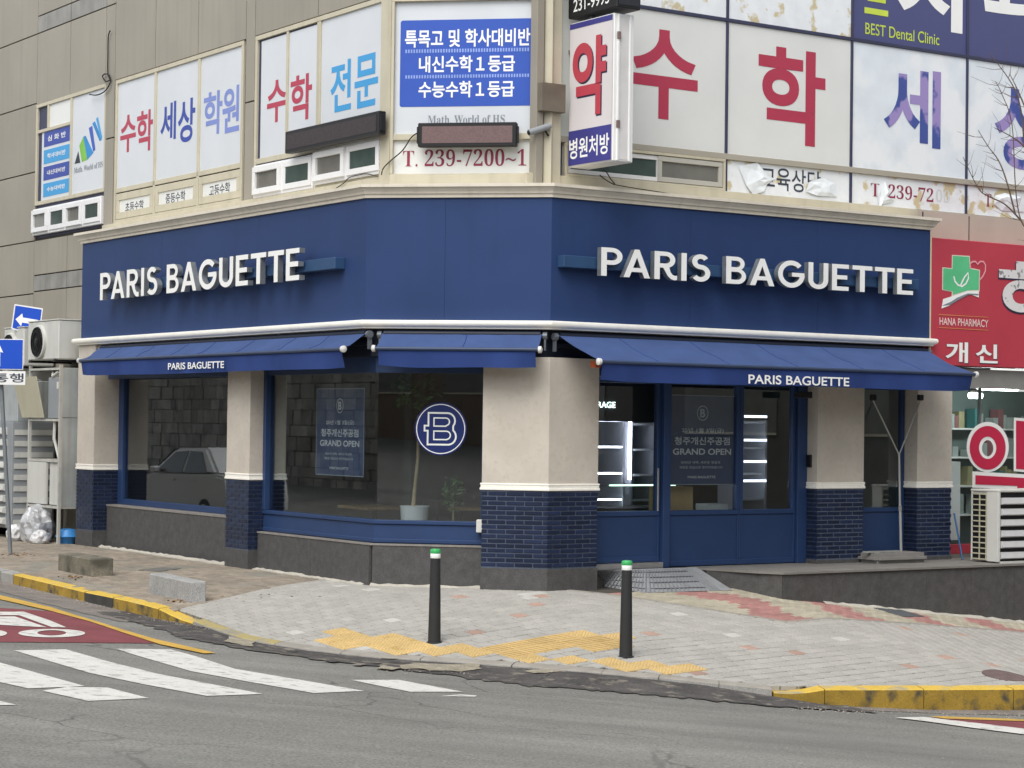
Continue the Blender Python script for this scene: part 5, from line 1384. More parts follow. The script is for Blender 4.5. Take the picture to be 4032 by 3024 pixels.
dec([(3829, 1856), (4078, 1870), (4078, 2020), (3998, 2016), (3998, 1926), (3829, 1920)], WHITE, -.2915); dec([(3841, 1871), (4068, 1884), (4068, 2010), (4006, 2007), (4006, 1913), (3841, 1907)], PHRED2, -.285)
# --- terrace things
def box_thing(name, label, cat, m, F, s0, s1, n0, n1, z0, z1, bevel=.01, group=None):
    o = M().box(F, s0, s1, n0, n1, z0, z1).build(name, m, None, bevel, loc=F.p((s0 + s1) / 2, (n0 + n1) / 2, z0)); return tag(o, label, cat, group)
# outdoor unit with louvres
TZ = .197
p_ = hitz(3930, 2219, TZ); sA = (V2(p_.x, p_.y) - FRt.a).dot(FRt.d); nA = (V2(p_.x, p_.y) - FRt.a).dot(FRt.n)
nB = n_for(FRt, sA, 3822, 2205); zA = on(FRt, nA, 3930, 1938)[1]
T = thing('outdoor_unit', 'grey air conditioner unit with wide white louvres standing on the right terrace', 'air conditioner', FRt.p(sA + .6, (nA + nB) / 2, TZ))
mbox('casing', ACW, T, FRt, sA + .012, sA + 1.6, nB + .01, nA - .03, TZ + .03, zA, .01)
mbox('top_cover', ACW, T, FRt, sA - .01, sA + 1.62, nB - .01, nA, zA, zA + .035, .008)
FA = sideL(FRt, sA, -nB); wA = nA - nB
mbox('corner_post', ACW, T, FA, wA * .58, wA - .005, -.05, .006, TZ + .02, zA, .006)
mbox('corner_post', ACW, T, FA, 0, .03, -.05, .006, TZ + .02, zA, .006)
mbox('side_dark_sheet', BLACKP, T, FA, .03, wA * .58, -.012, -.006, TZ + .05, zA - .03)  # black sheet behind the bars, shade inside the grille put into colour
N = 12
for k in range(N + 1):
    z = TZ + .05 + (zA - TZ - .09) * k / N; mbox('grille_bar', ACB, T, FA, .02, wA * .58, -.006, .006, z - .009, z + .009)
for x in (.03 + wA * .26, wA * .56): mbox('grille_bar', ACB, T, FA, x - .008, x + .008, -.006, .008, TZ + .04, zA - .02)
lv = 6
for k in range(lv):
    z = TZ + .06 + (zA - TZ - .09) * k / lv; h = (zA - TZ - .09) / lv
    g = M(); g.prism([FRt.p(sA + .07, nA - .03, z), FRt.p(sA + .07, nA + .03, z + h * .12), FRt.p(sA + .07, nA + .015, z + h * .62), FRt.p(sA + .07, nA - .03, z + h * .66)], Vector((FRt.d.x, FRt.d.y, 0)) * 1.5)
    g.build('louvre', mat('grey_white_louvre', 'c6c6c6', .45, .04, 3, streak=.2), T)
mbox('louvre_back', BLACKP, T, FRt, sA + .05, sA + 1.6, nA - .05, nA - .029, TZ + .03, zA - .01)
mbox('foot', ACW, T, FRt, sA + .05, sA + 1.55, nA - .1, nA + .02, TZ, TZ + .028)
# blue pole leaning by the pillar
T0 = hitz(3790, 2206, TZ); st = (V2(T0.x, T0.y) - FRt.a).dot(FRt.n)
o = M().tube([T0 + Vector((0, 0, .012)), FRt.p(7.66, .02, on(FRt, .02, 3741, 2060)[1] + .15)], .014, 8).build('broom_stick', mat('blue_stick', '2f5f8f', .4), None, loc=T0)
tag(o, 'thin blue stick leaning on the pillar beside the louvred air conditioner', 'stick')
# awning prop: grey ballast base with Y-shaped pole
bp = hitz(3540, 2205, TZ); nb = .2; sb = on(FRt, nb, 3540, 2190)[0]
T = thing('awning_prop_stand', 'grey weighted base carrying a slim Y shaped pole in front of the narrow window', 'stand', FRt.p(sb, nb, TZ))
PLG = mat('grey_ballast_plastic', '86837f', .6, .08, 4)
sL_, _ = on(FRt, nb, 3415, 2200); sR_, _ = on(FRt, nb, 3618, 2200)
hw = (sR_ - sL_) / 2; cb = (sL_ + sR_) / 2
b_ = M(); b_.box(FRt, cb - hw, cb + hw, nb - .28, nb + .22, TZ, TZ + .15); b_.build('ballast_base', PLG, T, bevel=.055, seg=4, smooth=True)
for k in range(5):
    x = cb - hw + .14 + k * (2 * hw - .28) / 4; M().box(FRt, x - .012, x + .012, nb - .2, nb + .14, TZ + .1, TZ + .158).build('base_rib', PLG, T, bevel=.006)
POLE = mat('pale_aluminium_pole', 'a9aaa6', .4, .05, 4, metal=.3)
zY = on(FRt, nb, 3540, 1788)[1]; sY = on(FRt, nb, 3540, 1788)[0]; sP = on(FRt, nb, 3548, 2175)[0]
M().tube([FRt.p(sP, nb, TZ + .12), FRt.p((sP + sY) / 2, nb, (TZ + zY) / 2)], .021, 10).build('pole', POLE, T, smooth=True)
M().tube([FRt.p((sP + sY) / 2, nb, (TZ + zY) / 2 - .05), FRt.p(sY, nb, zY)], .017, 10).build('pole', POLE, T, smooth=True)
M().tube([FRt.p((sP + sY) / 2, nb, (TZ + zY) / 2 - .04), FRt.p((sP + sY) / 2, nb, (TZ + zY) / 2 + .04)], .027, 10).build('clamp', PLG, T)
for (u, v) in ((3438, 1577), (3624, 1577)):
    a = on(FRt, nb, u, v); M().tube([FRt.p(sY, nb, zY - .01), FRt.p(a[0], nb, a[1])], .011, 8).build('arm', POLE, T)
    M().box(FRt, a[0] - .05, a[0] + .05, nb - .03, nb + .03, a[1], a[1] + .09).build('head', BLACKP, T, bevel=.01)
a = on(FRt, nb + .1, 3397, 2166)
M().box(FRt, cb - hw - .08, cb + .1, nb - .02, nb + .03, TZ + .156, TZ + .18).build('spare_bar', POLE, T)
# small devices
def dev(name, label, F, n, tl, br, dep, m, cat):
    a, b, c, d = rect(F, n, tl, br); return box_thing(name, label, cat, m, F, a, b, n - dep, n, c, d, .008)
dev('floodlight', 'black floodlight under the awning beside the entrance doors', FRt, .1, (3148, 1541), (3200, 1568), .12, BLACKP, 'light')
o = box_thing('socket_box', 'small white outlet box on the navy panel beside corner pillar', 'outlet', CAPW, FC, on(FC, -.15, 1875, 2070)[0], 1.648, -.23, -.14, on(FC, -.15, 1885, 2098)[1], on(FC, -.15, 1885, 2046)[1], .012)
a = on(FRt, -.15, 3170, 1840)[1]; b = on(FRt, -.15, 3170, 1791)[1]
fs_ = sideL(FRt, 4.84, .42); o = box_thing('keypad', 'black door keypad on the pillar side right of the doors', 'keypad', BLACKP, fs_, .17, .3, 0, .03, a, b, .006)
o = dev('orange_bracket', 'orange bracket at the left end of the entrance awning', FRt, .55, (2344, 1420), (2366, 1448), .12, mat('orange_plastic', 'b4552c', .5), 'bracket')
# entrance ramp
T0 = FRt.p(.86, -.12, .205); T1 = FRt.p(2.66, -.1, .203); B0 = hit(G, 2240, 2296); B1 = hit(G, 2885, 2327); Bm = hit(G, 2543, 2337)
rp = thing('entrance_ramp', 'ribbed grey metal ramp leading up to the entrance door', 'ramp', (T0 + T1 + B0 + B1) / 4)
RAMP = mat('ramp_checker_plate', '999b9d', .5, .12, 6, metal=.1, bump=.5, bscale=45)
g = M(); top = [T0, T1, B1 + Vector((0, 0, .012)), Bm + Vector((0, 0, .012)), B0 + Vector((0, 0, .012))]
g.prism([p - Vector((0, 0, .02)) for p in top], (0, 0, .02)); g.f[0] = g.f[0]
# fan-triangulated so the warped plate stays watertight
g = M(); N = 10
def rpt(a, b, dz=0.0):
    up_ = T0.lerp(T1, a); lo_ = (B0.lerp(Bm, a * 2) if a < .5 else Bm.lerp(B1, a * 2 - 1)) + Vector((0, 0, .012))
    q = up_.lerp(lo_, b); return q + Vector((0, 0, dz))
g.v = [rpt(i / N, j / N) for j in range(N + 1) for i in range(N + 1)]
g.f = [(j * (N + 1) + i, j * (N + 1) + i + 1, (j + 1) * (N + 1) + i + 1, (j + 1) * (N + 1) + i) for j in range(N) for i in range(N)]; g.mi = [0] * len(g.f)
for (i0, j0, i1, j1) in ((0, 0, 0, N), (N, 0, N, N)):
    pts = [rpt(i0 / N, j / N) for j in range(N + 1)]; g.add(pts + [p - Vector((0, 0, .5)) for p in pts], [(j, j + 1, N + 2 + j, N + 1 + j) for j in range(N)])
g.build('plate', RAMP, rp)
GRV = mat('dark_ramp_strip', '4b4c50', .6)
for k, b in enumerate((.16, .38, .6, .85)):
    g = M(); A = [.2 + .02 * k + (.66 - .02 * k) * q / 8 for q in range(9)]
    g.v = [rpt(a, bb, dz) for a in A for bb, dz in ((b, 0), (b, .008), (b + .03, .008), (b + .03, 0))]
    g.f = [(4 * q + e, 4 * q + 4 + e, 4 * q + 5 + e, 4 * q + 1 + e) for q in range(8) for e in range(3)]; g.mi = [0] * len(g.f)
    g.build('grip_strip', GRV, rp)
NUBM = M()
for i in range(2, 38):
    for j in range(1, 18):
        q = rpt(i / 40, j / 18); a = .016
        NUBM.add([q + Vector((-a, 0, 0)), q + Vector((0, -a * 2, 0)), q + Vector((a, 0, 0)), q + Vector((0, a * 2, 0)), q + Vector((0, 0, .012))], [(0, 1, 4), (1, 2, 4), (2, 3, 4), (3, 0, 4)])
o = NUBM.build('tread_stud', RAMP, rp); o['kind'] = 'stuff'
# --- round emblem on the corner window
T = thing('round_emblem_sign', 'round navy sign with white outlined letter B on the corner glass', 'sign', FC.p(on(FC, -.28, 1735, 1689)[0], -.29, 2.0))
cs, cz = on(FC, -.27, 1735, 1689); rr = on(FC, -.27, 1838, 1689)[0] - cs
EMB = mat('emblem_navy', '1d2c66', .35, .04)
M().lathe(FC.p(cs, -.297, cz), [(rr, 0), (rr, .02), (rr - .006, .024)], 40, (FC.n.x, FC.n.y, 0)).build('disc', EMB, T)
def ringm(r0, r1, n, m, name):
    g = M(); K = 48; g.v = [FC.p(cs + r * math.cos(2 * math.pi * k / K), n, cz + r * math.sin(2 * math.pi * k / K)) for r in (r0, r1) for k in range(K)]
    g.f = [(k, (k + 1) % K, K + (k + 1) % K, K + k) for k in range(K)]; g.mi = [0] * K; return g.build(name, m, T)
ringm(rr - .022, rr - .034, -.2705, WHITE, 'ring')
ec = mat('emblem_white', 'e9ece6', .4)
def loop(pts, w, n):
    Pz = [(cs + (x - 1302) / 170 * rr, cz + (480 - y) / 170 * rr) for x, y in pts]; h = len(Pz)
    out, inn = [], []
    for i in range(h):
        a = Vector(Pz[i - 1]); p = Vector(Pz[i]); b = Vector(Pz[(i + 1) % h]); d1 = (p - a).normalized(); d2 = (b - p).normalized()
        n1 = Vector((-d1.y, d1.x)); n2 = Vector((-d2.y, d2.x)); m = (n1 + n2).normalized(); k = w / max(.35, m.dot(n1))
        out.append(p + m * k); inn.append(p - m * k)
    g = M(); g.v = [FC.p(q.x, n, q.y) for q in out + inn]; g.f = [(i, (i + 1) % h, h + (i + 1) % h, h + i) for i in range(h)]; g.mi = [0] * h
    g.build('letter_outline', ec, T)
ar = lambda cx, cy, r, a0, a1: [(x, 2 * cy - y) for x, y in arc(cx, cy, r, a0, a1, 8)]
loop([(1222, 378), (1345, 378)] + ar(1345, 428, 50, 80, -40) + ar(1350, 528, 52, 50, -80) + [(1345, 580), (1218, 580), (1218, 492), (1197, 492), (1197, 460), (1222, 460)], .012, -.2700)
loop([(1258, 410), (1335, 410)] + ar(1335, 434, 24, 80, -80) + [(1335, 462), (1258, 462)], .009, -.2700)
loop([(1258, 494), (1340, 494)] + ar(1340, 520, 26, 80, -80) + [(1340, 548), (1258, 548)], .009, -.2700)
# --- opening posters behind the glass
PBG = mat('poster_navy', '3d4d70', .5, .06, 3); PTX = mat('poster_print', 'dcdee0', .5)
PED = mat('poster_edge', '9aa0a6', .5)
def poster(F, n, tl, br, label):
    s0, s1, z0, z1 = rect(F, n, tl, br)
    T = thing('opening_poster', label, 'poster', F.p((s0 + s1) / 2, n, z0), 'opening posters')
    mbox('sheet', PBG, T, F, s0, s1, n - .012, n, z0, z1); frame_rect2(F, n, s0, s1, z0, z1, T)
    w, h = s1 - s0, z1 - z0; X = lambda t: s0 + w * t; Zp = lambda t: z1 - h * t
    L = lambda t, a, b, y0, y1, bold: text(t, PTX, T, F, n + .004, X(a), X(b), Zp(y1), Zp(y0), bold)
    L('25년 1월 3일(금)', .21, .80, .365, .425, .012); L('청주개신주공점', .11, .89, .465, .555, .02); L('GRAND OPEN', .09, .91, .595, .665, .022)
    L('2025년 새해, 새로운 얼굴로', .2, .76, .735, .765, .0); L('새로운 모습으로 맞이하겠습니다', .18, .79, .79, .82, .0); L('PARIS BAGUETTE', .30, .69, .9, .927, .012)
    g = M(); K = 28; cx, cz2, r = X(.5), Zp(.20), h * .085
    g.v = [F.p(cx + q * .95 * math.cos(2 * math.pi * k / K), n + .004, cz2 + q * math.sin(2 * math.pi * k / K)) for q in (r, r * .88) for k in range(K)]
    g.f = [(k, (k + 1) % K, K + (k + 1) % K, K + k) for k in range(K)]; g.mi = [0] * K; g.build('emblem_ring', PTX, T)
    text('B', PTX, T, F, n + .004, cx - r * .42, cx + r * .42, cz2 - r * .55, cz2 + r * .55, .02, 'emblem_letter')
def frame_rect2(F, n, s0, s1, z0, z1, par):
    e = .012
    mbox('hem', PED, par, F, s0, s1, n, n + .002, z1 - e, z1); mbox('hem', PED, par, F, s0, s1, n, n + .002, z0, z0 + e)
    mbox('hem', PED, par, F, s0, s0 + e, n, n + .002, z0 + e, z1 - e); mbox('hem', PED, par, F, s1 - e, s1, n, n + .002, z0 + e, z1 - e)
poster(FRt, -.33, (2626, 1553), (2901, 1908), 'grand opening poster hanging in the entrance doors above the cardboard box')
poster(FL, -.34, (1248, 1530), (1431, 1879), 'grand opening poster behind the corner window left of the round emblem')
# ------------------------------------------------------------------ inside the shop
def table(F, s, n, w, d, label):
    T = thing('cafe_table', label, 'table', F.p(s, n, .2), 'shop tables')
    mbox('table_top', WOOD, T, F, s - w / 2, s + w / 2, n - d / 2, n + d / 2, .92, .96, .004)
    M().tube([F.p(s, n, .22), F.p(s, n, .92)], .03, 8).build('leg', BLACKP, T); mbox('foot', BLACKP, T, F, s - .2, s + .2, n - .2, n + .2, .2, .225)
table(FL, 8.0, -1.3, .9, .7, 'wooden cafe table behind the left corner glass')
table(FC, 1.2, -2.6, .9, .7, 'wooden cafe table deep inside behind the round emblem')
def chair(F, s, n, label):
    T = thing('cafe_chair', label, 'chair', F.p(s, n, .2), 'shop chairs')
    mbox('seat', INTD, T, F, s - .2, s + .2, n - .2, n + .2, .62, .66, .01)
    for a in (-.18, .18):
        for b in (-.18, .18): M().tube([F.p(s + a, n + b, .2), F.p(s + a * .9, n + b * .9, .63)], .012, 6).build('leg', BLACKP, T)
    mbox('backrest', INTD, T, F, s - .2, s + .2, n - .22, n - .19, .8, 1.05, .01)
    for a in (-.18, .18): M().tube([F.p(s + a, n - .19, .63), F.p(s + a, n - .205, 1.04)], .012, 6).build('back_post', BLACKP, T)
chair(FL, 8.0, -2.1, 'dark cafe chair behind the wooden table'); chair(FC, .6, -2.9, 'dark cafe chair near the round emblem')
LEAF = mat('dark_green_leaf', '3f5f35', .5, .3, 9, island=.35); TRUNK = mat('pale_trunk_bark', '9c8a6c', .8, .2, 8)
def leaf_cloud(c, rad, cnt, size, seedv):
    rnd = random.Random(seedv); g = M()
    for _ in range(cnt):
        d = Vector((rnd.gauss(0, 1), rnd.gauss(0, 1), rnd.gauss(0, 1))).normalized() * rnd.random() ** .4
        p = Vector(c) + Vector((d.x * rad[0], d.y * rad[1], d.z * rad[2]))
        a = Vector((rnd.gauss(0, 1), rnd.gauss(0, 1), rnd.gauss(0, .6))).normalized(); b = a.cross(Vector((rnd.gauss(0, 1), rnd.gauss(0, 1), rnd.gauss(0, 1)))).normalized(); L = size * rnd.uniform(.6, 1.3)
        g.add([p - a * L, p + b * L * .4, p + a * L, p - b * L * .4 + Vector((0, 0, .004))], [(0, 1, 2), (0, 2, 3)])
    return g
sp_, zp_ = on(FC, -.75, 1632, 1992)
T = thing('potted_tree', 'slender pale trunk tree in a round white pot behind the emblem window', 'plant', FC.p(sp_, -.75, .2))
M().lathe(FC.p(sp_, -.75, .2), [(.14, 0), (.2, zp_ - .22), (.21, zp_ - .2)], 20).build('pot', WHITEP, T, smooth=True)
M().tube([FC.p(sp_ - .02, -.75, zp_ - .03), FC.p(sp_ + .0, -.76, 1.3), FC.p(sp_ + .04, -.75, 1.7), FC.p(sp_ + .03, -.78, 2.3)], .03, 8, .018).build('trunk', TRUNK, T, smooth=True)
leaf_cloud(FC.p(sp_, -.8, 2.65), (.4, .35, .3), 160, .07, 4).build('crown', LEAF, T)
s_, z_ = on(FC, -.6, 1786, 1940)
T = thing('potted_plant', 'low leafy green plant beside the corner pillar inside the glass', 'plant', FC.p(s_, -.6, .2))
M().lathe(FC.p(s_, -.6, .2), [(.1, 0), (.15, .3), (.16, .45)], 16).build('pot', INTD, T, smooth=True)
leaf_cloud(FC.p(s_, -.6, z_), (.17, .15, .26), 170, .05, 5).build('foliage', LEAF, T)
M().tube([FC.p(s_, -.6, .6), FC.p(s_, -.6, z_)], .012, 6).build('stem', TRUNK, T)
# lit display fridge seen through the door
def shelves(F, s0, s1, n0, n1, z0, z1, k, label, lit, cat='shelf', name='display_fridge'):
    T = thing(name, label, cat, F.p((s0 + s1) / 2, n0, z0))
    CAB = mat('fridge_white', 'c9ccd4', .35, .03); SHM = mat('fridge_shelf', 'd9dce2', .2, .02)
    mbox('back_panel', CAB, T, F, s0, s1, n0 - .04, n0, z0, z1); mbox('side_panel', CAB, T, F, s0 - .04, s0, n0 - .04, n1, z0, z1); mbox('side_panel', CAB, T, F, s1, s1 + .04, n0 - .04, n1, z0, z1)
    for q in range(k):
        z = z0 + .1 + (z1 - z0 - .15) * q / (k - 1); mbox('shelf_board', SHM, T, F, s0 + .005, s1 - .005, n0 + .005, n1 - .02, z, z + .03)
        if lit: mbox('shelf_light', LEDW, T, F, s0 + .02, s1 - .02, n1 - .018, n1 - .008, z + .004, z + .022)
    return T
sx = on(FRt, -1.9, 2480, 1750)[0]
T = shelves(FRt, sx - 1.0, sx - .12, -2.6, -1.9, .2, 2.3, 6, 'lit open display fridge seen through the left door glass', True, 'fridge')
T = shelves(FRt, sx + .08, sx + .62, -2.6, -1.95, .2, 2.25, 6, 'tall white shelf case beside the vertical light strip', False, 'shelf', 'display_case')
o = box_thing('light_strip', 'vertical white light strip glowing behind the entrance door', 'light', LEDW, FRt, sx - .03, sx + .01, -1.9, -1.87, on(FRt, -1.88, 2480, 1888)[1], on(FRt, -1.88, 2480, 1640)[1], .002)
# glass counter
T = thing('glass_counter', 'low glass display counter behind the entrance door', 'counter', FRt.p(sx - .3, -1.2, .2))
mbox('cabinet', INTD, T, FRt, sx - 1.0, sx + .15, -1.6, -1.1, .2, 1.0); mbox('glass_top', GLASSP, T, FRt, sx - 1.0, sx + .2, -1.6, -1.05, 1.03, 1.32)
mbox('light_edge', lamp_mat('green_white_led', 'c9ffd9', 3.0), T, FRt, sx - 1.0, sx + .2, -1.06, -1.045, 1.325, 1.345)
# menu light box
T = thing('menu_lightbox', 'dark menu board with small lit letters above the display fridge', 'menu board', FRt.p(sx - .3, -1.85, 2.4))
a = on(FRt, -1.68, 2423, 1606); b = on(FRt, -1.68, 2423, 1583)
mbox('board', INTD, T, FRt, sx - 1.6, sx + .9, -1.85, -1.7, a[1] - .2, a[1] + .4)
text('BEVERAGE', LETLIT, T, FRt, -1.68, a[0] - .62, a[0], a[1], b[1], .006)
mbox('wood_header', WOOD, T, FRt, sx - 1.6, sx + .9, -1.9, -1.66, a[1] + .41, a[1] + .62)
s3 = on(FRt, -1.4, 2925, 1800)[0]; s4 = on(FRt, -1.4, 3012, 1800)[0]
T = shelves(FRt, s3, s4, -1.9, -1.4, .2, 2.3, 6, 'white tray rack seen through the right door glass', False, 'rack', 'tray_rack')
for q in range(4):
    z = on(FRt, -1.39, 2960, (1640, 1733, 1817, 1893)[q])[1]; mbox('tray_light', lamp_mat('tray_light', 'eef2ff', 2.2) if q == 0 else bpy.data.materials['tray_light'], T, FRt, s3, s4, -1.38, -1.36, z - .018, z + .018)
a, b, c, d = rect(FRt, -.5, (2622, 1917), (2729, 2024))
box_thing('cardboard_box', 'brown cardboard box behind the door glass under the poster', 'box', CARD, FRt, a, b, -.9, -.5, c - .05, d, .006)
box_thing('low_shelf', 'low dark counter behind the door glass holding the cardboard box', 'counter', INTD, FRt, 2.35, 4.6, -1.1, -.45, .2, c - .052, .004)
a, b, c2_, d = rect(FRt, -.6, (2790, 1985), (2868, 2024))
box_thing('paper_stack', 'stack of white papers behind the door glass', 'papers', FILMG, FRt, a, b, -.9, -.6, c - .05, d, .004)
# pharmacy inside
PHW = mat('pharmacy_cabinet', '6c7a78', .6, .05)
s_a = on(FRt, -.5, 3743, 1900)[0]; s_b = on(FRt, -.5, 3782, 1900)[0]
box_thing('white_cabinet', 'narrow white cabinet inside the pharmacy window beside the pillar', 'cabinet', WHITEP, FRt, s_a - .1, s_b, -.8, -.5, .45, on(FRt, -.5, 3760, 1818)[1], .006)
T = thing('pharmacy_shelf', 'pale shelf wall deep inside the pharmacy', 'shelf', FRt.p(10, -3, .2))
mbox('back_panel', PHW, T, FRt, 7.7, 13.5, -3.2, -3.1, .2, 2.9)
for z in (.7, 1.2, 1.7, 2.2): mbox('shelf_board', WHITEP, T, FRt, 8.3, 13.5, -3.1, -2.8, z, z + .03)
rnd = random.Random(9); goods = [mat('pack_white', 'a9b2b0', .5), mat('pack_teal', '4d8587', .5), mat('pack_red', '94666a', .5), mat('pack_yellow', 'a59f7c', .5), mat('pack_blue', '64788f', .5)]
g = M()
for z in (.73, 1.23, 1.73, 2.23):
    x = 8.35
    while x < 13.3:
        w_ = rnd.uniform(.05, .16); g.cur = rnd.choice((0, 0, 1, 2, 3, 4)); g.box(FRt, x, x + w_ - .008, -3.05, -2.85, z, z + rnd.uniform(.12, .36)); x += w_ + (rnd.random() < .4) * .25
o = g.build('product_pack', goods, T); o['kind'] = 'stuff'
for k, (u, v, ln) in enumerate(((3855, 1522, .9), (3820, 1557, .25), (4010, 1500, .5))):
    s_, z_ = on(FRt, -1.6, u, v)
    T = thing('ceiling_lamp', ('bright fluorescent lamp inside the pharmacy next to the awning end', 'small round ceiling lamp inside the pharmacy under the awning end', 'ceiling lamp inside the pharmacy at the right picture edge')[k], 'lamp', FRt.p(s_, -1.6, z_))
    M().tube([FRt.p(s_, -1.6, z_), FRt.p(s_ + ln, -1.6, z_)], .05 if k else .06, 10).build('tube', FLUO, T)
    mbox('housing', WHITEP, T, FRt, s_, s_ + ln, -1.65, -1.55, z_ + .05, z_ + .09)
# ------------------------------------------------------------------ street things
def bollard(u, v, label):
    p = hit(G, u, v); 
    T = thing('bollard', label, 'bollard', p - Vector((0, 0, .0)), 'black bollards on the corner')
    BL = mat('black_bollard_rubber', '2c2d2e', .7, .1, 6)
    M().lathe(p - Vector((0, 0, .03)), [(.079, 0), (.077, .03), (.060, 1.02), (.058, 1.04)], 20).build('post', BL, T, smooth=True)
    M().lathe(p + Vector((0, 0, 1.008)), [(.0595, 0), (.0615, .004), (.0615, .052), (.0595, .056)], 20).build('reflective_band', mat('reflective_white', 'f4f6f6', .3, .02), T, smooth=True)
    M().lathe(p + Vector((0, 0, 1.064)), [(.0605, 0), (.063, .006), (.063, .04), (.055, .052), (.03, .056)], 20).build('cap', mat('green_reflector', '3fae63', .35, .05), T, smooth=True)
    M().lathe(p - Vector((0, 0, .012)), [(.095, 0), (.095, .018), (.08, .024)], 20).build('base_ring', BL, T)
bollard(1710, 2530, 'left black bollard with green cap, standing at the tactile tiles below the emblem window')
bollard(2464, 2586, 'right black bollard with green cap, standing in front of the entrance ramp')
def stone_block(pts, h, label, m):
    A, B, C = [hit(G, *p) for p in pts]; D = A + C - B
    zb = min(A.z, B.z, C.z, D.z) - .06
    g = M(); zt = max(A.z, B.z) + h
    low = [Vector((p.x, p.y, zb)) for p in (A, B, C, D)]; tz = [p.z + h for p in (A, B, C, D)]
    g.hexa(low + [Vector((p.x, p.y, z)) for p, z in zip((A, B, C, D), tz)])
    o = g.build('stone_block', m, None, .012, loc=(A + C) / 2); tag(o, label, 'stone block', 'granite blocks on the left walkway')
BLK1 = mat('mossy_granite_block', '726d60', .9, .2, 5, speck=.25, speck_scale=50, bump=.6, bscale=40, blotch='4f4c42', blotch_scale=3, blotch_lo=.5, blotch_hi=.65)
BLK2 = mat('grey_granite_block', '9a9a98', .85, .12, 5, speck=.25, speck_scale=60, bump=.5, bscale=40)
stone_block(((228, 2247), (361, 2273), (446, 2268)), .26, 'dark weathered granite block farther up the left kerb', BLK1)
stone_block(((585, 2336), (748, 2373), (812, 2370)), .27, 'pale granite block next to the tapered yellow kerb end', BLK2)
# --- one-way sign on a leaning post
pb = hit(G, 43, 2184); yk = pb.y
def at_y(u, v, y): k = ray(u, v); return k * (y / k.y) + Vector((0, 0, CAMZ))
T = thing('traffic_sign_post', 'leaning grey post with blue straight-ahead arrow sign and white plate', 'traffic sign', pb)
POSTM = mat('grey_sign_post', '7f8488', .5, .1, 4, metal=.2)
M().tube([pb - Vector((0, 0, .1)), at_y(6, 1526, yk), at_y(-14, 1240, yk)], .033, 10).build('post', POSTM, T, smooth=True)
Fs = Fr(V2(pb.x - 1, yk - .05), ang=R_(-4))
BSG = mat('traffic_blue', '1c4fc0', .35, .03); 
a, b, c, d = rect(Fs, 0, (-150, 1333), (91, 1456))
sp = mbox('sign_plate', WHITEP, T, Fs, a, b, -.006, 0, c, d, .002); mbox('sign_face', BSG, T, Fs, a + .012, b - .012, .0, .003, c + .012, d - .012)
cx = on(Fs, 0, -6, 1400)[0]; h = d - c
M().prism([Fs.p(cx + x * h, .0045, c + z * h) for x, z in ((-.06, .1), (.06, .1), (.06, .58), (.16, .55), (0, .88), (-.16, .55), (-.06, .58))], Vector((Fs.n.x, Fs.n.y, 0)) * -.001).build('arrow', WHITE, T)
a, b, c, d = rect(Fs, .01, (-165, 1459), (99, 1516))
mbox('text_plate', WHITEP, T, Fs, a, b, -.002, .006, c, d, .002)
text('일방통행', DGREY, T, Fs, .009, a + .06, b - .03, c + .04, d - .035, .014)
for z in (1380, 1485): M().tube([Fs.p(on(Fs, 0, 0, z)[0], -.04, on(Fs, 0, 0, z)[1] - .01), Fs.p(on(Fs, 0, 0, z)[0], -.04, on(Fs, 0, 0, z)[1] + .02)], .042, 10).build('clamp', POSTM, T)
# second sign farther back, tilted
y2 = 39.15; pz2 = at_y(110, 1250, y2); base2 = Vector((pz2.x, y2, pz2.z - .3))
T = thing('traffic_sign', 'tilted blue left arrow sign rising behind the fan unit', 'traffic sign', base2)
M().tube([pz2 + Vector((0, .03, -.1)), pz2 + Vector((.35, .5, -.1))], .02, 8).build('wall_bracket', POSTM, T)
F2 = Fr(V2(pz2.x - 1, y2 - .05), ang=0.0)
def quad_px(F, n, pts, m, name, par, th=.004): 
    P = [on(F, n, *p) for p in pts]; return M().prism([F.p(p[0], n, p[1]) for p in P], -Vector((F.n.x, F.n.y, 0)) * th).build(name, m, par)
quad_px(F2, 0, [(57, 1197), (169, 1214), (155, 1330), (44, 1294)], WHITEP, 'sign_plate', T)
quad_px(F2, .003, [(61, 1203), (164, 1219), (151, 1324), (49, 1290)], BSG, 'sign_face', T)
quad_px(F2, .006, [(61, 1257), (88, 1234), (90, 1250), (150, 1260), (146, 1279), (87, 1270), (83, 1284)], WHITE, 'arrow', T, .002)
# --- outdoor unit rack beside the left pillar
RS0, RS1, RN0, RN1 = -1.75, -.26, -.42, .27
gz = G(*p2(FL, -1, .2))
zc_t = on(FL, RN1, 228, 1436)[1]
T = thing('outdoor_unit_rack', 'tall galvanised rack with boxes and pipes beside the left pillar', 'rack', FL.p(-1, 0, gz))
IRON = mat('painted_angle_iron', 'b9b9b2', .5, .1, 5, streak=.4, streak_col='8a6b50')
for s in (RS0, RS1 - .05):
    for n in (RN0, RN1 - .05): mbox('post', IRON, T, FL, s, s + .05, n, n + .05, gz - .05, zc_t)
lv_ = [on(FL, RN1, 228, v)[1] for v in (1995, 1812, 1650)]
for z in lv_ + [zc_t - .05]: mbox('shelf', IRON, T, FL, RS0 + .002, RS1 - .002, RN0 + .002, RN1 - .002, z - .04, z)
mbox('side_panel', GALV, T, FL, RS1 - .008, RS1 + .004, RN0 - .02, RN1 - .05, lv_[0], lv_[2] + .02); mbox('side_panel', GALV, T, FL, RS1 - .008, RS1 + .004, RN0 - .02, RN1 - .05, lv_[2] + .03, zc_t - .06)
mbox('back_panel', INTD, T, FL, RS0, RS1, RN0 - .01, RN0, lv_[0], zc_t)
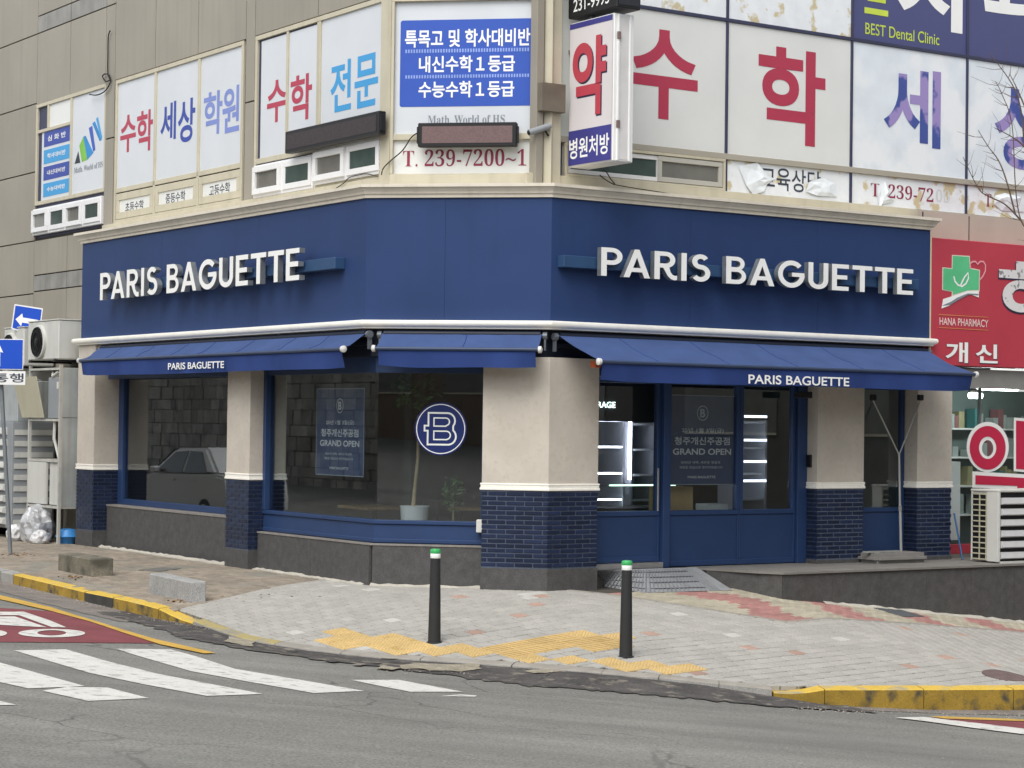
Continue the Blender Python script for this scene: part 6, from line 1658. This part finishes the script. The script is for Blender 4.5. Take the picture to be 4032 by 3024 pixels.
mbox('front_panel', ACW, T, FL, RS0 + .06, RS1 - .56, RN1 - .03, RN1 + .01, lv_[0] + .02, lv_[1] - .05); mbox('front_panel', ACW, T, FL, RS1 - .5, RS1 - .06, RN1 - .06, RN1 - .04, lv_[0] + .02, lv_[1] - .05)
g = M(); g.prism([FL.p(RS0 - .2, RN1 + .02, lv_[2] + .02), FL.p(RS1 - .65, RN1 + .02, lv_[2] + .02), FL.p(RS1 - .75, RN1 + .14, zc_t - .2), FL.p(RS0 - .4, RN1 + .14, zc_t - .22)], Vector((FL.n.x, FL.n.y, 0)) * .02); g.build('loose_panel', ACB, T)
mbox('meter_box', ACG, T, FL, RS1 - .62, RS1 - .07, RN0 + .1, RN1 - .03, lv_[2] + .01, zc_t - .22, .01)
mbox('label', mat('pale_label', 'd5d5cf', .6), T, FL, RS1 - .22, RS1 - .14, RN1 - .031, RN1 - .026, zc_t - .42, zc_t - .3)
M().tube([FL.p(RS1 - .55, RN1 - .1, zc_t - .08), FL.p(RS1 - .4, RN1 - .02, zc_t - .2), FL.p(RS1 - .15, RN1 - .04, zc_t - .12)], .025, 8).build('hose', ACW, T, smooth=True)
M().tube([FL.p(RS1 - .35, RN1 - .06, lv_[2] - .04), FL.p(RS1 - .36, RN1 - .05, lv_[2] - .35), FL.p(RS1 - .15, RN1 - .08, lv_[1])], .03, 8).build('hose', ACW, T, smooth=True)
# fan unit on top
def fan_unit(s0, s1, n0, n1, z0, z1, fs, label, fr=.27):
    T = thing('outdoor_fan_unit', label, 'air conditioner', FL.p((s0 + s1) / 2, (n0 + n1) / 2, z0), 'fan units left of the shopfront')
    mbox('casing', ACW, T, FL, s0, s1, n0, n1, z0 + .04, z1, .02)
    mbox('top_cover', ACW, T, FL, s0 - .01, s1 + .01, n0 - .01, n1 + .01, z1, z1 + .02, .006)
    for s in (s0 + .1, s1 - .2): mbox('foot', BLACKP, T, FL, s, s + .1, n0 - .02, n1 + .02, z0, z0 + .04)
    c = FL.p(fs, n1, (z0 + z1) / 2); ax_ = (FL.n.x, FL.n.y, 0)
    M().lathe(c, [(fr + .03, -.01), (fr + .03, .05), (fr, .06), (fr, .02)], 28, ax_).build('fan_ring', ACW, T, smooth=True)
    M().lathe(c, [(fr, .012), (fr, .02)], 28, ax_).build('fan_dark_disc', BLACKP, T)  # flat black disc, shade of the hollow fan opening put into colour
    for k in range(4):
        a0 = k * math.pi / 2; P = []
        for rr_, da, nn in ((.06, -.5, .035), (fr * .92, -.35, .03), (fr * .92, .35, .065), (.06, .5, .06)):
            P.append(FL.p(fs + rr_ * math.cos(a0 + da), n1 + nn, (z0 + z1) / 2 + rr_ * math.sin(a0 + da)))
        g = M(); g.prism(P, Vector((FL.n.x, FL.n.y, 0)) * .006); g.build('blade', mat('dark_blade', '26292b', .4), T)
    M().lathe(c, [(.07, .02), (.07, .08), (.03, .09)], 16, ax_).build('hub', BLACKP, T)
    for k in range(3): M().lathe(c, [(fr * (.35 + .3 * k) + .006, .075), (fr * (.35 + .3 * k) + .006, .083), (fr * (.35 + .3 * k) - .006, .083), (fr * (.35 + .3 * k) - .006, .075)], 28, ax_).build('guard_ring', BLACKP, T)
zf0, zf1 = on(FL, .3, 200, 1425)[1], on(FL, .3, 200, 1262)[1]
fan_unit(-1.75, -.3, -.45, .3, zf0, zf1, -1.15, 'white fan unit on top of the galvanised rack', .27)
zf0, zf1 = on(FL, .15, 60, 1690)[1], on(FL, .15, 60, 1292)[1]
fan_unit(-3.35, -2.35, -.45, .15, zf1 - .75, zf1, -2.95, 'older fan unit partly hidden behind the blue arrow sign', .26)
T = thing('wall_bracket', 'steel bracket carrying the older fan unit', 'bracket', FL.p(-2.9, -.3, zf1 - .95))
for s in (-3.2, -2.55): mbox('arm', IRON, T, FL, s, s + .04, -.5, .16, zf1 - .79, zf1 - .752); M().tube([FL.p(s + .02, -.49, zf1 - 1.1), FL.p(s + .02, .1, zf1 - .78)], .015, 6).build('strut', IRON, T)
# louvred unit
T = thing('louvred_unit', 'weathered grey louvred unit at the left picture edge behind the sign post', 'air conditioner', FL.p(-2.7, .3, gz))
zl0, zl1 = on(FL, .45, 60, 2085)[1], on(FL, .45, 60, 1660)[1]
mbox('casing', ACG, T, FL, -4.4, -2.12, -.4, .42, zl0, zl1, .01)
mbox('casing_upper', GALV, T, FL, -4.2, -2.2, -.4, .3, zl1 + .002, zl1 + .75, .01)
for k in range(9):
    z = zl0 + .06 + (zl1 - zl0 - .1) * k / 9; h = (zl1 - zl0) / 9
    g = M(); g.prism([FL.p(-4.38, .42, z), FL.p(-4.38, .5, z + h * .1), FL.p(-4.38, .48, z + h * .5), FL.p(-4.38, .42, z + h * .6)], Vector((FL.d.x, FL.d.y, 0)) * 2.0); g.build('louvre', ACW, T)
    M().box(sideR(FL, -2.12), -.38, .36, .0, .015, z, z + h * .45).build('side_slat', ACW, T)
for s in (-4.2, -2.4): mbox('foot', BLACKP, T, FL, s, s + .1, -.3, .4, gz - .06, zl0)
# rubbish bags and blue tub below the rack
def crumple(c, rad, seedv, m, name, label, cat, group):
    bm = bmesh.new(); bmesh.ops.create_icosphere(bm, subdivisions=3, radius=1.0); rnd = random.Random(seedv)
    ph = [(Vector((rnd.gauss(0, 3), rnd.gauss(0, 3), rnd.gauss(0, 3))), rnd.uniform(0, 6)) for _ in range(9)]
    for v in bm.verts:
        k = 1 + sum(abs(math.sin(v.co.dot(d) + p)) for d, p in ph) / 9 * .7 - .35
        v.co = Vector((v.co.x * rad[0] * k, v.co.y * rad[1] * k, max(-.85, v.co.z) * rad[2] * k))
        if v.co.z < -rad[2] * .7: v.co.z = -rad[2] * .7
    me = bpy.data.meshes.new(name); bm.to_mesh(me); bm.free(); me.materials.append(m)
    o = bpy.data.objects.new(name, me); COL.objects.link(o); o.location = Vector(c) + Vector((0, 0, rad[2] * .7)); tag(o, label, cat, group)
BAG = mat('cloudy_plastic_bag', 'a9aaac', .25, .25, 6, blotch='d9dadb', blotch_scale=8, blotch_lo=.5, blotch_hi=.6, spec=.6)
BAG2 = mat('white_plastic_bag', 'd4d4d4', .3, .12, 9, spec=.6)
flg = lambda s, n: Vector((*p2(FL, s, n), G(*p2(FL, s, n))))
crumple(flg(-1.1, .32), (.27, .3, .36), 3, BAG, 'rubbish_bag', 'large cloudy rubbish bag under the galvanised rack', 'bag', 'rubbish bags under the rack')
crumple(flg(-1.5, .55), (.17, .2, .17), 5, BAG2, 'rubbish_bag', 'crumpled silver bag leftmost beneath the rack', 'bag', 'rubbish bags under the rack')
crumple(flg(-.62, .45), (.16, .2, .14), 8, BAG2, 'rubbish_bag', 'small white bag beside the rack leg near blue tub', 'bag', 'rubbish bags under the rack')
c = flg(-.42, .02)
TUB = mat('blue_tub_plastic', '3f87c9', .4, .05)
o = M().lathe(c, [(.14, 0), (.2, .12), (.22, .13), (.2, .15), (.15, .25), (.05, .27)], 20).build('plastic_tub', TUB, None, smooth=True, loc=c); tag(o, 'blue plastic tub under the rack beside the left pillar', 'tub')
# --- manhole covers
def cover(pts, m, label, name='manhole_cover', round_=False):
    if round_:
        c = hit(G, *pts[0]); r = .28; N = 28; P = [(c.x + r * math.cos(2 * math.pi * k / N), c.y + r * math.sin(2 * math.pi * k / N)) for k in range(N)]
    else: P = [px2(G, *p) for p in pts]; c = hit(G, *pts[0])
    g = M(); g.prism([Vector((x, y, G(x, y) - .02)) for x, y in P], (0, 0, .034)); o = g.build(name, m, None, loc=c); tag(o, label, 'manhole cover')
cover([(3960, 2662)], mat('rusty_iron_cover', '6d5c58', .7, .2, 8, bump=.6, bscale=60), 'round rusty iron cover in the grey paving near right kerb', round_=True)
cover([(3440, 2396), (3520, 2396), (3640, 2430), (3560, 2432)], mat('dark_iron_cover', '5c5f62', .6, .15, 8, bump=.5, bscale=60), 'dark rectangular cover in the red and beige strip', 'drain_cover')
cover([(545, 2247), (640, 2237), (712, 2241), (620, 2254)], mat('slate_cover', '6c6b66', .7, .15, 8), 'flush grey cover in the brown paving behind the granite blocks', 'drain_cover')
# --- cables
def cable(pts, r, label, m=BLACKP):
    o = M().tube(pts, r, 6).build('cable', m, None, loc=pts[0]); tag(o, label, 'cable')
def catm(P, k=5):
    out = []
    for i in range(len(P) - 1):
        p0, p1, p2_, p3 = P[max(i - 1, 0)], P[i], P[i + 1], P[min(i + 2, len(P) - 1)]
        for j in range(k):
            t = j / k; out.append(.5 * ((2 * p1) + (p2_ - p0) * t + (2 * p0 - 5 * p1 + 4 * p2_ - p3) * t * t + (3 * p1 - p0 - 3 * p2_ + p3) * t ** 3))
    return out + [P[-1]]
fpt = lambda F, n, u, v: F.p(on(F, n, u, v)[0], n, on(F, n, u, v)[1])
s_ = 600 / 1991
cable(catm([fpt(FL, -.46, x * s_, y * s_) for x, y in ((1440, 400), (1415, 480), (1410, 700), (1410, 960), (1435, 1040), (1380, 1060), (1340, 1000), (1375, 965), (1430, 990), (1440, 1080), (1370, 1190), (1270, 1240), (1170, 1235))]), .012, 'black cable with a loop hanging on the left cladding')
cable(catm([fpt(FC, -.44, 1000 + x * .5425, y * .5425) for x, y in ((1185, 965), (1140, 1000), (1080, 1090), (1000, 1160), (940, 1220), (925, 1270))]), .009, 'thin cable running from the reddish board to the corner')
cable(catm([fpt(FRt, -.35, 2150 + x * .5425, y * .5425) for x, y in ((380, 1215), (430, 1240), (470, 1300), (500, 1340), (440, 1310), (390, 1270))]), .008, 'loose wire tangle under the pharmacy blade sign')
cable(catm([fpt(FRt, -.42, 2150 + x * .5425, y * .5425) for x, y in ((500, 1340), (620, 1362), (800, 1390), (980, 1420))]), .007, 'thin wire lying along the top of the right cornice')
cable(catm([fpt(FL, -.44, 1000 + x * .5425, y * .5425) for x, y in ((590, 1370), (650, 1330), (690, 1290), (760, 1270), (820, 1262), (900, 1280))]), .007, 'thin wire drooping beneath the white sliders next to the corner')
# --- leaf litter and grit (uncountable)
rnd = random.Random(11); g = M()
for (u, v, ru, rv, cnt) in ((60, 2186, 60, 8, 60), (300, 2275, 60, 10, 40), (700, 2368, 60, 8, 30), (980, 2350, 300, 20, 14)):
    for _ in range(cnt):
        p = hit(G, u + rnd.gauss(0, ru * .5), v + rnd.gauss(0, rv * .5)); a = rnd.uniform(0, 6.28); L = rnd.uniform(.015, .035)
        e = Vector((math.cos(a), math.sin(a), rnd.uniform(0, .4))) * L; f = Vector((-math.sin(a), math.cos(a), rnd.uniform(0, .3))) * L * .6; p = p + Vector((0, 0, .012))
        g.add([p - e, p + f, p + e, p - f], [(0, 1, 2), (0, 2, 3)])
o = g.build('leaf_litter', mat('dry_leaf', '8a6844', .8, .25, 20, island=.3), None); tag(o, 'dry brown leaves scattered round the sign post and blocks', 'leaves', kind='stuff')
g = M()
for (u0, v0, u1, v1, cnt) in ((0, 2300, 640, 2450, 150), (640, 2450, 900, 2490, 50), (3120, 2790, 3420, 2806, 70), (3420, 2806, 4032, 2822, 90), (2800, 2690, 3060, 2735, 40), (1400, 2640, 1900, 2660, 40), (100, 2840, 3900, 2990, 9)):
    for _ in range(cnt):
        t = rnd.random(); p = hit(RD, u0 + (u1 - u0) * t, v0 + (v1 - v0) * t + rnd.gauss(0, 6)) + Vector((0, 0, .012)); r = rnd.uniform(.005, .015)
        P = [p + Vector((rnd.uniform(.6, 1) * r * math.cos(k * 1.57), rnd.uniform(.6, 1) * r * math.sin(k * 1.57), 0)) for k in range(4)] + [p + Vector((0, 0, r * .8))]
        g.add(P, [(0, 1, 4), (1, 2, 4), (2, 3, 4), (3, 0, 4)])
o = g.build('grit', mat('pale_grit', '9b938a', .9, .25, 30, island=.3), None); tag(o, 'pale grit and crumbs lying along the kerb foot', 'grit', kind='stuff')
# --- bare street tree at the right, only twigs reach the picture
BARK = mat('grey_brown_bark', '5d4d44', .85, .2, 12, bump=.4, bscale=40)
ty = 25.2; tb = Vector((7.0, ty, G(7.0, ty)))
T = thing('bare_tree', 'bare winter tree whose thin twigs reach in at the right edge', 'tree', tb)
M().tube([tb - Vector((0, 0, .1)), tb + Vector((.03, 0, 1.6)), tb + Vector((-.05, .05, 3.2)), tb + Vector((.0, 0, 4.4)), tb + Vector((.08, .1, 6.0)), tb + Vector((.05, 0, 8.0))], .11, 10, .03).build('trunk', BARK, T, smooth=True)
z4 = lambda x, y, dy=0: at_y(3000 + x * .5426, y * .5426, ty + dy)
limbs = [[tb + Vector((0, 0, 3.4)), z4(2090, 1900), z4(1960, 1700), z4(1880, 1600), z4(1840, 1360), z4(1815, 900), z4(1740, 680), z4(1695, 590)],
         [z4(1880, 1600), z4(1760, 1480), z4(1600, 1400), z4(1530, 1290), z4(1460, 1140)],
         [z4(1840, 1560), z4(1780, 1330), z4(1720, 1170), z4(1640, 1060), z4(1570, 945)],
         [tb + Vector((0, 0, 4.2)), z4(2050, 1400), z4(1960, 1180), z4(1900, 1060), z4(1800, 985), z4(1690, 930)],
         [z4(1905, 1060), z4(1880, 800), z4(1830, 640), z4(1740, 500), z4(1645, 390)],
         [tb + Vector((0, 0, 4.6)), z4(2060, 1100), z4(1960, 900), z4(1910, 780), z4(1850, 640), z4(1800, 540)],
         [tb + Vector((.02, 0, 5.0)), z4(2150, 700), z4(2040, 300), z4(2000, 60), z4(1985, -300)],
         [tb + Vector((.05, 0, 5.6)), z4(2400, 500, .3), z4(2420, 100, .5), z4(2500, -300, .6)],
         [tb + Vector((0, 0, 3.0)), z4(2400, 1500, -.3), z4(2520, 1200, -.5), z4(2560, 800, -.6)]]
rnd = random.Random(21)
for L in limbs:
    P = catm(L, 4); r0 = .02 if L[0].z > 3.2 and (L[0] - tb).length < 6 else .011
    limb = M().tube(P, r0 if (L[0] - tb).xy.length < .3 else .011, 6, .0035).build('limb', BARK, T)
    g = M()
    for k in range(6, len(P) - 1, 2):
        for _ in range(2):
            d = (P[k + 1] - P[k - 1]).normalized(); s = Vector((rnd.gauss(0, 1), rnd.gauss(0, .6), rnd.gauss(.2, 1))); s = (s - d * s.dot(d)).normalized(); ln = rnd.uniform(.08, .28)
            q = P[k]; g.tube([q, q + (d * .5 + s * .8) * ln * .5, q + (d * .9 + s) * ln], .004, 4, .0015, False)
    if g.v: o = g.build('twig', BARK, limb); o['kind'] = 'stuff'
# ------------------------------------------------------------------ surroundings mirrored in the glass: across the left street and behind the viewer
WALLST = mat('rubble_stone', '9b978f', .9, .25, 3, bump=.8, bscale=12, island=.3)
T = thing('retaining_wall', 'rubble stone retaining wall across the left street, seen mirrored in the glass', 'wall', FL.p(-16, 11, 0))
mbox('core', mat('wall_mortar', '77736b', .9), T, FL, -40, -6, 11.1, 11.6, -1, 4.2)
g = M(); rnd = random.Random(5); z = 0.0
while z < 4.0:
    h = rnd.uniform(.22, .42); s = -40.0
    while s < -6:
        l = rnd.uniform(.25, .6); nn = rnd.uniform(11.03, 11.08); g.box(FL, s + .008, s + l - .008, nn, 11.12, z + .006 + rnd.uniform(0, .02), z + h - .006); s += l
    z += h
o = g.build('stone', WALLST, T); o['kind'] = 'stuff'
# parked white car (seen mirrored in the left shop window)
cs_, cn_ = -5.4, 4.2
q = p2(FL, cs_, cn_); cz0 = RD(q.x, q.y) + .01
FCAR = Fr(q, ang=FL.ang()); FCAR.z = cz0
FCAR.p = lambda t, n, z: Vector((*(FCAR.a + FCAR.d * (t * 1.13) + FCAR.n * (n * 1.05)), z * 1.16 + FCAR.z))
T = thing('parked_car', 'white car parked across the left street, seen mirrored in the left shop window', 'car', (q.x, q.y, cz0))
CARP = mat('white_car_paint', 'd9dad8', .25, .02, 2, spec=.6, coat=.5); CARG = mat('car_window', '15181b', .05, .05, spec=.8); TYRE = mat('car_tyre', '1d1d1d', .8)
low = [(-2.2, .35), (-2.25, .6), (-2.1, .78), (-1.1, .95), (1.75, 1.0), (2.15, .95), (2.25, .6), (2.2, .35)]
def shell(prof, w0, w1, m, name, par, zc=0.0, bev=.05):
    g = M(); n = len(prof); zs_ = [z for _, z in prof]; lo, hi = min(zs_), max(zs_)
    f = lambda z: w0 + (w1 - w0) * (z - lo) / (hi - lo)
    g.v = [FCAR.p(x, f(z), z) for x, z in prof] + [FCAR.p(x, -f(z), z) for x, z in prof]
    g.f = [tuple(range(n)), tuple(range(n, 2 * n))[::-1]] + [(i, (i + 1) % n, n + (i + 1) % n, n + i) for i in range(n)]; g.mi = [0] * len(g.f)
    return g.build(name, m, par, bev, True, seg=2)
body_ = shell(low, .86, .84, CARP, 'body', T)
shell([(-1.15, .94), (-.35, 1.42), (.95, 1.46), (1.75, 1.0)], .82, .62, CARP, 'cabin', T, bev=.06)
for sg_ in (1, -1):
    for pts in ([(-.85, 1.0), (-.25, 1.36), (.28, 1.39), (.28, 1.0)], [(.36, 1.0), (.36, 1.39), (.85, 1.38), (1.3, 1.02)]):
        g = M(); f = lambda z: (.82 + (.62 - .82) * (z - .94) / .52) + .012; g.v = [FCAR.p(x, sg_ * f(z), z) for x, z in pts] + [FCAR.p(x, sg_ * (f(z) - .03), z) for x, z in pts]; g.f = [(0, 1, 2, 3), (7, 6, 5, 4), (0, 1, 5, 4), (1, 2, 6, 5), (2, 3, 7, 6), (3, 0, 4, 7)]; g.mi = [0] * 6; g.build('side_window', CARG, T)
    for x in (-1.4, 1.35):
        wv = M().lathe(FCAR.p(x, sg_ * .68, .31), [(.3, 0), (.31, .03), (.31, .17), (.3, .2)], 24, (FCAR.n.x * sg_, FCAR.n.y * sg_, 0)).build('wheel', TYRE, T, smooth=True)
        M().lathe(FCAR.p(x, sg_ * .88, .31), [(.2, 0), (.19, .012)], 20, (FCAR.n.x * sg_, FCAR.n.y * sg_, 0)).build('rim', STEEL, wv)
    M().box(FCAR, -.8, -.6, sg_ * .9 - .07, sg_ * .9 + .07, .98, 1.1).build('mirror', CARP, T, bevel=.03)
    for x in (-.1, .75): M().box(FCAR, x, x + .18, sg_ * .85 - .015, sg_ * .85 + .02, .86, .89).build('door_handle', STEEL, T, bevel=.006)
    M().box(FCAR, -2.26, -2.1, sg_ * .66 - .14, sg_ * .66 + .14, .62, .74).build('headlight', mat('headlight', 'dfe4e6', .1), T, bevel=.02)
g = M(); g.v = [FCAR.p(x, y, z) for x, y, z in ((-1.13, .72, .99), (-1.13, -.72, .99), (-.42, -.6, 1.4), (-.42, .6, 1.4))]; g.v = [v + Vector((0, 0, .02)) - Vector((FCAR.d.x, FCAR.d.y, 0)) * .015 for v in g.v]; g.f = [(0, 1, 2, 3)]; g.mi = [0]; g.build('windscreen', CARG, T)
# street fronts behind the viewer and along the side streets
def block(F, s0, s1, n0, n1, z0, z1, m, label, floors, cols):
    T = thing('street_building', label, 'building', F.p((s0 + s1) / 2, (n0 + n1) / 2, z0))
    mbox('wall', m, T, F, s0, s1, n0, n1, z0, z1); mbox('roof', mat('roof_grey', '5d5b58', .8), T, F, s0 - .2, s1 + .2, n0 - .2, n1 + .2, z1, z1 + .3)
    for f in range(floors):
        for c in range(cols):
            a = s0 + (s1 - s0) * (c + .2) / cols; b = s0 + (s1 - s0) * (c + .8) / cols; z = z0 + (z1 - z0) * (f + .3) / floors; h = (z1 - z0) / floors * .5
            w_ = mbox('window', PANEG, T, F, a, b, n1, n1 + .03, z, z + h); mbox('frame', WINFR, w_, F, a, b, n1 + .031, n1 + .05, z - .06, z)
FB = Fr(V2(30, -9), ang=math.pi); FB2 = Fr(V2(-18, -10), ang=R_(150))
block(FB, 0, 18, -10, 0, -2, 11, mat('brown_brick_wall', '6e5348', .8, .1, 3), 'brown brick building behind the viewer, mirrored in the doors', 3, 6)
block(FB, 22, 42, -10, 0, -2, 12, mat('grey_render_wall', '8a8780', .8, .08, 2), 'grey rendered building behind the viewer', 3, 7)
block(FB, 43, 66, -10, 0, -2, 10, mat('tan_brick_wall', '7d6c5b', .8, .1, 3), 'unseen tan brick building added behind the viewer to block sky mirrored in the corner glass', 3, 8)  # unseen, added to keep bright sky out of the corner glass reflection
FB3 = Fr(V2(24, 50), ang=R_(-90)); block(FB3, 0, 27.4, -10, 0, -4, 10, mat('darkened_beige_render', '5f5b54', .8, .08, 2), 'unseen beige building down the right street, darkened to dim the door reflections', 3, 7)  # unseen; lengthened and darkened to dim reflections in the door glass
FB4 = Fr(V2(24, 22), ang=R_(-90)); block(FB4, 0, 22, -10, 0, -4, 13, mat('dark_tile_wall', '5a5550', .7, .1, 2), 'dark tiled building across the right street', 4, 6)
FB5 = Fr(V2(-26, 8), ang=R_(90)); FB5.n = V2(1, 0); FB5.d = V2(0, 1)
block(FB5, 0, 18, -10, 0, -1, 9, mat('ochre_render_wall', '8b7b62', .8, .08, 2), 'ochre house at the left side street corner', 3, 5)
FB6 = Fr(p2(FL, -40, 13), ang=FL.ang())
bldw = mat('upper_house_wall', '80796f', .8, .08, 2)
T = thing('street_building', 'house standing above the rubble stone wall', 'building', FL.p(-20, 15, 3))
mbox('wall', bldw, T, FL, -38, -9, 13.5, 22, 0, 9.5); mbox('roof', mat('roof_brown', '4f4038', .8), T, FL, -38.4, -8.6, 13.1, 22.4, 9.5, 10)
for f in range(2):
    for c in range(7): mbox('window', PANEG, T, FL, -37 + c * 4, -35 + c * 4, 13.46, 13.5, 4.6 + f * 2.6, 6 + f * 2.6)
FB7 = Fr(p2(FL, -62, 16), ang=FL.ang() - math.pi / 2)
block(FB7, 0, 9, -8, 0, -1, 8, mat('cream_render_wall', 'a39a88', .8, .08, 2), 'cream house closing the far end of the left street', 3, 3)
block(FB7, 10, 19, -8, 0, -1, 11, mat('red_brick_wall', '7a5648', .8, .1, 3), 'red brick house far up the left street', 4, 3)
